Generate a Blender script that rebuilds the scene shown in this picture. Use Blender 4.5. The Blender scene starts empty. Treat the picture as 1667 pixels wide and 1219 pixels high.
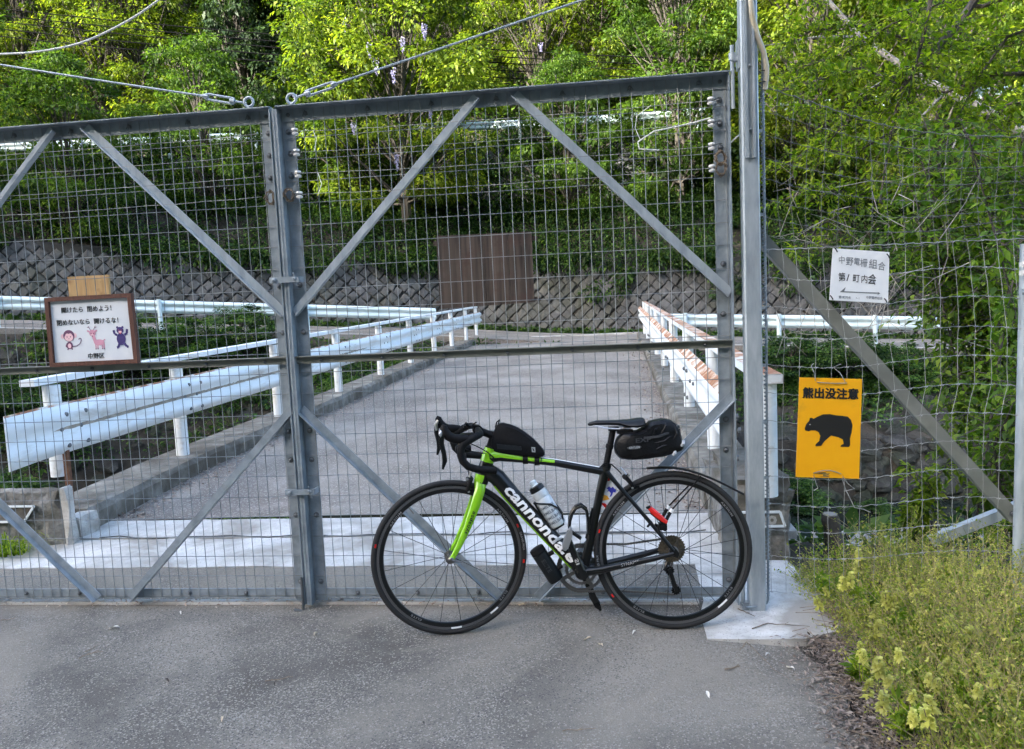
import bpy, math, random
import numpy as np
from mathutils import Vector, Matrix

random.seed(7)
RNG = np.random.default_rng(11)
SC = bpy.context.scene
COL = SC.collection
R = math.radians

# ------------------------------------------------------------------ camera
CAM_POS = Vector((0.0, -3.4504, 1.414))
PITCH, ROLL, YAW, FPX, PW, PH = R(5.241), R(2.6126), R(6.5756), 1240.0, 1667.0, 1219.0
_F = Vector((-math.sin(YAW) * math.cos(PITCH), math.cos(YAW) * math.cos(PITCH), -math.sin(PITCH)))
_R0 = Vector((math.cos(YAW), math.sin(YAW), 0.0))
_U0 = _R0.cross(_F)
_RT = _R0 * math.cos(ROLL) - _U0 * math.sin(ROLL)
_UP = _R0 * math.sin(ROLL) + _U0 * math.cos(ROLL)
cam_data = bpy.data.cameras.new('camera')
cam_data.sensor_width = 36.0
cam_data.lens = FPX / PW * 36.0
cam_data.clip_start = 0.05
cam_data.clip_end = 600.0
cam = bpy.data.objects.new('camera', cam_data)
_m = Matrix((_RT, _UP, -_F)).transposed().to_4x4()
_m.translation = CAM_POS
cam.matrix_world = _m
COL.objects.link(cam)
SC.camera = cam

# ------------------------------------------------------------------ light
SUN_EL, SUN_AZ = R(25), R(-140)         # azimuth from +Y towards +X: low sun behind us on the left, over the near ridge
world = bpy.data.worlds.new('World')
SC.world = world
world.use_nodes = True
wn = world.node_tree.nodes
wl = world.node_tree.links
sky = wn.new('ShaderNodeTexSky')
sky.sky_type = 'NISHITA'
sky.sun_disc = False
sky.sun_elevation = SUN_EL
sky.sun_rotation = SUN_AZ
sky.air_density = 1.0
sky.dust_density = 2.6
sky.ozone_density = 0.8
wn['Background'].inputs['Strength'].default_value = 0.15
wl.new(sky.outputs[0], wn['Background'].inputs['Color'])
sun_data = bpy.data.lights.new('sun', 'SUN')
sun_data.energy = 3.4
sun_data.angle = R(0.6)
sun_data.color = (1.0, 0.95, 0.86)
sun = bpy.data.objects.new('sun', sun_data)
_sd = Vector((math.sin(SUN_AZ) * math.cos(SUN_EL), math.cos(SUN_AZ) * math.cos(SUN_EL), math.sin(SUN_EL)))
sun.rotation_euler = (-_sd).to_track_quat('-Z', 'Y').to_euler()
sun.location = (-20, -20, 30)
COL.objects.link(sun)
SC.view_settings.view_transform = 'Standard'
SC.view_settings.look = 'None'
SC.view_settings.gamma = 1.0
SC.view_settings.use_curve_mapping = False
SC.view_settings.exposure = 2.75
SC.render.engine = 'CYCLES'
SC.cycles.use_denoising = True
SC.cycles.max_bounces = 5
SC.cycles.adaptive_threshold = 0.04
SC.cycles.diffuse_bounces = 3
SC.cycles.transmission_bounces = 4
SC.cycles.sample_clamp_indirect = 8.0

# ------------------------------------------------------------------ helpers
def tag(o, label=None, cat=None, group=None, kind=None):
    if label: o['label'] = label
    if cat: o['category'] = cat
    if group: o['group'] = group
    if kind: o['kind'] = kind
    return o

def empty(name, loc, label, cat, group=None, rot=(0, 0, 0)):
    o = bpy.data.objects.new(name, None)
    o.empty_display_size = 0.1
    COL.objects.link(o)
    o.location = loc
    o.rotation_euler = rot
    return tag(o, label, cat, group)

def at(px, py, y):
    """point where the sight line through a photo pixel meets the upright plane at depth y"""
    d = _F + _RT * ((px - PW / 2) / FPX) - _UP * ((py - PH / 2) / FPX)
    return CAM_POS + d * ((y - CAM_POS.y) / d.y)

def V3(p):
    return Vector((float(p[0]), float(p[1]), float(p[2])))

class MB:
    """collects faces, then links them as one mesh object"""
    def __init__(s):
        s.v, s.f, s.m, s.cur = [], [], [], 0
    def add(s, vs, fs):
        b = len(s.v)
        s.v += [tuple(p) for p in vs]
        for f in fs:
            s.f.append(tuple(b + i for i in f)); s.m.append(s.cur)
        return s
    def box(s, lo, hi):
        x0, y0, z0 = lo; x1, y1, z1 = hi
        return s.add([(x0, y0, z0), (x1, y0, z0), (x1, y1, z0), (x0, y1, z0), (x0, y0, z1), (x1, y0, z1), (x1, y1, z1), (x0, y1, z1)],
                     [(0, 3, 2, 1), (4, 5, 6, 7), (0, 1, 5, 4), (1, 2, 6, 5), (2, 3, 7, 6), (3, 0, 4, 7)])
    def bar(s, p0, p1, side, a0, a1, b0, b1):
        """box from p0 to p1; `side` gives axis a, the third axis is b"""
        p0, p1, side = V3(p0), V3(p1), V3(side)
        d = (p1 - p0).normalized()
        a = (side - d * side.dot(d)).normalized()
        b = d.cross(a)
        vs = []
        for p in (p0, p1):
            for (i, j) in ((a0, b0), (a1, b0), (a1, b1), (a0, b1)):
                vs.append(p + a * i + b * j)
        return s.add(vs, [(0, 3, 2, 1), (4, 5, 6, 7), (0, 1, 5, 4), (1, 2, 6, 5), (2, 3, 7, 6), (3, 0, 4, 7)])
    def tube(s, pts, r, n=6, caps=True, flat=None, lat=None):
        """round or oval tube; flat = radius factor (list ok) along `lat`"""
        pts = [V3(p) for p in pts]
        k = len(pts)
        rs = r if isinstance(r, (list, tuple)) else [r] * k
        fl = flat if isinstance(flat, (list, tuple)) else [1.0 if flat is None else flat] * k
        prev = None
        vs = []
        for i, p in enumerate(pts):
            d = pts[min(i + 1, k - 1)] - pts[max(i - 1, 0)]
            d = d.normalized() if d.length > 1e-9 else Vector((0, 0, 1))
            if lat is not None:
                a = V3(lat); a = a - d * a.dot(d)
            elif prev is None:
                h = Vector((0, 0, 1)) if abs(d.z) < 0.9 else Vector((1, 0, 0))
                a = h.cross(d)
            else:
                a = prev - d * prev.dot(d)
            a = a.normalized() if a.length > 1e-9 else d.orthogonal().normalized()
            prev = a
            b = d.cross(a)
            for j in range(n):
                t = 2 * math.pi * j / n
                vs.append(p + a * (rs[i] * fl[i] * math.cos(t)) + b * (rs[i] * math.sin(t)))
        fs = []
        for i in range(k - 1):
            for j in range(n):
                j2 = (j + 1) % n
                fs.append((i * n + j, i * n + j2, (i + 1) * n + j2, (i + 1) * n + j))
        if caps:
            fs.append(tuple(range(n - 1, -1, -1)))
            fs.append(tuple((k - 1) * n + j for j in range(n)))
        return s.add(vs, fs)
    def lathe(s, p0, axis, prof, n=20, closed=False):
        """prof = [(distance along axis, radius)]"""
        p0, ax = V3(p0), V3(axis).normalized()
        a = ax.orthogonal().normalized(); b = ax.cross(a)
        vs = []
        for (h, r) in prof:
            for j in range(n):
                t = 2 * math.pi * j / n
                vs.append(p0 + ax * h + a * (r * math.cos(t)) + b * (r * math.sin(t)))
        k = len(prof)
        fs = []
        for i in range(k if closed else k - 1):
            i2 = (i + 1) % k
            for j in range(n):
                j2 = (j + 1) % n
                fs.append((i * n + j, i * n + j2, i2 * n + j2, i2 * n + j))
        if not closed:
            fs.append(tuple(range(n - 1, -1, -1))); fs.append(tuple((k - 1) * n + j for j in range(n)))
        return s.add(vs, fs)
    def loft(s, rings, caps=True, closed=True):
        n = len(rings[0]); vs = [p for r in rings for p in r]; fs = []
        for i in range(len(rings) - 1):
            for j in range(n if closed else n - 1):
                j2 = (j + 1) % n
                fs.append((i * n + j, i * n + j2, (i + 1) * n + j2, (i + 1) * n + j))
        if caps and closed:
            fs.append(tuple(range(n - 1, -1, -1))); fs.append(tuple((len(rings) - 1) * n + j for j in range(n)))
        return s.add(vs, fs)
    def prism(s, poly, fn, t0, t1):
        """poly of (a,b); fn(a,b,t) gives the point"""
        n = len(poly)
        vs = [fn(a, b, t0) for a, b in poly] + [fn(a, b, t1) for a, b in poly]
        fs = [tuple(range(n)), tuple(range(2 * n - 1, n - 1, -1))]
        for j in range(n):
            j2 = (j + 1) % n
            fs.append((j2, j, n + j, n + j2))
        return s.add(vs, fs)
    def xf(s, fn, start=0):
        for i in range(start, len(s.v)):
            s.v[i] = tuple(fn(Vector(s.v[i])))
        return s
    def mesh(s, name, mats, smooth=False):
        me = bpy.data.meshes.new(name)
        me.from_pydata(s.v, [], s.f)
        if not isinstance(mats, (list, tuple)): mats = [mats]
        for m in mats: me.materials.append(m)
        if len(mats) > 1: me.polygons.foreach_set('material_index', s.m)
        if smooth: me.shade_smooth() if hasattr(me, 'shade_smooth') else None
        me.update()
        if smooth:
            try: me.set_sharp_from_angle(angle=R(38))
            except Exception: pass
        return me
    def build(s, name, mats, parent=None, smooth=False, local=True):
        return link(name, s.mesh(name, mats, smooth), parent)

def link(name, me, parent=None):
    o = bpy.data.objects.new(name, me)
    COL.objects.link(o)
    if parent is not None: o.parent = parent
    return o

def quad_mesh(name, V, mat, smooth=False, tone=None):
    """V: (n,4,3) array of quads -> mesh"""
    V = np.asarray(V, dtype=np.float32)
    n = V.shape[0]
    me = bpy.data.meshes.new(name)
    me.vertices.add(n * 4); me.loops.add(n * 4); me.polygons.add(n)
    me.vertices.foreach_set('co', V.reshape(-1))
    me.loops.foreach_set('vertex_index', np.arange(n * 4, dtype=np.int32))
    me.polygons.foreach_set('loop_start', np.arange(0, n * 4, 4, dtype=np.int32))
    try: me.polygons.foreach_set('loop_total', np.full(n, 4, dtype=np.int32))
    except Exception: pass
    me.materials.append(mat)
    if tone is not None:
        at_ = me.attributes.new('tone', 'FLOAT', 'FACE'); at_.data.foreach_set('value', np.asarray(tone, dtype=np.float32))
    me.update(calc_edges=True)
    return me

def unit(a):
    return a / np.maximum(np.linalg.norm(a, axis=-1, keepdims=True), 1e-9)

def leaves(P, D, N, L, Wd, fold=0.18):
    """rhombic leaves: base P, tip direction D, face normal N, length L, width Wd"""
    P = np.asarray(P, float); D = unit(np.asarray(D, float)); N = np.asarray(N, float)
    S = unit(np.cross(D, N)); N = np.cross(S, D)
    L = np.broadcast_to(np.asarray(L, float), (len(P),))[:, None]
    Wd = np.broadcast_to(np.asarray(Wd, float), (len(P),))[:, None]
    mid = P + D * L * 0.45
    q = np.stack([P, mid + S * Wd * 0.5 + N * Wd * fold, P + D * L - N * L * 0.12, mid - S * Wd * 0.5 + N * Wd * fold], axis=1)
    return q

def rdir(n, up=0.0):
    d = RNG.normal(size=(n, 3)); d[:, 2] += up
    return unit(d)

def text_mesh(body, size, bold=0.0, align='CENTER', shear=0.0, space=1.0):
    cu = bpy.data.curves.new('lettering', 'FONT')
    cu.body = body; cu.size = size; cu.align_x = align; cu.align_y = 'CENTER'
    cu.offset = bold; cu.shear = shear; cu.space_character = space; cu.resolution_u = 2
    o = bpy.data.objects.new('lettering', cu)
    COL.objects.link(o)
    dg = bpy.context.evaluated_depsgraph_get()
    me = bpy.data.meshes.new_from_object(o.evaluated_get(dg))
    vs = [v.co.copy() for v in me.vertices]
    fs = [tuple(p.vertices) for p in me.polygons]
    bpy.data.objects.remove(o); bpy.data.curves.remove(cu); bpy.data.meshes.remove(me)
    return vs, fs

# ------------------------------------------------------------------ materials
def nmat(name):
    m = bpy.data.materials.new(name)
    m.use_nodes = True
    nt = m.node_tree
    return m, nt.nodes, nt.links, nt.nodes['Principled BSDF']

def setp(b, **k):
    al = {'rough': 'Roughness', 'metal': 'Metallic', 'spec': 'Specular IOR Level', 'coat': 'Coat Weight', 'base': 'Base Color', 'trans': 'Transmission Weight', 'coatr': 'Coat Roughness', 'sss': 'Subsurface Weight', 'ior': 'IOR'}
    for n, v in k.items():
        b.inputs[al[n]].default_value = (*v, 1.0) if isinstance(v, tuple) else v

def ramp(nodes, stops):
    r = nodes.new('ShaderNodeValToRGB')
    e = r.color_ramp.elements
    while len(e) < len(stops): e.new(0.5)
    for i, (p, c) in enumerate(stops):
        e[i].position = p; e[i].color = (*c, 1.0) if len(c) == 3 else c
    return r

def noise(nodes, links, scale, detail=4.0, rough=0.6, vec=None, dist=0.0):
    n = nodes.new('ShaderNodeTexNoise')
    n.inputs['Scale'].default_value = scale; n.inputs['Detail'].default_value = detail
    n.inputs['Roughness'].default_value = rough; n.inputs['Distortion'].default_value = dist
    if vec is not None: links.new(vec, n.inputs['Vector'])
    return n

def mixc(nodes, links, fac, a, b, mode='MIX'):
    m = nodes.new('ShaderNodeMix'); m.data_type = 'RGBA'; m.blend_type = mode
    for s, v in ((m.inputs[0], fac), (m.inputs[6], a), (m.inputs[7], b)):
        if hasattr(v, 'is_linked') or hasattr(v, 'links'): links.new(v, s)
        elif isinstance(v, tuple): s.default_value = (*v, 1.0)
        else: s.default_value = v
    return m.outputs[2]

def plain(name, base, rough=0.5, metal=0.0, **k):
    m, n, l, b = nmat(name)
    setp(b, base=base, rough=rough, metal=metal, **k)
    return m

def mottled(name, stops, scale=6.0, rough=0.6, metal=0.0, bump=0.15, bscale=60.0, bdist=0.004, stretch=(1, 1, 1), stain=None, speck=None, detail=6.0, **k):
    """colour from a noise ramp, optional second stain layer and specks, fine bump"""
    m, n, l, b = nmat(name)
    tc = n.new('ShaderNodeTexCoord'); mp = n.new('ShaderNodeMapping')
    geo = n.new('ShaderNodeNewGeometry')
    l.new(geo.outputs['Position'] if k.pop('world', False) else tc.outputs['Object'], mp.inputs[0]); mp.inputs['Scale'].default_value = stretch
    v = mp.outputs[0]
    nz = noise(n, l, scale, detail, 0.62, v)
    col = ramp(n, stops); l.new(nz.outputs[0], col.inputs[0]); c = col.outputs[0]
    if stain:
        sc, lo, hi, colr, amt = stain
        s = noise(n, l, sc, 5.0, 0.65, v, 0.4)
        r = ramp(n, [(lo, (0, 0, 0)), (hi, (amt, amt, amt))]); l.new(s.outputs[0], r.inputs[0])
        c = mixc(n, l, r.outputs[0], c, colr)
    if speck:
        sc, lo, hi, colr = speck
        vo = n.new('ShaderNodeTexVoronoi'); vo.inputs['Scale'].default_value = sc; l.new(v, vo.inputs['Vector'])
        sep = n.new('ShaderNodeSeparateColor'); l.new(vo.outputs['Color'], sep.inputs[0])
        r = ramp(n, [(lo, (0, 0, 0)), (hi, (1, 1, 1))]); l.new(sep.outputs[0], r.inputs[0])
        c = mixc(n, l, r.outputs[0], c, colr)
    l.new(c, b.inputs['Base Color'])
    setp(b, rough=rough, metal=metal, **k)
    if bump:
        bn = noise(n, l, bscale, 5.0, 0.7, v)
        bp = n.new('ShaderNodeBump'); bp.inputs['Strength'].default_value = bump; bp.inputs['Distance'].default_value = bdist
        l.new(bn.outputs[0], bp.inputs['Height']); l.new(bp.outputs[0], b.inputs['Normal'])
    return m

def leaf_mat(name, cols, trans=0.45, tint=(1.25, 1.3, 0.5), rough=0.5):
    m, n, l, b = nmat(name)
    geo = n.new('ShaderNodeNewGeometry')
    oi = n.new('ShaderNodeObjectInfo')
    r = ramp(n, [(i / (len(cols) - 1), c) for i, c in enumerate(cols)])
    l.new(geo.outputs['Random Per Island'], r.inputs[0])
    hs = n.new('ShaderNodeHueSaturation')
    mr = n.new('ShaderNodeMapRange'); l.new(oi.outputs['Random'], mr.inputs[0])
    mr.inputs[3].default_value = 0.8; mr.inputs[4].default_value = 1.2
    # each spray of leaves has its own age and tone
    an = n.new('ShaderNodeAttribute'); an.attribute_name = 'tone'
    tv = n.new('ShaderNodeMath'); tv.operation = 'MULTIPLY_ADD'; l.new(an.outputs['Fac'], tv.inputs[0]); tv.inputs[1].default_value = 0.52; tv.inputs[2].default_value = 1.0
    tm = n.new('ShaderNodeMath'); tm.operation = 'MULTIPLY'; l.new(tv.outputs[0], tm.inputs[0]); l.new(mr.outputs[0], tm.inputs[1])
    th = n.new('ShaderNodeMath'); th.operation = 'MULTIPLY_ADD'; l.new(an.outputs['Fac'], th.inputs[0]); th.inputs[1].default_value = -0.012; th.inputs[2].default_value = 0.5
    l.new(th.outputs[0], hs.inputs['Hue'])
    l.new(tm.outputs[0], hs.inputs['Value']); l.new(r.outputs[0], hs.inputs['Color'])
    setp(b, rough=rough, spec=0.3)
    l.new(hs.outputs[0], b.inputs['Base Color'])
    tr = n.new('ShaderNodeBsdfTranslucent')
    tcol = mixc(n, l, 1.0, hs.outputs[0], tint, 'MULTIPLY')
    l.new(tcol, tr.inputs[0])
    mx = n.new('ShaderNodeMixShader'); mx.inputs[0].default_value = trans
    l.new(b.outputs[0], mx.inputs[1]); l.new(tr.outputs[0], mx.inputs[2])
    l.new(mx.outputs[0], n['Material Output'].inputs['Surface'])
    return m

def asphalt_mat():
    m, n, l, b = nmat('asphalt')
    tc = n.new('ShaderNodeTexCoord'); v = tc.outputs['Object']
    big = noise(n, l, 1.3, 5, 0.6, v, 0.6)
    col = ramp(n, [(0.26, (0.072, 0.064, 0.054)), (0.48, (0.148, 0.134, 0.114)), (0.74, (0.25, 0.226, 0.19))]); l.new(big.outputs[0], col.inputs[0])
    fine = noise(n, l, 210, 3, 0.8, v)
    fr = ramp(n, [(0.3, (0.62, 0.62, 0.62)), (0.5, (0.97, 0.97, 0.97)), (0.72, (1.3, 1.3, 1.3))]); l.new(fine.outputs[0], fr.inputs[0])
    c = mixc(n, l, 1.0, col.outputs[0], fr.outputs[0], 'MULTIPLY')
    vo = n.new('ShaderNodeTexVoronoi'); vo.inputs['Scale'].default_value = 190; l.new(v, vo.inputs['Vector'])
    sep = n.new('ShaderNodeSeparateColor'); l.new(vo.outputs['Color'], sep.inputs[0])
    wear = noise(n, l, 2.6, 4, 0.6, v, 0.3)
    thr = n.new('ShaderNodeMath'); thr.operation = 'MULTIPLY_ADD'; l.new(wear.outputs[0], thr.inputs[0]); thr.inputs[1].default_value = 0.75; l.new(sep.outputs[0], thr.inputs[2])
    r = ramp(n, [(1.18 / 1.75 , (0, 0, 0)), (1.28 / 1.75, (1, 1, 1))])
    dv = n.new('ShaderNodeMath'); dv.operation = 'DIVIDE'; l.new(thr.outputs[0], dv.inputs[0]); dv.inputs[1].default_value = 1.75
    l.new(dv.outputs[0], r.inputs[0])
    c = mixc(n, l, r.outputs[0], c, (0.27, 0.25, 0.215))
    r2 = ramp(n, [(0.0, (1, 1, 1)), (0.10, (1, 1, 1)), (0.13, (0, 0, 0))]); l.new(sep.outputs[1], r2.inputs[0])
    c = mixc(n, l, r2.outputs[0], c, (0.075, 0.071, 0.065))
    # dusty brown film; its paler patches also paint dappled light into the colour
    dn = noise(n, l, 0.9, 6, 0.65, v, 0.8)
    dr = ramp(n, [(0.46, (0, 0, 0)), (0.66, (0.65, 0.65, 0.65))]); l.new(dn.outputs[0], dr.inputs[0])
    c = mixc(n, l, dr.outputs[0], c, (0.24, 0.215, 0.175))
    l.new(c, b.inputs['Base Color'])
    setp(b, rough=0.82, spec=0.25)
    bp = n.new('ShaderNodeBump'); bp.inputs['Strength'].default_value = 0.55; bp.inputs['Distance'].default_value = 0.004
    ad = n.new('ShaderNodeMath'); ad.operation = 'ADD'; l.new(vo.outputs['Distance'], ad.inputs[0]); l.new(fine.outputs[0], ad.inputs[1])
    l.new(ad.outputs[0], bp.inputs['Height']); l.new(bp.outputs[0], b.inputs['Normal'])
    return m

def stripes_wood(name, c0, c1, scale=(60, 60, 3), stain=None, rough=0.75):
    m, n, l, b = nmat(name)
    tc = n.new('ShaderNodeTexCoord'); mp = n.new('ShaderNodeMapping'); l.new(tc.outputs['Object'], mp.inputs[0]); mp.inputs['Scale'].default_value = scale
    nz = noise(n, l, 1.0, 6, 0.6, mp.outputs[0], 0.3)
    r = ramp(n, [(0.3, c0), (0.7, c1)]); l.new(nz.outputs[0], r.inputs[0]); c = r.outputs[0]
    if stain:
        s = noise(n, l, 9, 5, 0.7, tc.outputs['Object']); sr = ramp(n, [(0.5, (0, 0, 0)), (0.65, (1, 1, 1))]); l.new(s.outputs[0], sr.inputs[0])
        c = mixc(n, l, sr.outputs[0], c, stain)
    l.new(c, b.inputs['Base Color']); setp(b, rough=rough)
    bp = n.new('ShaderNodeBump'); bp.inputs['Strength'].default_value = 0.3; bp.inputs['Distance'].default_value = 0.002
    l.new(nz.outputs[0], bp.inputs['Height']); l.new(bp.outputs[0], b.inputs['Normal'])
    return m

M = {}
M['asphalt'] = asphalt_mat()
M['concrete'] = mottled('concrete', [(0.3, (0.28, 0.275, 0.26)), (0.5, (0.4, 0.39, 0.37)), (0.7, (0.5, 0.49, 0.465))], 3.0, 0.9, bump=0.5, bscale=90, stain=(2.2, 0.52, 0.66, (0.17, 0.16, 0.14), 0.6), speck=(160, 0.86, 0.9, (0.6, 0.59, 0.56)))
M['fresh_concrete'] = mottled('fresh_concrete', [(0.3, (0.36, 0.35, 0.325)), (0.5, (0.51, 0.5, 0.475)), (0.7, (0.62, 0.61, 0.585))], 4.0, 0.85, bump=0.4, bscale=120, stain=(1.7, 0.46, 0.62, (0.2, 0.178, 0.145), 0.75), speck=(220, 0.93, 0.95, (0.3, 0.29, 0.27)))
M['deck_concrete'] = mottled('deck_concrete', [(0.3, (0.13, 0.113, 0.096)), (0.5, (0.215, 0.193, 0.168)), (0.7, (0.325, 0.297, 0.26))], 0.8, 0.88, bump=0.6, bscale=70, speck=(110, 0.78, 0.9, (0.33, 0.312, 0.285)), stain=(0.55, 0.47, 0.6, (0.115, 0.095, 0.083), 0.75))
M['kerb_concrete'] = mottled('kerb_concrete', [(0.3, (0.08, 0.074, 0.062)), (0.5, (0.18, 0.17, 0.148)), (0.7, (0.29, 0.28, 0.25))], 5.0, 0.92, bump=0.8, bscale=45, bdist=0.01, stain=(2.0, 0.42, 0.6, (0.065, 0.052, 0.036), 0.8))
M['old_stone'] = mottled('old_stone', [(0.3, (0.07, 0.066, 0.058)), (0.5, (0.2, 0.19, 0.17)), (0.7, (0.38, 0.37, 0.35))], 9.0, 0.95, bump=1.0, bscale=35, bdist=0.02, stain=(3.0, 0.46, 0.62, (0.1, 0.085, 0.055), 0.7))
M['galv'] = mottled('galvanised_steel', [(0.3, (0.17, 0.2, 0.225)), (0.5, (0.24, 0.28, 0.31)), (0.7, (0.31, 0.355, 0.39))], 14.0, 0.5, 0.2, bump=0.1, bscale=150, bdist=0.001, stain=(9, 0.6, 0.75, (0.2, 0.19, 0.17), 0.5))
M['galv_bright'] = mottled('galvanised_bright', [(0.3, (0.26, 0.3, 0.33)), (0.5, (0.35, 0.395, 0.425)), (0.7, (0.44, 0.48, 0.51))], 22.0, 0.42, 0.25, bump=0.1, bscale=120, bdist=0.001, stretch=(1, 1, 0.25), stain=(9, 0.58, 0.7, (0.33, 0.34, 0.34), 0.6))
M['wire'] = mottled('galvanised_wire', [(0.35, (0.17, 0.183, 0.188)), (0.65, (0.29, 0.305, 0.307))], 8.0, 0.45, 0.4, bump=0)
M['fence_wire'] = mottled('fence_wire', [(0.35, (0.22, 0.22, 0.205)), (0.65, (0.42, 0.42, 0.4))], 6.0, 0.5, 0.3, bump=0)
M['olive_steel'] = mottled('weathered_angle_steel', [(0.3, (0.15, 0.158, 0.138)), (0.7, (0.24, 0.248, 0.222))], 5.0, 0.55, 0.1, bump=0.1, stretch=(1, 1, 1))
M['white_paint'] = mottled('white_rail_paint', [(0.3, (0.66, 0.72, 0.75)), (0.5, (0.76, 0.8, 0.82)), (0.7, (0.82, 0.84, 0.84))], 2.5, 0.5, bump=0.15, bscale=9, bdist=0.01, stretch=(2.5, 0.5, 2.5), stain=(2.6, 0.54, 0.7, (0.4, 0.34, 0.25), 0.65))
M['rust_paint'] = mottled('rust_on_paint', [(0.40, (0.66, 0.63, 0.58)), (0.48, (0.5, 0.33, 0.22)), (0.56, (0.3, 0.12, 0.055)), (0.68, (0.38, 0.19, 0.1))], 6.0, 0.75, bump=0.3, bscale=60)
M['pale_blue_paint'] = mottled('pale_blue_rail_paint', [(0.3, (0.55, 0.68, 0.71)), (0.7, (0.7, 0.8, 0.82))], 1.5, 0.4, bump=0)
M['bolt'] = plain('bolt_steel', (0.14, 0.15, 0.16), 0.5, 0.7)
M['rust'] = mottled('rusty_steel', [(0.3, (0.09, 0.04, 0.025)), (0.7, (0.22, 0.11, 0.06))], 30, 0.85, 0.2, bump=0.3)
M['ceramic'] = plain('white_porcelain', (0.72, 0.7, 0.66), 0.2)
M['white_vinyl'] = plain('white_vinyl', (0.72, 0.71, 0.66), 0.5)
M['pvc'] = mottled('aged_cream_pipe', [(0.3, (0.5, 0.43, 0.3)), (0.7, (0.68, 0.62, 0.5))], 12, 0.5, bump=0.1)
M['soil'] = mottled('soil', [(0.3, (0.018, 0.016, 0.012)), (0.5, (0.042, 0.036, 0.027)), (0.7, (0.08, 0.068, 0.05))], 2.0, 0.95, bump=0.9, bscale=12, bdist=0.06, detail=10)
M['gravel'] = mottled('river_gravel', [(0.3, (0.2, 0.2, 0.19)), (0.7, (0.42, 0.42, 0.41))], 5.0, 0.9, bump=1.0, bscale=14, bdist=0.08, speck=(9, 0.5, 0.9, (0.5, 0.5, 0.49)))
M['bank_stone'] = mottled('bank_stone', [(0.3, (0.018, 0.018, 0.016)), (0.5, (0.045, 0.044, 0.04)), (0.7, (0.1, 0.098, 0.09))], 4.0, 0.95, bump=1.0, bscale=16, bdist=0.05, world=True, stain=(1.2, 0.45, 0.6, (0.03, 0.038, 0.02), 0.8))
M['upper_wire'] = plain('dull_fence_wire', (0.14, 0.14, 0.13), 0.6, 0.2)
M['block'] = mottled('wall_block', [(0.3, (0.05, 0.052, 0.053)), (0.5, (0.098, 0.1, 0.101)), (0.7, (0.165, 0.167, 0.168))], 1.6, 0.92, bump=0.6, bscale=10, bdist=0.03, world=True, stain=(0.5, 0.5, 0.68, (0.07, 0.075, 0.05), 0.7))
M['joint'] = mottled('wall_joint', [(0.3, (0.022, 0.022, 0.021)), (0.7, (0.05, 0.05, 0.047))], 3.0, 0.95, bump=0.3)
M['black_ink'] = plain('black_print', (0.012, 0.012, 0.013), 0.5)
M['grey_ink'] = plain('faded_marker', (0.16, 0.18, 0.2), 0.7)
M['bark'] = mottled('bark', [(0.3, (0.035, 0.03, 0.024)), (0.7, (0.12, 0.105, 0.085))], 8, 0.95, bump=0.8, bscale=25, bdist=0.02, stretch=(1, 1, 0.25))
M['pale_bark'] = mottled('pale_bark', [(0.3, (0.2, 0.18, 0.15)), (0.7, (0.42, 0.39, 0.34))], 7, 0.9, bump=0.6, bscale=30, bdist=0.02)
M['twig'] = mottled('dry_twig', [(0.3, (0.1, 0.07, 0.045)), (0.7, (0.26, 0.2, 0.14))], 30, 0.9, bump=0)
# ================================================================== SETTING
def rail_y(x):
    return 19.6 + (x + 4.6) * (0.42 if x > -18 else 0.42) if x < -4.6 else (18.1 if x > 2.3 else 19.6 - (x + 4.6) / 6.9 * 1.5)
def road_z(x):
    return 0.36 - 0.079 * (x + 2) if x < -2 else max(-0.9, 0.36 - 0.055 * (x + 2))
def wall_y(x):
    return rail_y(max(x, -40)) + 5.8
def wall_h(x):
    return 2.55 + 0.2 * math.sin(x * 0.23 + 1.0)
def upper_y(x):
    return max(wall_y(x) + 3.0, 29.0 + (0.115 * x if x < 0 else 0.0))
UP_Z = 8.35

def section(x):
    yr, zr, yw = rail_y(max(x, -40)), road_z(x), wall_y(x)
    yb = min(13.4, yr - 3.9)
    lw = wall_h(x)
    side = 0.0 if -4.2 < x < 1.1 else 1.0
    return [(-30, -0.03), (-6, -0.03), (0.2, -0.03), (0.6, -0.06), (1.3, -0.14 - 0.05 * side), (2.4, -0.6), (5.6, -2.75), (9.8, -3.05), (11, -3.35), (yb, -3.4),
            (yb + 0.6, -1.9), (yr - 0.95, zr - 0.5), (yr - 0.55, zr - 0.06), (yr, zr - 0.06), (yw - 0.12, zr - 0.06), (yw + 0.35, zr + lw - 0.15),
            (yw + 0.9, zr + lw + 0.1), (yw + 2.7, zr + lw + 1.6), (upper_y(x), max(zr + lw + 1.9, 5.2)), (upper_y(x) + 0.9, UP_Z - 0.05), (upper_y(x) + 5.2, UP_Z - 0.05),
            (upper_y(x) + 14, UP_Z + 7.0), (upper_y(x) + 34, UP_Z + 24), (upper_y(x) + 90, UP_Z + 62)]
NSEG = [3, 6, 2, 2, 3, 5, 5, 3, 3, 3, 8, 2, 2, 3, 6, 3, 5, 4, 6, 3, 8, 12, 10]
ROUGH = [0, 0, 0, 0, .06, .12, .14, .06, .04, .1, .16, .06, 0, 0, .05, .05, .15, .2, .1, 0, .3, .8, 1.5]
xs = np.concatenate([np.linspace(-75, -24, 22), np.linspace(-23, 18, 110), np.linspace(19, 75, 24)])
rows = []
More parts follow.
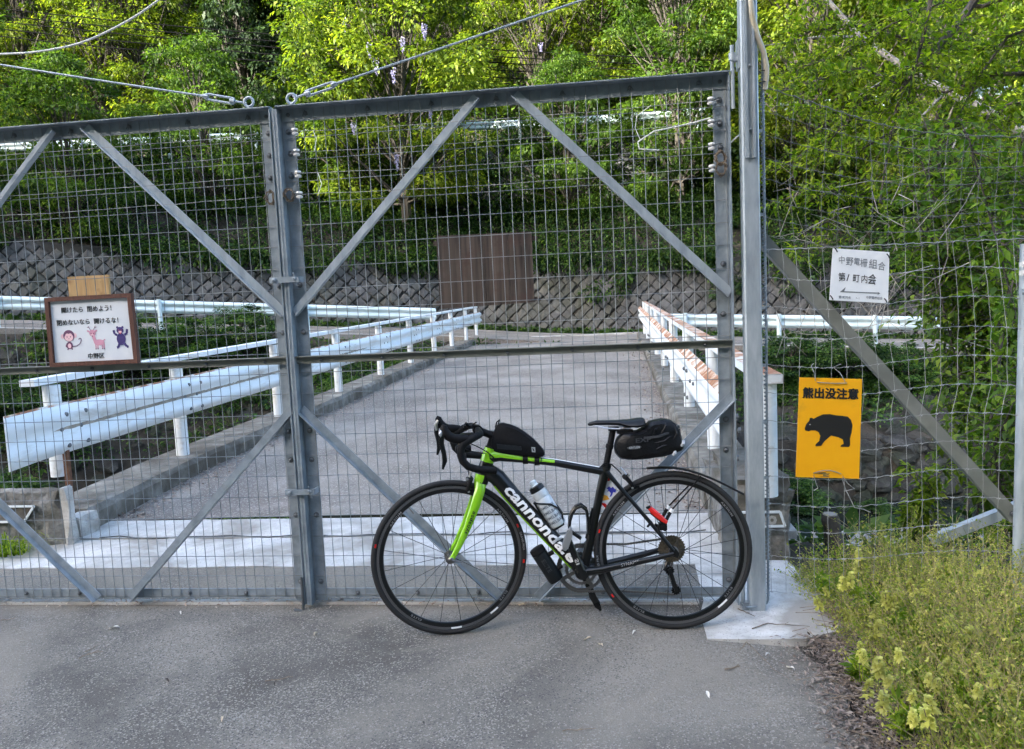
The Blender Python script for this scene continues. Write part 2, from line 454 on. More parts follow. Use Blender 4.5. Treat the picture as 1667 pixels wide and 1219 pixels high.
for x in xs:
    s = section(float(x)); col = []
    for i, ((y0, z0), (y1, z1)) in enumerate(zip(s[:-1], s[1:])):
        for k in range(NSEG[i]):
            t = k / NSEG[i]; a = ROUGH[i] * (1 if k else 0.3)
            w = math.sin(x * 1.7 + y0 * 3 + k) * 0.5 + math.sin(x * 3.9 + k * 2.1 + i) * 0.3 + RNG.normal() * 0.35
            col.append((x, y0 + (y1 - y0) * t + a * 0.5 * w, z0 + (z1 - z0) * t + a * w))
    col.append((x, s[-1][0], s[-1][1])); rows.append(col)
nr = len(rows[0])
tv = [p for c in rows for p in c]
tf = [(i * nr + j, (i + 1) * nr + j, (i + 1) * nr + j + 1, i * nr + j + 1) for i in range(len(rows) - 1) for j in range(nr - 1)]
mb = MB(); mb.add(tv, tf)
tag(mb.build('ground', M['soil'], smooth=True), kind='structure')

# the near side of the valley, behind the viewer: its ridge keeps the valley floor in open shade
mb = MB(); vs, fs = [], []
RX = np.linspace(-220, 140, 60)
for x in RX:
    x = float(x); w = 6 * math.sin(x * .045 + 1) + 3.5 * math.sin(x * .13) + 1.5 * math.sin(x * .41) + RNG.normal() * 1.2
    for t in np.linspace(0, 1, 9): vs.append((x, -26 - 66 * t, -.1 + (77 + w) * t ** .9 + (1.5 * RNG.normal() if 0 < t < 1 else 0)))
    vs.append((x, -180, 40))
for i in range(len(RX) - 1):
    for j in range(9): fs.append((i * 10 + j, i * 10 + j + 1, i * 10 + 11 + j, i * 10 + 10 + j))
mb.add(vs, fs); tag(mb.build('hill', mottled('wooded_hill', [(.3, (.02, .03, .012)), (.7, (.06, .08, .025))], .8, .95, bump=0), smooth=True), kind='structure')
# riverbed stones and water
mb = MB(); mb.add([(-60, 10.2, -3.16), (60, 10.2, -3.16), (60, 14.2, -3.16), (-60, 14.2, -3.16)], [(0, 1, 2, 3)])
wm, n_, l_, b_ = nmat('river_water'); setp(b_, base=(0.02, 0.026, 0.02), rough=0.06, spec=0.5)
wn_ = noise(n_, l_, 3.0, 3, 0.5); wb_ = n_.new('ShaderNodeBump'); wb_.inputs['Strength'].default_value = 0.25; wb_.inputs['Distance'].default_value = 0.05
l_.new(wn_.outputs[0], wb_.inputs['Height']); l_.new(wb_.outputs[0], b_.inputs['Normal'])
tag(mb.build('river', wm), kind='structure')
# gravel bar: joined pebbles on a sheet
gv = MB()
for i in range(2600):
    x = random.uniform(1.0, 13) if i % 4 else random.uniform(-12, 1); y = random.uniform(6.5, 11.4)
    r = random.uniform(0.05, 0.17) * (1.6 if random.random() < 0.06 else 1); z = -2.98 - max(0, y - 9.8) * 0.14
    pts = [(x + r * math.cos(a) * random.uniform(.7, 1.2), y + r * math.sin(a) * random.uniform(.6, 1.1), z + random.uniform(-.02, .02)) for a in (0, 1.26, 2.5, 3.77, 5.0)]
    top = (x, y, z + r * random.uniform(.4, .8))
    gv.add(pts + [top], [(0, 1, 5), (1, 2, 5), (2, 3, 5), (3, 4, 5), (4, 0, 5)])
tag(gv.build('gravel', M['gravel']), 'pale grey river gravel below the fence beside the dark water', 'gravel', kind='stuff')

# asphalt apron with a ragged right edge; runs under the gate to the concrete band
edge = [(0.80, -6.5), (0.86, -2.2), (0.80, -1.5), (0.83, -1.1), (0.80, -0.9), (0.84, -0.72), (0.79, -0.55), (0.74, -0.42), (0.40, -0.355), (0.42, -0.2), (0.40, -0.05), (0.66, 0.0), (0.68, 0.55)]
outline = [(-12, -6.5)] + edge + [(-12, 0.55)]
ap = MB(); n_ = len(edge)
top = [(x + random.uniform(-.012, .012) * (0.5 < x), y, 0.0) for x, y in edge]
vs, fs = [], []
for (x, y, z) in top:
    vs += [(-14, y, z), (-6, y, z), (-1, y, z), (x, y, z), (x + 0.015, y, z - 0.05)]
for i in range(n_ - 1):
    for j in range(4):
        fs.append((i * 5 + j, i * 5 + j + 1, i * 5 + 6 + j, i * 5 + 5 + j))
ap.add(vs, fs)
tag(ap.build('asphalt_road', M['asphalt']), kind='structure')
# pale concrete pad under the gate post, with a rough outline
pad = [(0.405, -0.35), (0.60, -0.355), (0.80, -0.345), (0.98, -0.25), (1.05, -0.05), (1.0, 0.22), (0.95, 0.6), (0.47, 0.62), (0.445, 0.06), (0.41, -0.1)]
mb = MB(); mb.prism(pad, lambda a, b, t: (a, b, t), 0.003, -0.05)
mb.f = [tuple(reversed(f)) for f in mb.f]
tag(mb.build('concrete_pad', M['fresh_concrete']), kind='structure')
# sill strip under the gate leaves
mb = MB()
mb.box((-3.6, 0.015, -0.02), (-2.09, 0.055, 0.012)); mb.box((-2.086, 0.015, -0.02), (-1.46, 0.055, 0.012)); mb.box((-1.40, 0.015, -0.02), (0.42, 0.055, 0.012))
tag(mb.build('gate_sill', M['fresh_concrete']), kind='structure')
# pale concrete band at the head of the bridge, in two pours
mb = MB()
def pour(y0, y1, z):
    k = 26; L = [(-3.45 - 0.2 * (y0 > 1) + random.uniform(-.02, .02), y0)]; 
    a = [(-4.0 + (0.45 if y0 > 1 else 0) + 4.68 * i / k, y0 + random.uniform(-.012, .012)) for i in range(k + 1)]
    b = [(-4.0 + (0.45 if y0 > 1 else 0) + 4.68 * i / k, y1 + random.uniform(-.012, .012)) for i in range(k + 1)]
    mb.add([(x, y, z) for x, y in a] + [(x, y, z) for x, y in b] + [(x, y, z - .05) for x, y in a] + [(x, y, z - .05) for x, y in b],
           [(i, i + 1, k + 2 + i, k + 1 + i) for i in range(k)] + [(i + 1, i, 2 * k + 2 + i, 2 * k + 3 + i) for i in range(k)] + [(k + 1 + i, k + 2 + i, 3 * k + 4 + i, 3 * k + 3 + i) for i in range(k)])
pour(0.552, 1.085, 0.004); pour(1.105, 1.52, 0.006)
tag(mb.build('concrete_band', M['fresh_concrete']), kind='structure')
mb = MB(); mb.tube([(-3.3 + 0.13 * i, 1.10 + 0.018 * math.sin(i * 1.9) + random.uniform(-.006, .006), 0.012 + 0.006 * math.sin(i * 1.3)) for i in range(31)], 0.004, 5)
tag(mb.build('loose_cable', plain('cable_dark', (0.05, 0.05, 0.05), 0.7)), 'thin dark cable lying across the pale concrete behind the gate', 'cable')

# far road
mb = MB(); vs, fs = [], []
X = np.concatenate([np.linspace(-60, -20, 12), np.linspace(-19, 20, 60), np.linspace(22, 60, 10)])
for x in X:
    x = float(x); z = road_z(x)
    vs += [(x, rail_y(max(x, -40)) - 0.62, z - 0.4), (x, rail_y(max(x, -40)) - 0.62, z), (x, wall_y(x) - 0.9, z)]
for i in range(len(X) - 1):
    for j in range(2): fs.append((i * 3 + j, i * 3 + 3 + j, i * 3 + 4 + j, i * 3 + 1 + j))
mb.add(vs, [tuple(reversed(f)) for f in fs] if False else fs)
tag(mb.build('far_road', M['deck_concrete']), kind='structure')
mb = MB(); vs, fs = [], []
for x in X:
    x = float(x); z = road_z(x); y = rail_y(max(x, -40)) - 0.42
    vs += [(x, y, z + 0.006), (x, y + 0.16, z + 0.006)]
fs = [(i * 2, i * 2 + 2, i * 2 + 3, i * 2 + 1) for i in range(len(X) - 1) if not (-4.0 < X[i] < 1.2)]
mb.add(vs, fs)
tag(mb.build('road_edge_line', M['white_vinyl']), kind='structure')
mb = MB(); vs, fs = [], []
for x in X:
    x = float(x); y = upper_y(x) + 0.75
    vs += [(x, y, UP_Z), (x, y + 4.6, UP_Z)]
mb.add(vs, [(i * 2, i * 2 + 2, i * 2 + 3, i * 2 + 1) for i in range(len(X) - 1)])
tag(mb.build('upper_road', M['deck_concrete']), kind='structure')

# ------------------------------------------------------------------ bridge
def deck_z(y): return max(0.006, 0.017 * (y - 1.5))
def left_x(y): return float(np.interp(y, [1.2, 3.0], [-3.48, -3.62]))
def right_x(y): return 0.62 + 0.027 * y
bridge = empty('bridge', (-1.4, 1.5, 0), 'short level concrete bridge crossing the ravine behind the gate', 'bridge')
inv = Matrix.Translation((1.4, -1.5, 0))
def bpart(mb, name, mats, parent=None, smooth=False):
    mb.xf(lambda p: inv @ p)
    return mb.build(name, mats, parent or bridge, smooth)
mb = MB(); vs, fs = [], []
ys = np.linspace(1.522, 20.6, 26)
for y in ys:
    y = float(y); z = deck_z(y); a, b = left_x(y) - 0.5, right_x(y) + 0.45
    vs += [(a, y, z - 0.7), (a, y, z), (left_x(y), y, z), (-1.6, y, z + 0.02), (right_x(y), y, z), (b, y, z), (b, y, z - 0.7)]
for i in range(len(ys) - 1):
    for j in range(6): fs.append((i * 7 + j, i * 7 + j + 1, i * 7 + 8 + j, i * 7 + 7 + j))
mb.add(vs, fs); bpart(mb, 'deck', M['deck_concrete'])
def kerb(fn, sgn, y0, y1):
    mb = MB(); rings = []
    for y in np.linspace(y0, y1, 60):
        y = float(y); x = fn(y); z = deck_z(y); j = lambda s: random.uniform(-s, s)
        c = 0.03 if random.random() < 0.25 else 0.008
        rings.append([(x, y, z - 0.02), (x + j(.006), y, z + 0.11 + j(.01)), (x + sgn * (0.025 + c) , y, z + 0.15 + j(.004)), (x + sgn * 0.44, y, z + 0.152), (x + sgn * 0.45, y, z + 0.01)])
    mb.loft(rings); return bpart(mb, 'kerb', M['kerb_concrete'])
kerb(left_x, -1, 1.3, 20.6)
kerb(right_x, 1, 1.6, 19.2)
# end block on the left with its name plate
def rough_block(name, lo, hi, mat, seed, amp=0.03):
    rnd = random.Random(seed); mb = MB()
    nx, ny, nz = [max(2, int((hi[i] - lo[i]) / 0.09)) for i in range(3)]
    idx = {}; vs = []; fs = []
    def vid(i, j, k):
        if (i, j, k) not in idx:
            p = [lo[0] + (hi[0] - lo[0]) * i / nx, lo[1] + (hi[1] - lo[1]) * j / ny, lo[2] + (hi[2] - lo[2]) * k / nz]
            e = sum((i in (0, nx), j in (0, ny), k in (0, nz)))
            a = amp * (1.0 if e > 1 else 0.45)
            p = [p[q] + rnd.uniform(-a, a) * (0.5 if q == 2 else 1) - (a * 0.6 if e > 1 and p[q] == hi[q] else 0) for q in range(3)]
            idx[(i, j, k)] = len(vs); vs.append(tuple(p))
        return idx[(i, j, k)]
    for i in range(nx):
        for j in range(ny):
            fs.append((vid(i, j, nz), vid(i + 1, j, nz), vid(i + 1, j + 1, nz), vid(i, j + 1, nz)))
        for k in range(nz):
            fs.append((vid(i, 0, k), vid(i + 1, 0, k), vid(i + 1, 0, k + 1), vid(i, 0, k + 1)))
            fs.append((vid(i + 1, ny, k), vid(i, ny, k), vid(i, ny, k + 1), vid(i + 1, ny, k + 1)))
    for j in range(ny):
        for k in range(nz):
            fs.append((vid(0, j + 1, k), vid(0, j, k), vid(0, j, k + 1), vid(0, j + 1, k + 1)))
            fs.append((vid(nx, j, k), vid(nx, j + 1, k), vid(nx, j + 1, k + 1), vid(nx, j, k + 1)))
    mb.add(vs, fs); return mb
bpart(rough_block('b', (-4.9, 0.985, -0.1), (-3.455, 1.07, 0.375), M['old_stone'], 3), 'end_block', M['old_stone'])
bpart(rough_block('b', (-3.45, 0.98, -0.05), (-3.405, 1.06, 0.385), M['concrete'], 4, 0.012), 'end_block_corner', M['fresh_concrete'])
bpart(rough_block('b', (-3.575, 1.13, -0.02), (-3.44, 1.32, 0.15), M['concrete'], 5, 0.012), 'kerb_end', M['fresh_concrete'])
bpart(rough_block('b', (0.66, 0.66, -0.1), (1.0, 1.55, 0.375), M['old_stone'], 6, 0.025), 'end_block', M['old_stone'])
bpart(rough_block('b', (0.70, 0.64, 0.36), (0.99, 1.5, 0.45), M['old_stone'], 9, 0.02), 'coping_stone', M['kerb_concrete'])
def name_plate(poly, y, body, cx, cz, size):
    mb = MB(); mb.prism(poly, lambda a, b, t: (a, y + t, b), 0.0, 0.02)
    p = bpart(mb, 'name_plate', M['kerb_concrete'])
    f = MB(); n = len(poly)
    for i in range(n):
        a, b = poly[i], poly[(i + 1) % n]
        f.bar((a[0], y - 0.004, a[1]), (b[0], y - 0.004, b[1]), (0, 1, 0), -0.006, 0.004, -0.006, 0.006)
    bpart(f, 'plate_border', M['white_paint'], p)
    t = MB(); vs, fs = text_mesh(body, size, 0.004)
    t.add([(cx + v.x, y - 0.003, cz + v.y) for v in vs], fs)
    tag(bpart(t, 'lettering', M['fresh_concrete'], p), kind='stuff')
name_plate([(-4.4, 0.17), (-3.70, 0.17), (-3.62, 0.27), (-4.4, 0.27)], 0.955, '\u5ddd ー ー', -3.98, 0.22, 0.09)
name_plate([(0.70, 0.185), (0.945, 0.185), (0.92, 0.262), (0.70, 0.262)], 0.615, 'ao', 0.86, 0.224, 0.09)

mb = MB(); mb.box((-4.05, 20.62, 0.2), (1.6, 20.95, 0.372)); bpart(mb, 'end_sill', M['fresh_concrete'])
# ------------------------------------------------------------------ guardrails
WPROF = [(.005, 0), (.018, .012), (.062, .045), (.075, .075), (.07, .105), (.03, .145), (.022, .172), (.03, .2), (.07, .24), (.075, .27), (.062, .3), (.018, .338), (.005, .35)]
def rail(name, label, cat, path, inner, mat, posts, zpost, post_r=0.057, top=None, post_top=0.02, flare=None, rust=None, bolts=True, group=None):
    """path: (x,y,ztop) of the beam; inner: unit (x,y) towards the road; posts: (x,y,zbase,ztop)"""
    o = empty(name, (path[0][0], path[0][1], path[0][2] - 0.8), label, cat, group)
    off = -Vector(o.location)
    tr = lambda p: p + off
    inner = Vector((inner[0], inner[1], 0))
    mb = MB(); rings = []
    for (q, (x, y, z)) in enumerate(path):
        k_ = [0.0, 1.0][q > 0] if rust else 1.0       # the near end is hammered flat
        pf = [(0.045 + (d - 0.045) * k_, h) for d, h in WPROF]
        fr = [Vector((x, y, z - 0.35 + h)) + inner * d for d, h in pf]
        bk = [Vector((x, y, z - 0.35 + h)) + inner * (d - 0.006) for d, h in reversed(pf)]
        rings.append(fr + bk)
    mb.loft(rings)
    if rust:
        n = len(rings[0]); k = len(WPROF)
        for q in range(len(path) - 1):
            for j in ((k - 3, k - 2, k - 1) if inner.x < 0 else (k - 2, k - 1)): mb.m[q * n + j] = 1
    mb.xf(tr); mb.build('beam', [mat, rust] if rust else mat, o, True)
    if top:
        mb = MB()
        for i in range(len(top) - 1):
            p0, p1 = Vector(top[i]), Vector(top[i + 1])
            mb.bar(p0, p1, (inner.x, inner.y, 0), -0.055, 0.055, -0.045, 0.0)
            if rust:
                mb.m[-6:] = [0] * 6
        if rust:
            # rusty cap sheet along the top
            for i in range(len(top) - 1):
                mb.cur = 1
                p0, p1 = Vector(top[i]) + Vector((0, 0, 0.003)), Vector(top[i + 1]) + Vector((0, 0, 0.003))
                s = inner * 0.054
                mb.add([p0 - s, p0 + s, p1 + s, p1 - s], [(0, 1, 2, 3)])
                mb.cur = 0
        mb.xf(tr); mb.build('top_rail', [mat, rust] if rust else mat, o)
    for (x, y, z0, z1) in posts:
        mb = MB(); mb.tube([(x, y, z0), (x, y, z1)], post_r, 14); mb.xf(tr); p = mb.build('post', mat, o, True)
        if bolts:
            b = MB()
            zt = np.interp(y if abs(inner.x) > .5 else x, [q[1] if abs(inner.x) > .5 else q[0] for q in path], [q[2] for q in path])
            for s in (-0.1, 0.1):
                for h in (-0.075, -0.18, -0.29):
                    t = Vector((x, y, 0)) + Vector((-inner.y, inner.x, 0)) * s
                    d = 0.072 if h != -0.18 else 0.024
                    base = inner * (abs((Vector((path[0][0], path[0][1], 0)) - Vector((x, y, 0))).dot(inner)))
                    c = Vector((t.x, t.y, zt + h)) + base + inner * (d - 0.006)
                    b.lathe(c, inner, [(0, 0.017), (0.012, 0.015), (0.016, 0.008)], 8)
            b.xf(tr); tag(b.build('bolts', M['bolt'], o), kind='stuff')
    if flare:
        flare(o, tr)
    return o
def rail_grime(o, tr):
    g = mottled('rail_grime', [(.3, (.13, .1, .07)), (.7, (.42, .38, .32))], 25, .9, bump=0, stretch=(1, .3, 1))
    for (y0, y1, w) in ((1.3, 3.9, .034), (3.6, 5.6, .026), (5.6, 8.5, .02)):
        mb = MB(); a, b = [], []; n = 60
        for i in range(n + 1):
            y = y0 + (y1 - y0) * i / n; e = math.sin(math.pi * i / n) ** .5; zc = lz(y) - .178
            a.append((-3.73 + .0255, y, zc - w * e * random.uniform(.35, 1.2))); b.append((-3.73 + .0258, y, zc + w * e * random.uniform(.2, 1.0)))
        mb.add(a + b, [(i, i + 1, n + 2 + i, n + 1 + i) for i in range(n)]); mb.xf(tr); mb.build('grime_streak', g, o)
def lz(y): return 0.848 + 0.0185 * y
PL = [(-3.83, y) for y in (1.48, 3.08, 5.22, 7.38, 9.6, 11.8, 14.1, 16.3, 18.5, 20.4)]
rail('guardrail', 'white guardrail with dirty corrugated beam along the left bridge edge', 'guardrail',
     [(-3.73, y, lz(y)) for y in (0.86, 1.2, 3, 6, 10, 15, 20.6)], (1, 0), M['white_paint'],
     [(x, y, 0.15 + (deck_z(y) if y > 1.5 else 0.2), 0.97 + 0.0185 * y) for x, y in PL], 0, top=[(-3.85, y, 0.985 + 0.0185 * y) for y in (1.28, 4, 9, 14, 20.7)], rust=M['rust_paint'], flare=rail_grime)
def rx(y): return 0.84 + 0.026 * y
PR = [0.62 + 2.2 * i for i in range(9)]
rail('guardrail', 'white guardrail with rust stained top along the right bridge edge', 'guardrail',
     [(rx(y) - 0.1, y, lz(y)) for y in (0.9, 1.2, 3, 6, 10, 15, 18.8)], (-1, 0), M['white_paint'],
     [(rx(y), y, 0.15 + (deck_z(y) if y > 1.5 else 0.2), 0.97 + 0.0185 * y) for y in PR], 0, top=[(rx(y) + 0.02, y, 0.985 + 0.0185 * y) for y in (0.55, 4, 9, 14, 18.9)], rust=M['rust_paint'])
def road_rail(name, label, xs_, step, group=None):
    path = [(x, rail_y(x), road_z(x) + 0.82) for x in xs_]
    d = Vector((path[-1][0] - path[0][0], path[-1][1] - path[0][1], 0)).normalized()
    inner = (d.y, -d.x)                 # beam faces us: seen from the river side it covers the posts' upper half
    posts = []
    x = xs_[0] + 0.4
    while x < xs_[-1]:
        posts.append((x + inner[0] * 0.11, rail_y(x) + inner[1] * 0.11, road_z(x) - 0.1, road_z(x) + 0.85)); x += step
    return rail(name, label, 'guardrail', path, inner, M['pale_blue_paint'], posts, 0, bolts=False, post_r=0.06)
road_rail('guardrail', 'pale blue-white guardrail climbing left along the far road', [-34 + 1.5 * i for i in range(20)] + [-4.9], 3.6)
road_rail('guardrail', 'pale guardrail along the far road to the right of the bridge', [2.0 + 1.5 * i for i in range(18)], 2.5)
path = [(x, upper_y(x) + 0.95, UP_Z + 0.85) for x in np.linspace(-42, 24, 24)]
rail('guardrail', 'distant pale guardrail of the upper road, half hidden by trees', 'guardrail', [tuple(map(float, p)) for p in path], (0.0, -1), M['pale_blue_paint'],
     [(float(x), upper_y(float(x)) + 0.85, UP_Z - 0.1, UP_Z + 0.86) for x in np.arange(-40, 24, 3.7)], 0, bolts=False, post_r=0.07)

# ------------------------------------------------------------------ stone retaining walls
def block_variants(s, depth, n=5):
    out = []
    for k in range(n):
        rnd = random.Random(50 + k); mb = MB(); h = s * 0.5
        a = [(x * h + rnd.uniform(-.03, .03), 0.0, z * h + rnd.uniform(-.03, .03)) for x, z in ((-.97, 0), (0, -.97), (.97, 0), (0, .97))]
        f = [(p[0] * .86 + rnd.uniform(-.03, .03), -depth * rnd.uniform(.5, 1.5), p[2] * .86 + rnd.uniform(-.03, .03)) for p in a]
        mb.add(a + f + [(rnd.uniform(-.03, .03), -depth * 1.3, rnd.uniform(-.03, .03))], [(0, 1, 5, 4), (1, 2, 6, 5), (2, 3, 7, 6), (3, 0, 4, 7), (4, 5, 8), (5, 6, 8), (6, 7, 8), (7, 4, 8)])
        out.append(mb.mesh('block', M['block']))
    return out
def stone_wall(label, x0, x1, basey, basez, topy, height, s, depth, show):
    o = empty('retaining_wall', (0, 0, 0), label, 'wall')
    mb = MB(); X = np.linspace(x0, x1, 70); vs = []
    for x in X:
        x = float(x); vs += [(x, basey(x), basez(x) - .3), (x, topy(x), basez(x) + height(x)), (x, topy(x) + .5, basez(x) + height(x) + 0.02)]
    mb.add(vs, [(i * 3 + j, i * 3 + 3 + j, i * 3 + 4 + j, i * 3 + 1 + j) for i in range(len(X) - 1) for j in range(2)])
    mb.build('backing', M['joint'], o)
    var = block_variants(s, depth)
    rest = MB(); spots = []
    d = s * 0.5
    for i in range(int((x1 - x0) / d)):
        x = x0 + d * i
        for j in range(int(4.2 / d)):
            if (i + j) % 2: continue
            z = d * j
            if z + d * 0.9 > height(x): continue
            t = z / height(x)
            y = basey(x) + (topy(x) - basey(x)) * t
            lean = math.atan2(topy(x) - basey(x), height(x))
            yaw = math.atan2(basey(x + .1) - basey(x), .1)
            spots.append((x, y - 0.01, basez(x) + z, lean, yaw, show(x, z)))
    spots.sort(key=lambda q: -q[5])
    for k, (x, y, z, lean, yaw, pr) in enumerate(spots):
        me = var[k % 5] if k < 300 else None
        mtx = Matrix.Translation((x, y, z)) @ Matrix.Rotation(yaw, 4, 'Z') @ Matrix.Rotation(-lean, 4, 'X') @ Matrix.Rotation(random.uniform(-.13, .13), 4, 'Y') @ Matrix.Translation((random.uniform(-.02, .02), random.uniform(-.02, .01), random.uniform(-.02, .02)))
        if k < 300:
            b = link('block', var[random.randrange(5)], o); b.matrix_world = mtx; b.matrix_parent_inverse = Matrix()
        else:
            src = var[random.randrange(5)]
            rest.add([mtx @ v.co for v in src.vertices], [tuple(p.vertices) for p in src.polygons])
    if rest.v: tag(rest.build('block_courses', M['block'], o), kind='stuff')
    return o
stone_wall('low grey diagonal-block retaining wall behind the far road', -34, 16, lambda x: wall_y(x) - 0.1, lambda x: road_z(x), lambda x: wall_y(x) + 0.3, wall_h, 0.43, 0.05,
           lambda x, z: -abs(x + 6) - (4 if x > 4 else 0))
stone_wall('upper diagonal-block retaining wall half covered by vines on the slope', -32, 14, lambda x: upper_y(x) - 0.02, lambda x: 5.0, lambda x: upper_y(x) + 0.85, lambda x: 3.3, 0.62, 0.06,
           lambda x, z: -abs(x - 0))
# rubble of the river bank below the far road
mb = MB()
for i in range(1500):
    x = random.uniform(-24, 18) if i % 3 else random.uniform(1, 13)
    yr, zr = rail_y(x), road_z(x); yb = min(13.4, yr - 3.9); t = random.random() ** 0.8
    y = yb + 0.6 + (yr - 0.95 - yb - 0.6) * t; z = -1.9 + (zr - 0.5 + 1.9) * t
    if random.random() < .35: t2 = random.random(); y = yb + 0.6 * t2; z = -3.4 + 1.5 * t2
    r = random.uniform(0.12, 0.22) if random.random() < .7 else random.uniform(.22, .42)
    c = Vector((x, y - 0.02, z)); pts = []
    nrm = Vector((0, -0.75, 0.65))
    a_, b_ = Vector((1, 0, 0)), Vector((0, 0.65, 0.75))
    for q in range(6):
        an = q * 1.047 + random.uniform(-.3, .3); rr = r * random.uniform(.7, 1.2)
        pts.append(c + a_ * rr * math.cos(an) + b_ * rr * math.sin(an) * .8)
    mid = [c + (p - c) * .7 + nrm * r * random.uniform(.1, .3) for p in pts]
    mb.add(pts + mid, [(q, (q + 1) % 6, 6 + (q + 1) % 6, 6 + q) for q in range(6)] + [tuple(range(6, 12))])
tag(mb.build('river_bank_stones', M['bank_stone']), 'dark rubble stones of the far river bank below the road', 'stones', kind='stuff')
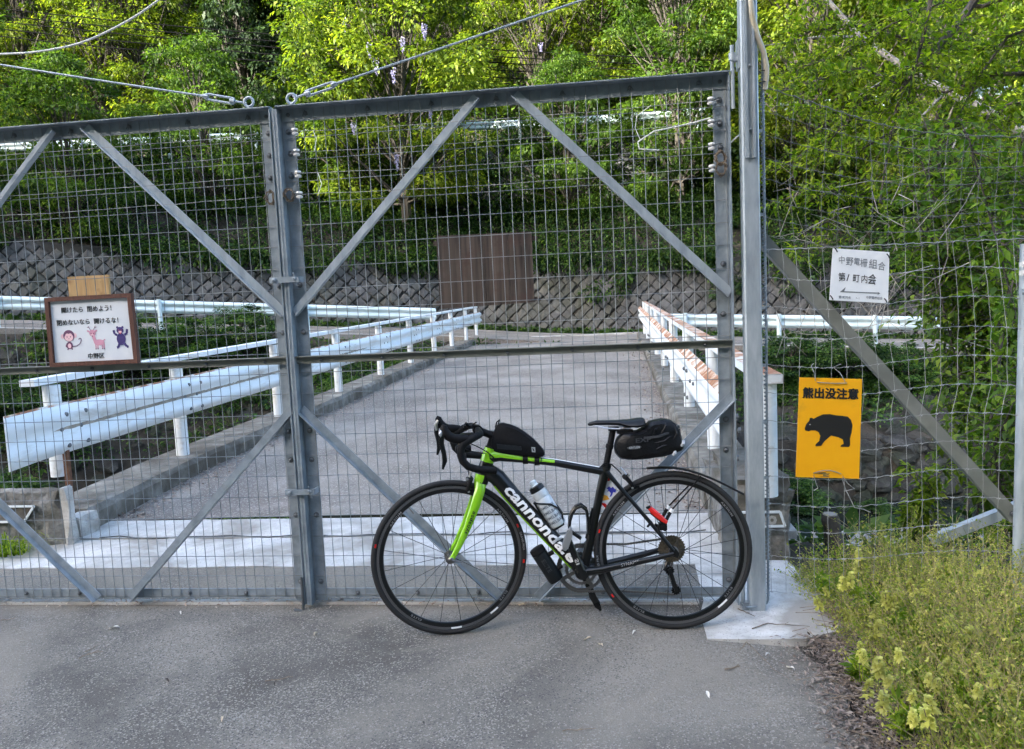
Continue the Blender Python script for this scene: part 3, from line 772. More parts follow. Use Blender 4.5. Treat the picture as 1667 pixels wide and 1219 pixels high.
# ================================================================== GATE
def lpart(o, mb, name, mat, smooth=False, parent=None):
    off = -Vector(o.location)
    mb.xf(lambda p: p + off)
    return mb.build(name, mat, parent or o, smooth)
ZT, ZB = 2.357, 0.045
def bolt_head(mb, x, y, z, r=0.009):
    mb.lathe((x, y, z), (0, -1, 0), [(0, r * 1.5), (0.003, r * 1.5), (0.003, r), (0.011, r), (0.014, r * .5)], 8)
def gate_leaf(label, xa, xb, joint, has_ins):
    """xa = hinge side X, xb = meeting side X, joint = +1 when the meeting stile is the right one"""
    x0, x1 = min(xa, xb), max(xa, xb); xm = (x0 + x1) / 2
    o = empty('gate_leaf', (xm, 0, 0), label, 'gate')
    mb = MB(); mb.box((x0, 0.004, ZT - 0.062), (x1, 0.010, ZT - 0.005)); mb.box((x0 - .004, -0.048, ZT - 0.005), (x1 + .004, 0.010, ZT))
    lpart(o, mb, 'top_rail', M['galv'])
    mb = MB(); mb.box((x0, 0.004, ZB - .004), (x1, 0.010, ZB + 0.042)); mb.box((x0, 0.010, ZB - .004), (x1, 0.05, ZB + 0.001))
    lpart(o, mb, 'bottom_rail', M['galv'])
    for (xs0, xs1, fx) in ((x0, x0 + 0.062, x0), (x1 - 0.062, x1, x1)):
        mb = MB(); mb.box((xs0, 0.0105, ZB - .02), (xs1, 0.016, ZT - 0.006))
        s = 0.0025
        mb.box((fx - s - .0005, -0.042, ZB - .025), (fx + s, 0.0104, ZT - 0.0065))
        lpart(o, mb, 'stile', M['galv'])
    mb = MB(); mb.box((x0 + .003, -0.010, 1.182), (x1 - .003, -0.0045, 1.214)); mb.box((x0 + .003, -0.032, 1.214), (x1 - .003, -0.0045, 1.218))
    lpart(o, mb, 'middle_rail', M['olive_steel'])
    xr, xl = x1 - 0.006, x0 + 0.006
    for (a, b) in (((xm - 0.085, ZT - 0.02), (xl, 1.42)), ((xm + 0.085, ZT - 0.02), (xr, 1.42)), ((xl, 0.968), (xm - 0.085, ZB)), ((xr, 0.968), (xm + 0.085, ZB))):
        p0, p1 = Vector((a[0], -0.008, a[1])), Vector((b[0], -0.008, b[1]))
        mb = MB()
        up = Vector((0, 0, 1)) if a[1] < b[1] or True else None
        mb.bar(p0, p1, (0, 1, 0), -0.0025, 0.0025, -0.02, 0.02)
        d = (p1 - p0).normalized(); sgn = 1 if d.cross(Vector((0, 1, 0))).z > 0 else -1
        # flange stands towards the viewer along the lower edge
        e = 0.02 * sgn
        lo, hi = (-0.020, -0.0155) if e > 0 else (0.0155, 0.020)
        mb.bar(p0, p1, (0, 1, 0), -0.030, -0.003, lo, hi)
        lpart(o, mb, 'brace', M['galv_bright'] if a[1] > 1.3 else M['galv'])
    # welded mesh: uprights every 50 mm, cross wires every 100 mm
    mb = MB()
    n = int(round((x1 - x0 - 0.02) / 0.05))
    for i in range(n + 1):
        x = x0 + 0.012 + (x1 - x0 - 0.024) * i / n
        j = random.uniform(-.0015, .0015)
        mb.tube([(x + j, -0.0005, ZB), (x + random.uniform(-.0015, .0015), -0.0005 + random.uniform(-.002, .001), 1.2), (x + random.uniform(-.0015, .0015), -0.0005, ZT - 0.008)], 0.0017, 5)
    z = ZB + 0.008
    while z < ZT - 0.05:
        zz = z + random.uniform(-.002, .002)
        mb.tube([(x0 + .004, 0.0024, zz), (xm, 0.0024, zz + random.uniform(-.003, .003)), (x1 - .004, 0.0024, zz + random.uniform(-.002, .002))], 0.0017, 5); z += 0.0985
    tag(lpart(o, mb, 'wire_mesh', M['wire']), kind='stuff')
    # bolts and mesh clips
    mb = MB()
    for xs0 in (x0 + 0.034, x1 - 0.034):
        for z in (0.12, 0.45, 0.72, 0.86, 1.33, 1.55, 2.05, 2.15, 2.25, 2.325):
            bolt_head(mb, xs0 + random.uniform(-.004, .004), 0.0105, z)
    for i in range(7):
        x = x0 + 0.12 + (x1 - x0 - 0.24) * i / 6
        bolt_head(mb, x, 0.004, ZT - 0.03, 0.007); mb.tube([(x - .012, -0.003, ZT - .042), (x, -0.006, ZT - .018), (x + .014, -0.003, ZT - .04)], .002, 5)
        bolt_head(mb, x + .1, 0.004, ZB + 0.02, 0.007); bolt_head(mb, x, -0.010, 1.198, 0.006)
    tag(lpart(o, mb, 'bolts', M['bolt']), kind='stuff')
    # electric wires tied along the upper rows
    for z in (2.24, 2.147, 2.05, 1.957):
        mb = MB(); pts = []
        for i in range(15):
            t = i / 14; x = x0 + 0.075 + (x1 - x0 - 0.15) * t
            pts.append((x, -0.022 - 0.006 * math.sin(t * 9 + z * 7), z + 0.004 - 0.012 * math.sin(math.pi * t) + random.uniform(-.002, .002)))
        mb.tube(pts, 0.0014, 5); lpart(o, mb, 'electric_wire', M['fence_wire'])
        if has_ins:
            for s in (x0 + 0.075, x1 - 0.075):
                mb = MB(); mb.lathe((s, -0.022, z + 0.002 - .016), (0, 0, 1), [(0, .008), (.002, .014), (.009, .0155), (.0125, .011), (.016, .009), (.0195, .011), (.023, .0155), (.03, .014), (.032, .008)], 14)
                dx = -0.03 if s < xm else 0.03
                ins = lpart(o, mb, 'insulator', M['ceramic'], True)
                t = MB(); t.tube([(s, -0.022, z + .002), (s + dx, -0.014, z + 0.012), (s + dx * 1.6, 0.004, z + .016)], .0022, 5); t.tube([(s - .016, -.03, z), (s + .016, -.03, z + .003)], .003, 5)
                tag(lpart(o, t, 'tie_wire', M['bolt'], parent=ins), kind='stuff')
    return o, x0, x1, xm
gl, lx0, lx1, lxm = gate_leaf('left wire-mesh gate leaf, cut by the picture edge, carrying the framed animal notice', -3.445, -1.447, 1, False)
gr, rx0, rx1, rxm = gate_leaf('right wire-mesh gate leaf that the bicycle leans against', 0.588, -1.413, -1, True)
# extra hardware of the right leaf
mb = MB(); mb.box((-1.438, -0.036, 0.02), (-1.4165, -0.030, ZT - 0.01)); mb.tube([(-1.428, -0.031, 0.02), (-1.428, -0.031, ZT - .02)], 0.008, 8)
lpart(gr, mb, 'cover_strip', M['galv'])
for z in (1.574, 0.577):
    mb = MB(); mb.box((-1.495, -0.06, z - .012), (-1.355, -0.052, z + .014)); mb.box((-1.36, -.052, z - .012), (-1.352, .0, z + .014))
    bolt_head(mb, -1.47, -.06, z, .01); bolt_head(mb, -1.375, -.052, z + .004, .01); mb.tube([(-1.375, -.07, z + .03), (-1.375, -.055, z + .005), (-1.37, -.05, z - .03)], .004, 6)
    lpart(gr, mb, 'latch', M['galv'])
mb = MB(); mb.tube([(-1.452, -0.045, 0.16), (-1.452, -0.045, 0.0), (-1.455, -.062, -.0), (-1.49, -.066, 0.008)], .007, 8)
lpart(gr, mb, 'drop_bolt', M['bolt'])
for (z, x) in ((1.955, -1.475), (1.96, -1.385), (2.0, 0.548), (1.955, .55)):
    mb = MB()
    for k in range(5):
        c = Vector((x, -0.03, z)); pts = []
        ph = random.uniform(0, 6)
        for i in range(9):
            t = i / 8 * 2 * math.pi
            pts.append(c + Vector((math.cos(t + ph) * random.uniform(.014, .028), random.uniform(-.012, .02), math.sin(t + ph) * random.uniform(.02, .036))))
        mb.tube(pts, .0022, 5)
    lpart(gl if x < -1.45 else gr, mb, 'wire_tangle', M['twig'])
for (pts, r_, m_) in (([(-1.25, -.03, 2.24), (-1.235, -.034, 2.2), (-1.25, -.03, 2.147)], .0018, 'white_vinyl'), ([(-1.24, -.03, 2.05), (-1.225, -.034, 2.0), (-1.245, -.03, 1.957)], .0018, 'white_vinyl'),
             ([(0.51, -.02, 2.172), (.44, -.028, 2.155), (.36, -.03, 2.142), (.27, -.03, 2.13), (.2, -.03, 2.09)], .0035, 'white_vinyl'), ([(.2, -.03, 2.09), (.205, -.03, 2.06), (.24, -.03, 2.055), (.29, -.03, 2.05)], .003, 'white_vinyl'),
             ([(.26, -.03, 2.24), (.2, -.03, 2.2), (.19, -.03, 2.15), (.21, -.03, 2.1)], .0018, 'white_vinyl'), ([(.59, -.02, 2.06), (.62, -.02, 2.085), (.65, .06, 2.11)], .0035, 'white_vinyl')):
    mb = MB(); mb.tube(pts, r_, 6); lpart(gr, mb, 'lead_wire', M[m_], True)
# eye bolts and guy cables on top of the leaves
def eye_bolt(leaf, x):
    mb = MB(); c = Vector((x, -0.02, ZT + 0.032)); pts = [c + Vector((math.cos(t) * .021, 0, math.sin(t) * .021)) for t in np.linspace(-math.pi / 2, 1.5 * math.pi, 17)]
    mb.tube(pts, .0065, 8); mb.lathe((x, -.02, ZT), (0, 0, 1), [(0, .012), (.006, .012), (.006, .008), (.014, .007)], 10)
    lpart(leaf, mb, 'eye_bolt', M['galv_bright'], True)
    return c
def guy(label, p0, p1, sag):
    o = empty('guy_cable', p0, label, 'cable')
    p0, p1 = Vector(p0), Vector(p1); d = (p1 - p0); L = d.length; d.normalize()
    mb = MB(); k = 18
    a = p0 + d * 0.25
    mb.tube([a + (p1 - a) * (i / k) - Vector((0, 0, sag * 4 * (i / k) * (1 - i / k))) for i in range(k + 1)], .0048, 7)
    lpart(o, mb, 'cable', M['galv_bright'], True)
    mb = MB(); s = Vector((0, 0, 1)); s = (s - d * s.dot(d)).normalized()
    for q in (-1, 1): mb.tube([p0 + d * .06 + s * .011 * q, p0 + d * .075 + s * .012 * q, p0 + d * .185 + s * .012 * q, p0 + d * .2 + s * .008 * q], .0055, 6)
    mb.tube([p0, p0 + d * .07], .005, 6); mb.tube([p0 + d * .185, p0 + d * .26], .0055, 6); mb.lathe(p0 + d * .055, d, [(0, .01), (.012, .012), (.024, .01)], 8); mb.lathe(p0 + d * .185, d, [(0, .01), (.012, .012), (.024, .01)], 8)
    lpart(o, mb, 'turnbuckle', M['galv_bright'], True)
c1 = eye_bolt(gl, -1.548); c2 = eye_bolt(gr, -1.345)
guy('steel guy cable rising left from the left gate leaf', c1 + Vector((-.012, 0, -.004)), (-4.2, -0.02, 2.995), 0.012)
guy('steel guy cable rising right from the gate joint to the tall post', c2 + Vector((.012, 0, .002)), (0.66, -0.02, 2.87), 0.004)

# ------------------------------------------------------------------ gate post with channel, hinge and conduit
gp = empty('gate_post', (0.668, -0.03, 0), 'tall square galvanised gate post between gate and fence', 'post')
mb = MB(); w = 0.0355; c = 0.006
ring = [(-w, -w + c), (-w + c, -w), (w - c, -w), (w, -w + c), (w, w - c), (w - c, w), (-w + c, w), (-w, w - c)]
mb.loft([[(0.668 + a, -0.03 + b, z) for a, b in ring] for z in (-0.005, 1.0, 2.0, 3.05)]); lpart(gp, mb, 'shaft', M['galv_bright'])
mb = MB(); mb.box((0.645, -.085, 1.985), (0.649, -.0665, 3.05)); mb.box((0.682, -.085, 1.985), (0.686, -.0665, 3.05)); mb.box((0.649, -.0705, 1.985), (0.682, -.0665, 3.05))
mb.box((0.649, -.085, 1.985), (.656, -.082, 3.05)); mb.box((0.675, -.085, 1.985), (.682, -.082, 3.05))
for z in (2.1, 2.36, 2.7): bolt_head(mb, .6655, -.0705, z, .005)
lpart(gp, mb, 'channel_strut', M['galv_bright'])
mb = MB(); mb.tube([(0.603, -.035, 2.20), (0.603, -.035, 2.46)], .0085, 10); mb.bar((0.598, -.035, 2.405), (0.634, -.035, 2.405), (0, 1, 0), -.012, .012, -.012, .012); mb.lathe((0.603, -.035, 2.398), (0, 0, 1), [(0, .015), (.03, .015)], 10); mb.box((0.624, -.06, 2.36), (0.632, 0.0, 2.48))
lpart(gp, mb, 'hinge', M['galv_bright'], True)
mb = MB(); mb.tube([(0.607, -.035, 0.03), (0.607, -.035, 0.16)], .009, 10); mb.box((0.606, -.05, 0.02), (0.632, -.02, 0.034)); mb.box((0.60, -.06, -.002), (0.63, 0.0, 0.02))
lpart(gp, mb, 'lower_hinge', M['galv'], True)
mb = MB(); mb.tube([(0.665, -.045, 3.05), (0.667, -.095, 2.8), (0.67, -.1, 2.62), (0.678, -.09, 2.55), (0.70, -.07, 2.48), (0.728, -.05, 2.42), (0.742, -.04, 2.36), (0.742, -.035, 2.32), (0.736, -.03, 2.27)], .0115, 10)
lpart(gp, mb, 'conduit', M['pvc'], True)
mb = MB(); mb.tube([(0.727 + .016 * math.cos(t), -.03 + .016 * math.sin(t), 2.345) for t in np.linspace(0, 6.28, 12)], .0025, 5); mb.tube([(0.727 + .016 * math.cos(t), -.03 + .016 * math.sin(t), 2.3) for t in np.linspace(0, 6.28, 12)], .0025, 5)
lpart(gp, mb, 'cable_tie', M['black_ink'])

# ------------------------------------------------------------------ knotted wire fence on the right
fence = empty('wire_fence', (1.26, 0.0, 0), 'knotted farm wire fence between the square post and the round post', 'fence')
zs = [0.07, 0.235, 0.355, 0.475, 0.60, 0.725, 0.85, 0.975, 1.10, 1.225, 1.355, 1.48, 1.60, 1.66, 1.74, 1.82, 1.91, 2.0, 2.1, 2.2, 2.3]
FX0, FX1 = 0.735, 2.35
def fence_pt(s, z):
    x = FX0 + (FX1 - FX0) * s
    sagz = 0.0
    if z > 1.58: sagz = -(x - FX0) * (0.27 * (z - 1.58) / 0.7) - 0.06 * math.sin(math.pi * min(1, (x - .73) / 1.05)) * (z > 1.6)
    else: sagz = -0.02 * math.sin(3 * s * math.pi) - 0.03 * s * (z / 1.6)
    bul = 0.009 * math.sin(x * 9 + z * 5) * (0.4 + (z > 1.1))
    return Vector((x + bul + (0.03 * math.sin(z * 2.3) * math.sin(math.pi * s) if z > .9 else 0), 0.006 * math.sin(x * 7 + z * 4), z + sagz))
NV = 25
mb = MB(); kn = MB(); ub = MB(); uk = MB()
for k, z in enumerate(zs):
    pts = []
    r_ = 0.0019 if k in (0, len(zs) - 1, 12) else 0.0011
    for i in range(NV * 4 + 1):
        s = i / (NV * 4); p = fence_pt(s, z); p.z += 0.0022 * math.sin(i * math.pi / 2 + k) + random.uniform(-.0008, .0008); pts.append(p)
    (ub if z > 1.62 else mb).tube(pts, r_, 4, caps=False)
for i in range(NV + 1):
    s = i / NV; pts = []
    for k in range(len(zs)):
        p = fence_pt(s, zs[k]); p.y -= 0.003; pts.append(p)
        if k < len(zs) - 1:
            q = (p + fence_pt(s, zs[k + 1])) / 2; q.x += random.uniform(-.003, .003); pts.append(q)
        c = p
        (uk if zs[k] > 1.62 else kn).tube([c + Vector((-.007, -.001, -.002)), c + Vector((-.002, -.005, .003)), c + Vector((.002, -.005, -.003)), c + Vector((.007, -.001, .002))], .0021, 4)
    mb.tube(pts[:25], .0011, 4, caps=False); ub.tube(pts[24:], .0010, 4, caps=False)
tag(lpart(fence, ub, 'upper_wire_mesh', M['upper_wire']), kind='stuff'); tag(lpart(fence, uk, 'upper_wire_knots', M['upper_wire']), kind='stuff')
tag(lpart(fence, mb, 'wire_mesh', M['fence_wire']), kind='stuff')
tag(lpart(fence, kn, 'wire_knots', M['fence_wire']), kind='stuff')
# edge rod bound with a spiral
mb = MB(); mb.tube([(0.70, -.03, 2.425), (0.715, -.03, 2.44), (0.7285, -.03, 2.42), (0.727, -.03, 1.2), (0.7185, -.03, 0.04), (0.712, -.03, 0.025), (0.64, -.075, 0.024), (0.615, -.075, .024)], .0052, 8)
lpart(fence, mb, 'edge_rod', M['galv'], True)
mb = MB(); turns = 130
mb.tube([(0.7185 + 0.0085 * (i / (turns * 6)) + .0078 * math.cos(i * math.pi / 3), -.03 + .0078 * math.sin(i * math.pi / 3), 0.06 + 2.28 * i / (turns * 6)) for i in range(turns * 6)], .0021, 4, caps=False)
lpart(fence, mb, 'binding_spiral', M['galv'])
mb = MB()
for z in (.6, .85, 1.1, 1.35, 1.75, 2.1): mb.bar((0.70, -.03, z), (0.722, -.03, z), (0, 1, 0), -.012, .012, -.006, .006)
tag(lpart(fence, mb, 'clips', M['galv_bright']), kind='stuff')
# angle brace across the fence, round post, small ground brace and stake
br = empty('angle_brace', (1.8, 0.05, 0.38), 'long weathered angle brace running down across the wire fence', 'brace')
mb = MB(); p0, p1 = Vector((0.69, .035, 1.70)), Vector((1.80, .05, 0.375))
mb.bar(p0, p1, (0, 1, 0), -.003, .003, -.027, .027); mb.bar(p0, p1, (0, 1, 0), .003, .045, -.027, -.021)
lpart(br, mb, 'angle_bar', M['olive_steel'])
mb = MB(); bolt_head(mb, .715, .032, 1.665, .009); bolt_head(mb, 1.78, .046, 0.4, .009); tag(lpart(br, mb, 'bolts', M['bolt']), kind='stuff')
rp = empty('fence_post', (1.80, 0.0, 0), 'round galvanised fence post at the right picture edge', 'post')
mb = MB(); mb.tube([(1.79, 0.0, -.1), (1.80, 0, 1.0), (1.805, 0, 1.57)], .0305, 18); lpart(rp, mb, 'shaft', M['galv_bright'], True)
for z in (1.36, 1.44, 1.475):
    mb = MB(); mb.lathe((1.805, 0, z), (0, 0, 1), [(0, .033), (.018, .033)], 18); mb.bar((1.765, -.03, z + .009), (1.79, -.035, z + .009), (0, 1, 0), -.008, .008, -.012, .012); mb.lathe((1.772, -.038, z + .009), (0, -1, 0), [(0, .009), (.012, .008), (.014, .004)], 8)
    lpart(rp, mb, 'clamp', M['ceramic'] if z > 1.4 else M['galv_bright'], True)
gb = empty('ground_brace', (1.62, .4, .1), 'short galvanised angle brace rising from the weeds to the round post', 'brace')
mb = MB(); mb.bar((1.60, .42, .15), (1.99, .38, .335), (0, 1, 0), -.003, .003, -.024, .024); mb.bar((1.60, .42, .15), (1.99, .38, .335), (0, 1, 0), .003, .04, .018, .024)
lpart(gb, mb, 'angle_bar', M['galv_bright'])
mb = MB(); mb.box((1.655, .57, -.2), (1.667, .58, .215)); mb.box((1.667, .57, -.2), (1.695, .576, .215)); mb.box((1.683, .576, -.2), (1.695, .60, .215))
st = mb.build('steel_stake', plain('dark_stake', (.035, .037, .04), .6, .4)); tag(st, 'short dark steel stake standing in the weeds behind the fence', 'stake')

# ------------------------------------------------------------------ signs
def bil(c, s, t, off):
    """corners c = TL,TR,BR,BL as (x,z); s 0..1 across, t 0..1 down"""
    x = (c[0][0] * (1 - s) + c[1][0] * s) * (1 - t) + (c[3][0] * (1 - s) + c[2][0] * s) * t
    z = (c[0][1] * (1 - s) + c[1][1] * s) * (1 - t) + (c[3][1] * (1 - s) + c[2][1] * s) * t
    return Vector((x, off, z))
class Sign:
    def __init__(s, name, label, cat, c, y, mat, thick, wpx, hpx, mats=None):
        cx = sum(p[0] for p in c) / 4; s.o = empty(name, (cx, y, min(p[1] for p in c)), label, cat); s.c, s.y, s.w, s.h = c, y, wpx, hpx
        mb = MB(); k = 6
        g = [[bil(c, i / k, j / k, y) for i in range(k + 1)] for j in range(k + 1)]
        vs = [p for r in g for p in r]; n = k + 1
        vs += [p + Vector((0, thick, 0)) for p in vs]; fs = []
        for j in range(k):
            for i in range(k):
                a = j * n + i; fs += [(a, a + n, a + n + 1, a + 1), (a + n * n, a + 1 + n * n, a + n + 1 + n * n, a + n + n * n)]
        for i in range(k):
            for (a, b) in ((i + 1, i), (k * n + i, k * n + i + 1), (i * n, (i + 1) * n), ((i + 1) * n + k, i * n + k)): fs.append((a, b, b + n * n, a + n * n))
        mb.add(vs, fs); s.face = lpart(s.o, mb, 'panel', mat)
    def poly(s, name, polys, mat, off=-0.0015, parent=None):
        mb = MB()
        for q, pl in enumerate(polys):      # overlapping shapes are laid a hair above one another
            mb.add([bil(s.c, a / s.w, b / s.h, s.y + off - .00003 * q) for a, b in pl], [tuple(range(len(pl)))])
        return lpart(s.o, mb, name, mat, parent=parent)
    def text(s, body, cx, cy, size, mat, bold=0.0, wide=1.0, rot=0.0, off=-0.0015, shear=0.0, space=1.0, name='lettering'):
        vs, fs = text_mesh(body, size, bold, shear=shear, space=space); cr, sr = math.cos(rot), math.sin(rot)
        mb = MB()
        mb.add([bil(s.c, (cx + (v.x * wide * cr - v.y * sr)) / s.w, (cy - (v.x * wide * sr + v.y * cr)) / s.h, s.y + off) for v in vs], fs)
        return lpart(s.o, mb, name, mat)
def ell(cx, cy, a, b, rot=0, n=18):
    return [(cx + a * math.cos(t) * math.cos(rot) - b * math.sin(t) * math.sin(rot), cy + a * math.cos(t) * math.sin(rot) + b * math.sin(t) * math.cos(rot)) for t in np.linspace(0, 2 * math.pi, n, endpoint=False)]
def stroke(pts, w):
    out = []
    for i in range(len(pts) - 1):
        (x0, y0), (x1, y1) = pts[i], pts[i + 1]; L = math.hypot(x1 - x0, y1 - y0) or 1; nx, ny = -(y1 - y0) / L * w / 2, (x1 - x0) / L * w / 2
        out.append([(x0 + nx, y0 + ny), (x1 + nx, y1 + ny), (x1 - nx, y1 - ny), (x0 - nx, y0 - ny)])
    return out
# yellow bear warning
yel = mottled('yellow_enamel', [(0.3, (0.8, 0.36, 0.003)), (0.7, (0.86, 0.42, 0.008))], 6, 0.42, bump=0.05, stain=(7.0, 0.6, 0.78, (0.42, 0.26, 0.04), 0.55), coat=0.2)
bs = Sign('bear_warning_sign', 'yellow bear warning sign with black bear, wired to the fence', 'sign', [(0.868, 1.04), (1.130, 1.024), (1.116, 0.584), (0.847, 0.597)], -0.018, yel, 0.004, 295, 477)
for q_, (dx_, dy_) in enumerate(((-1.1, 0), (1.1, 0), (0, -1.0), (0, 1.0))):
    tag(bs.text('熊出没注意', 149 + dx_, 76 + dy_, 53, M['black_ink'], 1.0, 1.0, off=-0.0015 - .00025 * q_), kind='stuff')
bear = [(33, 240), (40, 220), (53, 205), (56, 190), (66, 190), (73, 195), (93, 183), (118, 172), (148, 170), (178, 175), (208, 177), (233, 180), (248, 195), (256, 220), (253, 255), (246, 285), (248, 315), (243, 325), (203, 325), (206, 317), (218, 310), (213, 290), (193, 280), (158, 272), (146, 283), (128, 300), (113, 323), (86, 325), (88, 315), (103, 300), (108, 275), (98, 257), (83, 250), (63, 250), (53, 255), (35, 251)]
bs.poly('bear_silhouette', [bear], M['black_ink'])
bs.poly('bear_eye', [ell(57, 222, 3.2, 2.4)], M['white_vinyl'], -0.0025)
grime = mottled('sign_grime', [(0.3, (0.12, 0.09, 0.03)), (0.7, (0.3, 0.2, 0.05))], 30, 0.8, bump=0)
bs.poly('grime', [[(100 + 30 * math.sin(i), 470 - i * 4 + 2 * (i % 3)), (140 + 20 * math.cos(i * 2), 466 - i * 4), (150, 472 - i * 3)] for i in range(5)], grime, -0.0012)
mb = MB()
for (a, b, c_) in ((82, 20, 222), (80, 455, 210)):
    pts = [bil(bs.c, (a + (c_ - a) * t) / 295, (b - (16 if b > 100 else -3) * math.sin(math.pi * t)) / 477, -0.024) for t in np.linspace(0, 1, 9)]
    mb.tube(pts, .002, 5)
for (s, t, dx) in ((.25, -.0, -.006), (.72, -.0, -.02), (.28, 1.0, .01), (.73, 1.0, .025)):
    p = bil(bs.c, s, t, -0.02); up = 1 if t == 0 else -1
    mb.tube([p + Vector((0, -.003, -.012 * up)), p + Vector((dx, -.004, .025 * up)), p + Vector((dx * 2.2, .012, .05 * up)), p + Vector((dx * .5, .016, .062 * up))], .0019, 5)
p = bil(bs.c, .73, 1.0, -.02); mb.tube([p, p + Vector((.015, 0, -.05)), p + Vector((.05, -.006, -.13)), p + Vector((.09, .0, -.14)), p + Vector((.12, .004, -.155))], .0018, 5)
tag(lpart(bs.o, mb, 'tie_wire', M['fence_wire']), kind='stuff')
# white handwritten notice
wh = mottled('weathered_white_board', [(0.3, (0.66, 0.7, 0.74)), (0.7, (0.78, 0.81, 0.83))], 9, 0.5, bump=0.05)
ws = Sign('notice_board', 'white handwritten notice with a double arrow tied to the fence', 'sign', [(1.012, 1.592), (1.244, 1.563), (1.238, 1.346), (0.996, 1.371)], -0.016, wh, 0.0025, 940, 850)
for ch, x, y, sz, rt in (('中', 160, 190, 135, .1), ('野', 290, 205, 150, 0), ('電', 408, 200, 130, -.05), ('柵', 525, 215, 150, .05), ('組', 675, 225, 165, 0), ('合', 815, 250, 150, -.08)):
    ws.text(ch, x, y, sz, M['grey_ink'], 0.6, 0.85, rt, name='handwriting')
for ch, x, y, sz, rt in (('第', 180, 470, 150, .1), ('1', 275, 470, 170, -.25), ('町', 410, 475, 145, 0), ('内', 545, 480, 145, 0), ('会', 670, 480, 185, -.1)):
    ws.text(ch, x, y, sz, M['black_ink'], 0.9, 0.8, rt, name='handwriting')
ws.poly('arrow', stroke([(170, 700), (790, 690)], 15) + [[(160, 710), (250, 620), (230, 690), (245, 705)], [(810, 692), (765, 668), (775, 692), (765, 720)]], M['grey_ink'])
ws.text('第1町内会', 245, 795, 52, M['grey_ink'], 0.8, 0.85); ws.text('←1', 450, 795, 48, M['grey_ink'], 0.4); ws.text('中野電柵組合', 715, 775, 52, M['grey_ink'], 0.8, 0.85)
mb = MB()
for (s, t) in ((.05, .03), (.97, .08), (.03, .95), (.95, .95)):
    p = bil(ws.c, s, t, -.02); mb.tube([p + Vector((-.006, -.002, .01)), p + Vector((0, -.006, 0)), p + Vector((.007, .004, -.008)), p + Vector((.012, .018, -.004))], .0026, 5)
tag(lpart(ws.o, mb, 'corner_ties', M['black_ink']), kind='stuff')
# framed animal notice on the left leaf
fw = mottled('framed_notice_paper', [(0.3, (0.62, 0.66, 0.7)), (0.7, (0.74, 0.77, 0.8))], 5, 0.4, bump=0)
fc = [(-2.617, 1.528), (-2.212, 1.530), (-2.208, 1.236), (-2.622, 1.234)]
fs_ = Sign('framed_notice', 'white notice with three cartoon animals in a dark red-brown frame', 'sign', fc, -0.030, fw, 0.006, 640, 460)
brown = stripes_wood('red_brown_paint', (0.06, 0.022, 0.014), (0.13, 0.05, 0.03))
for (a, b) in ((0, 1), (1, 2), (2, 3), (3, 0)):
    A, B = Vector((fc[a][0], -.028, fc[a][1])), Vector((fc[b][0], -.028, fc[b][1])); d = (B - A).normalized()
    ext = 0.02 if a in (0, 2) else 0.0
    mb = MB(); mb.bar(A - d * ext, B + d * ext, (0, 1, 0), -.016, .008, -.003 if False else 0.0, .02) if True else None
    cen = Vector((sum(p[0] for p in fc) / 4, -.028, sum(p[1] for p in fc) / 4)); mid = sum((Vector(v) for v in mb.v), Vector()) / len(mb.v)
    if (mid - (A + B) / 2).dot(cen - (A + B) / 2) > 0:
        mb = MB(); mb.bar(A - d * ext, B + d * ext, (0, 1, 0), -.016, .008, -.02, 0.0)
    lpart(fs_.o, mb, 'frame_rail', brown)
[fs_.text('開けたら  閉めよう！', 305 + q_ * .9, 72, 47, M['black_ink'], 0.25, 0.98, off=-.0015 - .0003 * abs(q_)) for q_ in (-1, 0, 1)]; [fs_.text('閉めないなら  開けるな！', 305 + q_ * .9, 165, 47, M['black_ink'], 0.25, 0.98, off=-.0015 - .0003 * abs(q_)) for q_ in (-1, 0, 1)]; [fs_.text('中野区', 335 + q_ * .9, 425, 46, M['black_ink'], 0.25, 0.98, off=-.0015 - .0003 * abs(q_)) for q_ in (-1, 0, 1)]
pk = plain('print_pink', (0.62, 0.3, 0.4), .5); dp = plain('print_plum', (0.15, 0.06, 0.13), .5); sk = plain('print_skin', (0.78, 0.52, 0.55), .5); pu = plain('print_indigo', (0.05, 0.035, 0.16), .5)
# monkey
fs_.poly('monkey_drawing', [ell(78, 265, 14, 18), ell(180, 262, 14, 18)], sk, -.0011)
fs_.poly('monkey_drawing', [ell(130, 262, 46, 44), ell(130, 335, 26, 28)] + stroke([(150, 345), (190, 340), (215, 325), (228, 300), (226, 285), (212, 284), (208, 294)], 5) + stroke([(112, 318), (100, 340), (112, 350)], 8) + stroke([(120, 355), (112, 368)], 10) + stroke([(145, 355), (150, 368)], 10), dp, -.0015)
fs_.poly('monkey_drawing', [ell(130, 275, 36, 28), ell(118, 260, 16, 16), ell(142, 260, 16, 16), ell(130, 338, 14, 18)], sk, -.0019)
fs_.poly('monkey_drawing', [ell(116, 270, 4, 5), ell(144, 270, 4, 5), ell(130, 284, 4, 2.5)], dp, -.0023)
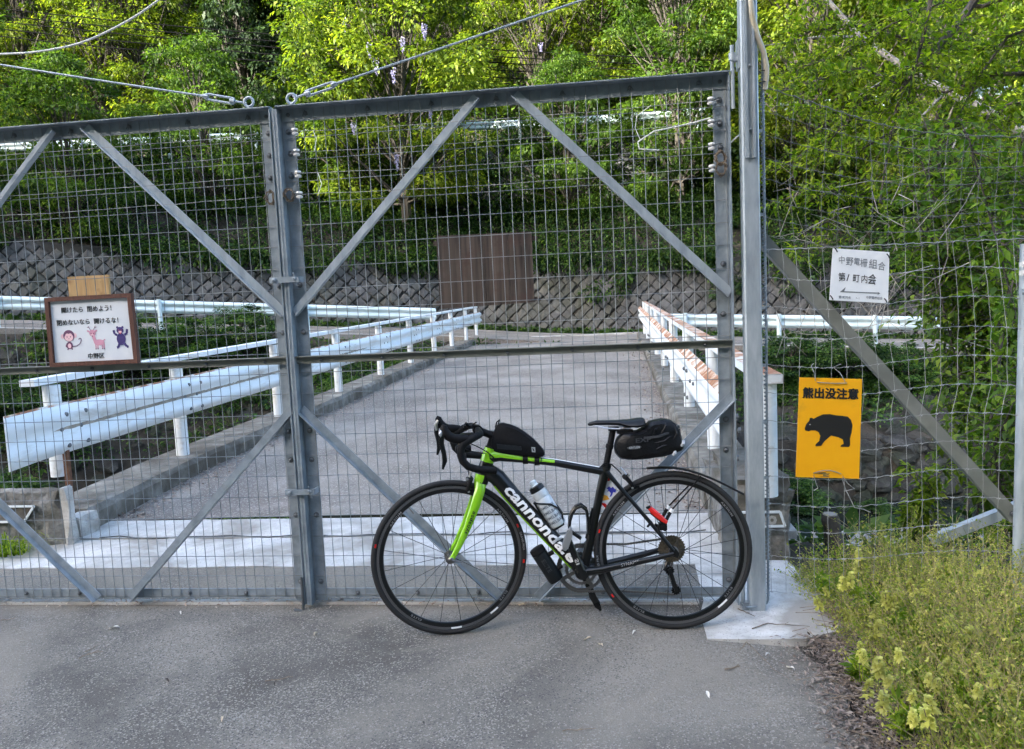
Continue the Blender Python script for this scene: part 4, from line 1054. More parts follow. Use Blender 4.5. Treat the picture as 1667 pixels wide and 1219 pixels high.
# deer
fs_.poly('deer_drawing', [ell(322, 250, 26, 26), ell(370, 322, 42, 22), [(312, 268), (336, 262), (352, 310), (330, 326)]] + [ell(290, 235, 12, 7, .5), ell(352, 235, 12, 7, -.5)] + [[(336 + q, 330), (346 + q, 330), (345 + q, 372), (337 + q, 372)] for q in (0, 16, 52, 66)] + [ell(412, 305, 10, 5, -.5)], pk, -.0015)
fs_.poly('deer_drawing', [s for a in (-1, 1) for s in stroke([(322 + a * 12, 228), (322 + a * 24, 205), (322 + a * 30, 196)], 4) + stroke([(322 + a * 22, 210), (322 + a * 38, 206)], 4)] + [ell(312, 252, 3.5, 4.5), ell(333, 252, 3.5, 4.5), ell(320, 272, 5, 4)] + [[(336 + q, 366), (346 + q, 366), (345 + q, 374), (337 + q, 374)] for q in (0, 16, 52, 66)], dp, -.0019)
fs_.poly('deer_drawing', [ell(320, 266, 9, 10)], sk, -.0017)
# bear with raised paws
fs_.poly('bear_drawing', [ell(545, 240, 28, 26), ell(525, 217, 9, 9), ell(567, 217, 9, 9), ell(548, 305, 36, 46)] + stroke([(520, 275), (500, 265), (494, 236)], 17) + stroke([(578, 275), (598, 262), (602, 232)], 17) + stroke([(530, 340), (520, 364), (508, 367)], 18) + stroke([(570, 340), (588, 362), (600, 366)], 18), pu, -.0015)
fs_.poly('bear_drawing', [ell(545, 252, 13, 9)], sk, -.0019); fs_.poly('bear_drawing', [ell(534, 236, 3, 4), ell(556, 236, 3, 4), ell(545, 262, 7, 5)], plain('print_red', (.5, .08, .1), .5), -.0021)
# bare plywood offcut behind the mesh above it
ply = stripes_wood('pale_plywood', (0.42, 0.25, 0.1), (0.62, 0.42, 0.2), (50, 50, 4), (0.3, 0.16, 0.06))
mb = MB(); mb.prism([(-2.552, 1.45), (-2.345, 1.45), (-2.337, 1.646), (-2.551, 1.646)], lambda a, b, t: (a, t, b), 0.018, 0.030); mb.f = [tuple(reversed(f)) for f in mb.f]
tag(mb.build('plywood_board', ply), 'pale plywood board behind the mesh above the animal notice', 'board')
# back of the twin notice on the right leaf, seen through the mesh
bw = empty('wooden_notice', (-0.5, 0.02, 1.41), 'weathered brown wooden back of a notice hung behind the right leaf', 'sign')
bwm = stripes_wood('weathered_brown_board', (0.016, 0.011, 0.008), (0.115, 0.085, 0.066), (38, 38, 1.6), (0.07, 0.04, 0.03))
pl = [(-0.72, 1.742), (-0.281, 1.738), (-0.279, 1.42), (-0.721, 1.409)]
for i in range(4):
    a, b = i / 4, (i + 1) / 4 - 0.004; f = lambda s, t: (pl[0][0] + (pl[1][0] - pl[0][0]) * s, (pl[0][1] + (pl[1][1] - pl[0][1]) * s) * (1 - t) + (pl[3][1] + (pl[2][1] - pl[3][1]) * s) * t)
    q = [f(a, 0), f(b, 0), f(b, 1), f(a, 1)]
    mb = MB(); mb.prism(q, lambda x, z, t: (x, t, z), 0.02 + .001 * (i % 2), 0.034); lpart(bw, mb, 'plank', bwm)
mb = MB(); mb.box((-.74, .034, 1.425), (-.26, .05, 1.445)); mb.box((-.74, .034, 1.70), (-.26, .05, 1.72)); lpart(bw, mb, 'batten', bwm)
# ================================================================== BICYCLE
# local axes: x from the front contact to the rear, y away from the viewer, z up in the plane of the bicycle
bike = empty('bicycle', (-0.70, -0.32, 0.0), 'black and lime green road bicycle leaning on the gate, front wheel to the left', 'bicycle')
bike.rotation_mode = 'XYZ'
BROT = Matrix.Rotation(R(4.04), 4, 'Z') @ Matrix.Rotation(R(-6.0), 4, 'X')
bike.rotation_euler = BROT.to_euler('XYZ')
BM = Matrix.Translation(bike.location) @ BROT
SA = Vector((0.222 - 0.175, 0, 0.822 - 0.66)).normalized(); SP = Vector((0.2, 0, 0.746))
STEER = Matrix.Translation(SP) @ Matrix.Rotation(R(11.5), 4, SA) @ Matrix.Translation(-SP)
def bk(mb, name, mat, smooth=True, parent=None, steer=False):
    if steer: mb.xf(lambda p: STEER @ p)
    return mb.build(name, mat, parent or bike, smooth)
P = lambda u, v, w=0.0: Vector((u, w, v))
C_black = plain('gloss_black_paint', (0.0035, 0.004, 0.0045), 0.3, coat=0.25, coatr=0.15, spec=0.35)
C_matte = mottled('matte_black', [(0.3, (0.004, 0.004, 0.0045)), (0.7, (0.009, 0.009, 0.010))], 60, 0.6, bump=0.15, bscale=300, bdist=.001, spec=0.15)
C_rubber = mottled('tyre_rubber', [(0.3, (0.006, 0.006, 0.0065)), (0.7, (0.012, 0.012, 0.0125))], 25, 0.75, bump=0.1, bscale=200, bdist=.001)
C_green = plain('lime_paint', (0.22, 0.52, 0.012), 0.25, coat=0.6, coatr=0.1)
C_white = plain('white_decal', (0.78, 0.78, 0.78), 0.4)
C_alu = plain('aluminium', (0.5, 0.5, 0.51), 0.35, 0.85)
C_rim = plain('brake_track', (0.1, 0.1, 0.103), 0.45, 0.5)
C_steel = plain('dark_steel', (0.17, 0.165, 0.16), 0.35, 0.85)
C_gold = mottled('oily_cassette', [(0.3, (0.05, 0.042, 0.03)), (0.7, (0.16, 0.13, 0.09))], 80, 0.45, 0.75, bump=0)
C_spoke = plain('black_spoke', (0.02, 0.02, 0.021), 0.4, 0.5)
C_tape = mottled('bar_tape', [(0.3, (0.004, 0.0045, 0.005)), (0.7, (0.008, 0.0085, 0.0095))], 40, 0.65, bump=0.35, bscale=90, bdist=.002, spec=0.15)
C_red = plain('red_lens', (0.62, 0.015, 0.012), 0.25, coat=0.4)
C_cloth = mottled('black_fabric', [(0.3, (0.003, 0.0034, 0.0045)), (0.7, (0.007, 0.0075, 0.009))], 90, 0.7, bump=0.35, bscale=40, bdist=.004, spec=0.15)
C_tarp = mottled('black_tarpaulin', [(0.3, (0.003, 0.0033, 0.0042)), (0.7, (0.008, 0.0085, 0.0105))], 14, 0.42, bump=0.5, bscale=16, bdist=.012, spec=0.25)

def build_wheel(c, steer, nsp, drive):
    k = 72; an = np.linspace(0, 2 * math.pi, k + 1)
    def ring_mb(prof):
        mb = MB(); mb.loft([[c + Vector((math.cos(a) * r, y, math.sin(a) * r)) for r, y in prof] for a in an], caps=False); return mb
    tyre = [(0.3245 + .0135 * math.cos(t), .0130 * math.sin(t)) for t in np.linspace(0, 2 * math.pi, 14, endpoint=False)]
    wh = bk(ring_mb(tyre), 'wheel', C_rubber, True, steer=steer)
    rim = [(0.314, -.0095), (0.314, .0095), (0.3005, .0100), (0.286, .0078), (0.283, .003), (0.283, -.003), (0.286, -.0078), (0.3005, -.0100)]
    bk(ring_mb(rim), 'rim', C_black, True, wh, steer)
    trk = [(0.3128, -.0108), (0.3128, -.0102), (0.302, -.0106), (0.302, -.0112)]
    mb = ring_mb(trk); mb2 = ring_mb([(r, -y) for r, y in trk]); mb.add(mb2.v, mb2.f)
    tag(bk(mb, 'brake_track', C_rim, True, wh, steer), kind='stuff')
    mb = MB(); mb.lathe(c + Vector((0, -.048, 0)), (0, 1, 0), [(0, .006), (.004, .011), (.012, .012), (.016, .021), (.02, .021), (.024, .012), (.07, .012), (.074, .023), (.079, .023), (.083, .012), (.096, .008)], 18)
    mb.tube([c + Vector((0, -.058, 0)), c + Vector((0, .06, 0))], .004, 8)
    bk(mb, 'hub', C_steel, True, wh, steer)
    mb = MB()
    for i in range(nsp):
        a = 2 * math.pi * i / nsp + .13; s = -1 if i % 2 else 1
        cross = (.42 if (i // 2) % 2 else -.42) if drive else (.0 if True else 0)
        a2 = a + cross * 1.9
        mb.tube([c + Vector((math.cos(a2) * .0205, s * .03, math.sin(a2) * .0205)), c + Vector((math.cos(a) * .285, s * .001, math.sin(a) * .285))], .0012, 4, caps=False)
    tag(bk(mb, 'spokes', C_spoke, True, wh, steer), kind='stuff')
    # printed rim lettering and tyre labels on the near side
    mb = MB()
    for (a0, word) in ((2.45, 'AKSIUM'), (0.62, 'AKSIUM'), (4.15, 'ELITE'), (5.6, 'ELITE')):
        vs, fs = text_mesh(word, .02, 0.0003, space=1.15)
        mb.add([c + Vector((math.cos(a0 - v.x / .292) * (.292 + v.y * .62), -.0102 if abs(v.y) < .02 else -.01, math.sin(a0 - v.x / .292) * (.292 + v.y * .62))) for v in vs], fs)
    tag(bk(mb, 'rim_lettering', plain('dim_decal', (.23, .23, .235), .5), False, wh, steer), kind='stuff')
    mb = MB()
    for (a0, L, r) in ((-1.52, .045, .3085), (-.93, .04, .3085)) if not drive else ((-.86, .05, .3085),):
        seg = [(math.cos(a0 + t * L / .3) , math.sin(a0 + t * L / .3)) for t in np.linspace(-.5, .5, 6)]
        mb.loft([[c + Vector((x * r_, -.0125, z * r_)) for r_ in (.302, .3095)] for x, z in seg], caps=False, closed=False)
    bk(mb, 'rim_label', C_white, False, wh, steer)
    mb = MB()
    for a0 in (.38, -.12, 2.9) if not drive else (2.85, 3.75):
        seg = [(math.cos(a0 + t * .05), math.sin(a0 + t * .05)) for t in np.linspace(-.5, .5, 5)]
        mb.loft([[c + Vector((x * r_, y_, z * r_)) for r_, y_ in ((.3195, -.0128), (.327, -.0132))] for x, z in seg], caps=False, closed=False)
    bk(mb, 'tyre_label', C_red, False, wh, steer)
    mb = MB(); vs, fs = text_mesh('GRAND PRIX', .013, 0.0, space=1.1)
    for a0 in ((.16,) if not drive else (3.3,)):
        mb.add([c + Vector((math.cos(a0 - v.x / .322) * (.3235 + v.y), -.0133, math.sin(a0 - v.x / .322) * (.3235 + v.y))) for v in vs], fs)
    tag(bk(mb, 'tyre_lettering', plain('tyre_print', (.3, .3, .3), .6), False, wh, steer), kind='stuff')
    mb = MB(); a0 = 2.2; p = Vector((math.cos(a0), 0, math.sin(a0))); mb.tube([c + p * .284, c + p * .25], .003, 6); bk(mb, 'valve', C_steel, True, wh, steer)
    return wh
HF, HR = P(.030, .338), P(.990, .338)
fw_ = build_wheel(HF, True, 20, False)
rw_ = build_wheel(HR, False, 24, True)

# frame
fr = MB()
fr.tube([P(.226, .80), P(.205, .735), P(.178, .655)], [.026, .03, .031], 16, flat=.95, lat=(0, 1, 0))
frame = bk(fr, 'head_tube', C_black)
mb = MB(); mb.tube([P(.215, .70), P(.25, .675), P(.32, .585), P(.45, .435), P(.585, .285), P(.6, .262)], [.036, .038, .037, .035, .034, .03], 18, flat=.85, lat=(0, 1, 0)); bk(mb, 'down_tube', C_black)
mb = MB(); mb.tube([P(.222, .768), P(.265, .768), P(.36, .751), P(.5, .730), P(.69, .688), P(.715, .68)], [.03, .024, .017, .0155, .017, .018], 16, flat=.95, lat=(0, 1, 0)); bk(mb, 'top_tube', C_black)
mb = MB(); mb.tube([P(.722, .705), P(.712, .67), P(.692, .6), P(.668, .5), P(.64, .39), P(.605, .27)], [.020, .0205, .0185, .0175, .018, .024], 14, flat=.9, lat=(0, 1, 0)); bk(mb, 'seat_tube', C_black)
mb = MB(); mb.lathe(P(.598, .262, -.045), (0, 1, 0), [(0, .024), (.004, .031), (.086, .031), (.09, .024)], 18); bk(mb, 'bottom_bracket', C_black)
for s in (-1, 1):
    mb = MB(); mb.tube([P(.722, .683, .010 * s), P(.76, .635, .022 * s), P(.84, .535, .034 * s), P(.93, .42, .052 * s), P(.985, .348, .062 * s)], [.0125, .0095, .0085, .008, .008], 10); bk(mb, 'seat_stay', C_black)
    mb = MB(); mb.tube([P(.605, .262, .03 * s), P(.67, .270, .036 * s), P(.78, .292, .045 * s), P(.9, .316, .056 * s), P(.985, .336, .063 * s)], [.02, .0165, .014, .012, .009], 10); bk(mb, 'chain_stay', C_black)
    mb = MB(); mb.prism([(.965, .35), (.975, .325), (1.0, .318), (1.008, .335), (.998, .352), (.98, .372)], lambda a, b, t: (a, t, b), .060 * s - .004, .060 * s + .004); bk(mb, 'dropout', C_black, False)
# lime panels that sit a hair proud of the black tubes
def tube_patch(pts, rad, flat, a0, a1, off=.0012, n=9, lat=Vector((0, 1, 0))):
    mb = MB(); rings = []
    for i, p in enumerate(pts):
        d = (pts[min(i + 1, len(pts) - 1)] - pts[max(i - 1, 0)]).normalized(); a = (lat - d * lat.dot(d)).normalized(); b = d.cross(a)
        lo = a0[i] if isinstance(a0, list) else a0; hi = a1[i] if isinstance(a1, list) else a1
        rings.append([p + a * ((rad[i] + off) * flat * math.cos(t)) + b * ((rad[i] + off) * math.sin(t)) for t in np.linspace(R(lo), R(hi), n)])
    mb.loft(rings, caps=False, closed=False); return mb
# angle 180 = near side (towards viewer); find which sign is up by the tube direction
def lerp_path(pts, rad, u0, u1, n):
    xs = [p.x for p in pts]; out, rr = [], []
    for u in np.linspace(u0, u1, n):
        out.append(P(float(u), float(np.interp(u, xs, [p.z for p in pts])))); rr.append(float(np.interp(u, xs, rad)))
    return out, rr
TT = ([P(.222, .768), P(.265, .768), P(.36, .751), P(.5, .730), P(.69, .688)], [.03, .024, .017, .0155, .017])
tp, tr_ = lerp_path(*TT, .226, .44, 16)
up_is = 1 if (tp[1] - tp[0]).normalized().cross(Vector((0, 1, 0))).z > 0 else -1
def band(lo, hi): return (180 - lo * up_is, 180 - hi * up_is)   # degrees above the near-side line
for s in (0, 1):
    b0, b1 = band(-12, 62)
    a0, a1 = (b0, b1) if s == 0 else (180 - b0, 180 - b1)
    bk(tube_patch(tp, tr_, .95, a0, a1), 'lime_panel', C_green)
tp2, tr2 = lerp_path(*TT, .445, .50, 6)
b0, b1 = band(0, 45); bk(tube_patch(tp2, tr2, .95, b0, b1), 'lime_panel', C_green)
tp3, tr3 = lerp_path(*TT, .44, .69, 10); b0, b1 = band(60, 100); bk(tube_patch(tp3, tr3, .95, b0, b1), 'white_stripe', C_white)
hp = [P(.227, .803), P(.216, .77), P(.208, .745)]; b_u = 1
bk(tube_patch(hp, [.0265, .028, .0295], .95, 60, 300), 'lime_panel', C_green)
DT = ([P(.25, .675), P(.32, .585), P(.45, .435), P(.585, .285)], [.038, .037, .035, .034])
dp_, dr_ = lerp_path(*DT, .262, .575, 14)
sg = 1 if (dp_[1] - dp_[0]).normalized().cross(Vector((0, 1, 0))).z > 0 else -1
bk(tube_patch(dp_, dr_, .85, 180 + sg * 48, 180 + sg * 74), 'lime_line', C_green)
# maker's name down the tube
d = (P(.585, .285) - P(.25, .675)); d.normalize(); upn = Vector((-d.z, 0, d.x));
if upn.z < 0: upn = -upn
vs, fs = text_mesh('cannondale', .072, .0022, shear=0.15, space=1.0)
mb = MB(); ctr = P(.424, .474); wmax = max(abs(v.x) for v in vs); ylo = min(v.y for v in vs); yhi = max(v.y for v in vs); ymid = ylo + (yhi - ylo) * .36
def dt_near(h):   # just outside the tube on the viewer's side
    return -(.0335 + .0016) * math.sqrt(max(0.12, 1 - (h / .040) ** 2)) - .0006
mb.add([ctr + d * (v.x * (.215 / wmax)) + upn * ((v.y - ymid) * .98) + Vector((0, dt_near((v.y - ymid) * .98), 0)) for v in vs], fs)
tag(bk(mb, 'lettering', C_white, False), kind='stuff')
vs, fs = text_mesh('SYNAPSE', .02, 0.0, shear=.1); mb = MB(); ca = P(.87, .312); dd = Vector((.96, 0, .2)).normalized(); un = Vector((-dd.z, 0, dd.x))
mb.add([P(.80, .30) + dd * v.x + un * v.y + Vector((0, -.0615, 0)) for v in vs], fs); tag(bk(mb, 'chainstay_lettering', plain('grey_decal', (.3, .3, .3), .5), False), kind='stuff')
# fork (steered)
for s in (-1, 1):
    mb = MB(); mb.tube([P(.176, .66, .012 * s), P(.168, .625, .03 * s), P(.148, .57, .040 * s), P(.108, .475, .046 * s), P(.065, .392, .049 * s), P(.034, .343, .0515 * s)], [.024, .023, .021, .0165, .0125, .011], 14, flat=.6, lat=(0, 1, 0)); bk(mb, 'fork_blade', C_green, steer=True)
mb = MB(); mb.tube([P(.186, .69), P(.179, .665), P(.170, .635)], [.031, .031, .027], 14, flat=1.0, lat=(0, 1, 0)); bk(mb, 'fork_crown', C_green, steer=True)
vs, fs = text_mesh('synapse', .03, .0004, shear=.1, space=1.1); fd = (P(.085, .43) - P(.155, .585)).normalized(); fu = Vector((-fd.z, 0, fd.x)); mb = MB()
mb.add([P(.116, .497) + fd * (-v.x) * 1.0 + fu * (-v.y) * .8 + Vector((0, -.0575 + .004 * ((v.x) / .06), 0)) for v in vs], fs); tag(bk(mb, 'fork_lettering', C_black, False, steer=True), kind='stuff')
mb = MB(); mb.lathe(P(.034, .343, -.062), (0, 1, 0), [(0, .006), (.003, .010), (.012, .010)], 12); mb.tube([P(.034, .343, -.06), P(.05, .337, -.064), P(.075, .333, -.064), P(.084, .340, -.06)], [.005, .004, .004, .003], 6); bk(mb, 'quick_release', C_steel, steer=True)
# headset, stem, handlebar
mb = MB(); mb.lathe(P(.227, .802), SA, [(0, .026), (.006, .026), (.008, .021), (.03, .0195), (.072, .019), (.074, .012)], 16); bk(mb, 'headset_spacers', C_matte, steer=True)
mb = MB(); mb.tube([P(.243, .856), P(.215, .866), P(.175, .884)], [.019, .016, .017], 12); mb.lathe(P(.172, .886, -.024), (0, 1, 0), [(0, .021), (.048, .021)], 16); bk(mb, 'stem', C_matte, steer=True)
for s in (-1, 1):
    mb = MB(); mb.tube([P(.172, .886, 0), P(.171, .886, .05 * s), P(.170, .886, .13 * s), P(.165, .886, .175 * s), P(.148, .882, .194 * s), P(.118, .869, .2 * s), P(.093, .854, .202 * s), P(.081, .834, .203 * s), P(.079, .81, .204 * s), P(.086, .785, .205 * s), P(.107, .762, .207 * s), P(.14, .750, .208 * s), P(.178, .744, .209 * s), P(.214, .739, .21 * s)],
                        [.0155, .0155, .0130, .0140, .0155, .0165, .0165, .016, .0155, .0155, .0155, .0155, .0155, .0155], 12)
    mb.lathe(P(.214, .739, .21 * s), (1, 0, -.1), [(0, .0165), (.006, .0165), (.010, .011)], 12)
    hb = bk(mb, 'handlebar', C_tape, steer=True)
    mb = MB(); mb.tube([P(.112, .872, .2 * s), P(.085, .874, .2 * s), P(.055, .877, .199 * s), P(.034, .888, .198 * s), P(.020, .908, .197 * s), P(.016, .924, .196 * s), P(.020, .934, .196 * s)], [.016, .0195, .0195, .0195, .0175, .015, .010], 12, flat=.82, lat=(0, 1, 0)); lev = bk(mb, 'brake_hood', C_matte, steer=True)
    mb = MB(); mb.tube([P(.020, .905, .2 * s), P(.006, .888, .202 * s), P(.004, .86, .203 * s), P(.012, .82, .205 * s), P(.014, .79, .207 * s), P(.004, .757, .21 * s)], [.010, .0125, .0105, .010, .0105, .004], 10, flat=.5, lat=(0, 1, 0)); bk(mb, 'brake_lever', C_black, parent=lev, steer=True)
    mb = MB(); mb.tube([P(.012, .918, .187 * s - .008), P(.002, .9, .19 * s - .01), P(.004, .872, .192 * s - .01)], [.006, .009, .005], 8); bk(mb, 'lever_plate', C_alu, parent=lev, steer=True)
mb = MB(); mb.box((.10, -.035, .86), (.165, .035, .872)); mb.box((.112, -.022, .898), (.168, .024, .908)); mb.tube([P(.172, .9, .0), P(.15, .905, .0)], .008, 8); mb.tube([P(.14, .905, -.05), P(.155, .918, -.045), P(.165, .922, -.03)], .003, 6); mb.tube([P(.13, .908, -.02), P(.12, .92, -.03)], .006, 8)
bk(mb, 'computer_mount', C_matte, False, steer=True)
mb = MB(); mb.lathe(P(.135, .815, -.06), (-1, 0, 0), [(0, .014), (.01, .017), (.06, .017), (.066, .012)], 14); mb.tube([P(.16, .87, -.05), P(.125, .845, -.06), P(.115, .83, -.06)], .005, 6); bk(mb, 'front_light', C_matte, steer=True)
for pts in ([P(.09, .855, -.18), P(.13, .79, -.12), P(.19, .79, -.03), P(.235, .775, 0.01)], [P(.09, .855, .18), P(.10, .79, .1), P(.12, .72, .02), P(.132, .68, -.02)], [P(.1, .86, -.19), P(.14, .84, -.1), P(.22, .80, -.035), P(.25, .75, -.03)]):
    mb = MB(); k = []
    for i in range(9):
        t = i / 8; a, b, c_, e = pts; k.append(a * (1 - t) ** 3 + b * 3 * t * (1 - t) ** 2 + c_ * 3 * t * t * (1 - t) + e * t ** 3)
    mb.tube(k, .0025, 6); bk(mb, 'cable', C_matte)
def caliper(c, ax, flip, steer):
    mb = MB(); a = Vector(ax).normalized(); n_ = Vector((a.z, 0, -a.x)) * flip
    for s in (-1, 1):
        mb.tube([c + a * .004 + Vector((0, .008 * s, 0)), c + n_ * .004 - a * .004 + Vector((0, .026 * s, 0)), c + n_ * .006 - a * .03 + Vector((0, .03 * s, 0)), c + n_ * .004 - a * .052 + Vector((0, .022 * s, 0))], [.010, .010, .009, .008], 8)
        mb.bar(c - a * .052 + Vector((-.014, .016 * s, .0)), c - a * .052 + Vector((.03, .016 * s, .004)), (0, 1, 0), -.005, .005, -.006, .006)
    mb.tube([c, c + n_ * .022], .006, 8)
    o = bk(mb, 'brake_caliper', C_matte, steer=steer)
    b = MB(); b.lathe(c + n_ * .018 - Vector((0, .02, 0)), (0, -1, 0), [(0, .006), (.006, .005)], 8); b.lathe(c - a * .05 - Vector((0, .026, 0)), (0, -1, 0), [(0, .006), (.006, .004)], 8); b.tube([c + a * .01 + n_ * .012 - Vector((0, .02, 0)), c + a * .05 + n_ * .010 - Vector((0, .018, 0))], .004, 6)
    bk(b, 'caliper_bolts', C_alu, parent=o, steer=steer)
caliper(P(.135, .672), (.28, 0, .96), -1, True)
caliper(P(.80, .655), (-.55, 0, .83), 1, False)
mb = MB(); pts = [P(.69, .70, -.012), P(.715, .722, -.02), P(.745, .715, -.02), P(.77, .69, -.018), P(.785, .672, -.018)]; mb.tube(pts, .0028, 6); bk(mb, 'rear_brake_cable', C_matte)
# seat post and saddle
mb = MB(); mb.tube([P(.717, .69), P(.758, .862)], .0136, 14); mb.lathe(P(.722, .70), (.23, 0, .97), [(0, .0195), (.014, .0195), (.016, .016)], 14); mb.box((.738, -.02, .858), (.782, .02, .876)); mb.lathe(P(.738, .783), (.23, 0, .97), [(0, .017), (.018, .017)], 12); bk(mb, 'seat_post', C_matte)
mb = MB(); rings = []
for u, zt, zb, w in ((.650, .893, .886, .006), (.658, .899, .882, .013), (.69, .906, .884, .019), (.735, .905, .883, .025), (.78, .904, .880, .036), (.825, .906, .872, .054), (.86, .911, .868, .068), (.884, .912, .874, .066), (.893, .906, .884, .05)):
    rings.append([P(u, zb + (zt - zb) * (.5 + .5 * math.sin(t)) - (.010 * (abs(math.cos(t)) ** 2) if u > .78 else 0), w * math.cos(t)) for t in np.linspace(0, 2 * math.pi, 14, endpoint=False)])
mb.loft(rings); sad = bk(mb, 'saddle', plain('saddle_cover', (.005, .0055, .0065), .45, spec=.35))
for s in (-1, 1):
    mb = MB(); mb.tube([P(.672, .886, .008 * s), P(.72, .872, .02 * s), P(.78, .866, .022 * s), P(.83, .872, .024 * s), P(.86, .88, .03 * s)], .0035, 6); bk(mb, 'saddle_rail', C_alu, parent=sad)
# drivetrain
mb = MB()
def toothed(mb, c, r, n, w0, w1, rin):
    outer = []
    for i in range(n * 2):
        a = math.pi * i / n; rr = r if i % 2 else r - .006
        outer.append((math.cos(a) * rr, math.sin(a) * rr))
    m = len(outer); inner = [(x / math.hypot(x, z) * rin, z / math.hypot(x, z) * rin) for x, z in outer]
    vs = [c + Vector((x, w, z)) for w in (w0, w1) for pl in (outer, inner) for x, z in pl]; fs = []
    for j in range(m):
        q = (j + 1) % m
        fs += [(j, q, m + q, m + j), (2 * m + q, 2 * m + j, 3 * m + j, 3 * m + q), (q, j, 2 * m + j, 2 * m + q), (m + j, m + q, 3 * m + q, 3 * m + j)]
    mb.add(vs, fs)
BB = P(.598, .262)
toothed(mb, BB, .104, 50, .042, .045, .088); bk(mb, 'chainring', C_steel, False)
mb = MB(); toothed(mb, BB, .074, 34, .035, .038, .058)
for q in range(4):
    a = q * 1.57 + .5; mb.bar(BB + Vector((0, .043, 0)), BB + Vector((math.cos(a) * .09, .043, math.sin(a) * .09)), (0, 1, 0), -.004, .004, -.008, .008)
bk(mb, 'inner_chainring', C_steel, False)
mb = MB()
for i in range(9): toothed(mb, HR, 0.061 - .004 * i, 30 - 2 * i, .022 + .004 * i, .0235 + .004 * i, .016)
tag(bk(mb, 'cassette', C_gold, False), kind='stuff')
mb = MB(); up_ = [BB + Vector((-.02, .043, .1))] ; dirn = None
ct = []
for t in np.linspace(R(100), R(262), 22): ct.append(BB + Vector((math.cos(t) * .103, .043, math.sin(t) * .103)))
loop = [HR + Vector((-.004, .035, .045)), HR + Vector((-.20, .038, .022)), BB + Vector((.15, .041, .10)), BB + Vector((-.01, .043, .104))] + ct + [P(.75, .158, .042), P(.95, .142, .04), P(.995, .136, .04), P(1.018, .15, .04), P(1.01, .175, .04), P(.986, .2, .04), P(.975, .225, .04), P(.985, .25, .04)]
for t in np.linspace(R(-80), R(95), 14): loop.append(HR + Vector((math.cos(t) * .046, .035, math.sin(t) * .046)))
ch = []
for i in range(len(loop) - 1):
    k = max(1, int((loop[i + 1] - loop[i]).length / .006))
    for q in range(k):
        ch.append(loop[i].lerp(loop[i + 1], q / k))
for i in range(0, len(ch) - 1):
    h = .0048 if i % 2 else .0036
    mb.bar(ch[i], ch[i + 1], (0, 1, 0), -.003, .003, -h, h)
tag(bk(mb, 'chain', C_steel, False), kind='stuff')
mb = MB(); mb.tube([P(.992, .318, .062), P(.985, .285, .065), P(.972, .262, .06)], [.010, .013, .014], 10); mb.bar(P(.978, .25, .05), P(1.005, .15, .05), (0, 1, 0), -.003, .003, -.010, .010); mb.bar(P(.978, .25, .03), P(1.005, .15, .03), (0, 1, 0), -.003, .003, -.008, .008); mb.tube([P(.972, .27, .06), P(.96, .24, .05), P(.975, .235, .045)], .008, 8)
der = bk(mb, 'derailleur', C_black)
for (u, v) in ((.980, .24), (1.003, .155)):
    mb = MB(); toothed(mb, P(u, v), .022, 11, .036, .042, .006); bk(mb, 'jockey_wheel', C_matte, False, der)
def crank(tip, w, s, nm):
    mb = MB(); mb.tube([BB + Vector((0, w, 0)), BB.lerp(tip, .5) + Vector((0, w + s * .006, 0)), tip + Vector((0, w + s * .012, 0))], [.019, .0145, .0135], 12, flat=.5, lat=(0, 1, 0)); mb.lathe(BB + Vector((0, w - .008, 0)), (0, 1, 0), [(0, .015), (.002, .02), (.016, .02)], 14)
    c = bk(mb, 'crank_arm', C_black)
    return c
t1, t2 = P(.540, .424), P(.656, .100)
ca_ = crank(t1, -.064, -1, 'near'); crank(t2, .066, 1, 'far')
mb = MB(); cd = (t1 - BB).normalized(); cu = Vector((-cd.z, 0, cd.x)); vs, fs = text_mesh('SI', .036, .0012, space=1.1)
mb.add([BB.lerp(t1, .34) + cd * (-v.x) + cu * v.y * -.62 * -1 + Vector((0, -.0765, 0)) for v in vs], fs); tag(bk(mb, 'crank_lettering', plain('crank_decal', (.3, .3, .3), .5), False, ca_), kind='stuff')
def pedal(c, w, tilt, s):
    mb = MB(); rot = Matrix.Rotation(tilt, 4, 'Y'); st = len(mb.v)
    mb.tube([Vector((0, -.012 * s, 0)), Vector((0, .05 * s, 0))], .007, 8)
    mb.prism([(-.045, -.008), (-.03, -.014), (.022, -.014), (.045, -.004), (.046, .004), (.025, .012), (-.03, .012), (-.046, .004)], lambda a, b, t: (a, t, b), .006 * s, .022 * s)
    mb.prism([(-.045, -.008), (-.03, -.014), (.022, -.014), (.045, -.004), (.046, .004), (.025, .012), (-.03, .012), (-.046, .004)], lambda a, b, t: (a, t, b), .045 * s, .06 * s)
    mb.bar(Vector((-.045, .03 * s, 0)), Vector((-.03, .03 * s, 0)), (0, 1, 0), -.03, .03, -.008, .006); mb.bar(Vector((.028, .03 * s, 0)), Vector((.046, .03 * s, .0)), (0, 1, 0), -.026, .026, -.006, .006)
    mb.xf(lambda p: c + Vector((0, w, 0)) + (rot @ p)); return mb
bk(pedal(t1, -.085, R(-68), -1), 'pedal', C_alu, False); bk(pedal(t2, .085, R(62), 1), 'pedal', C_matte, False)
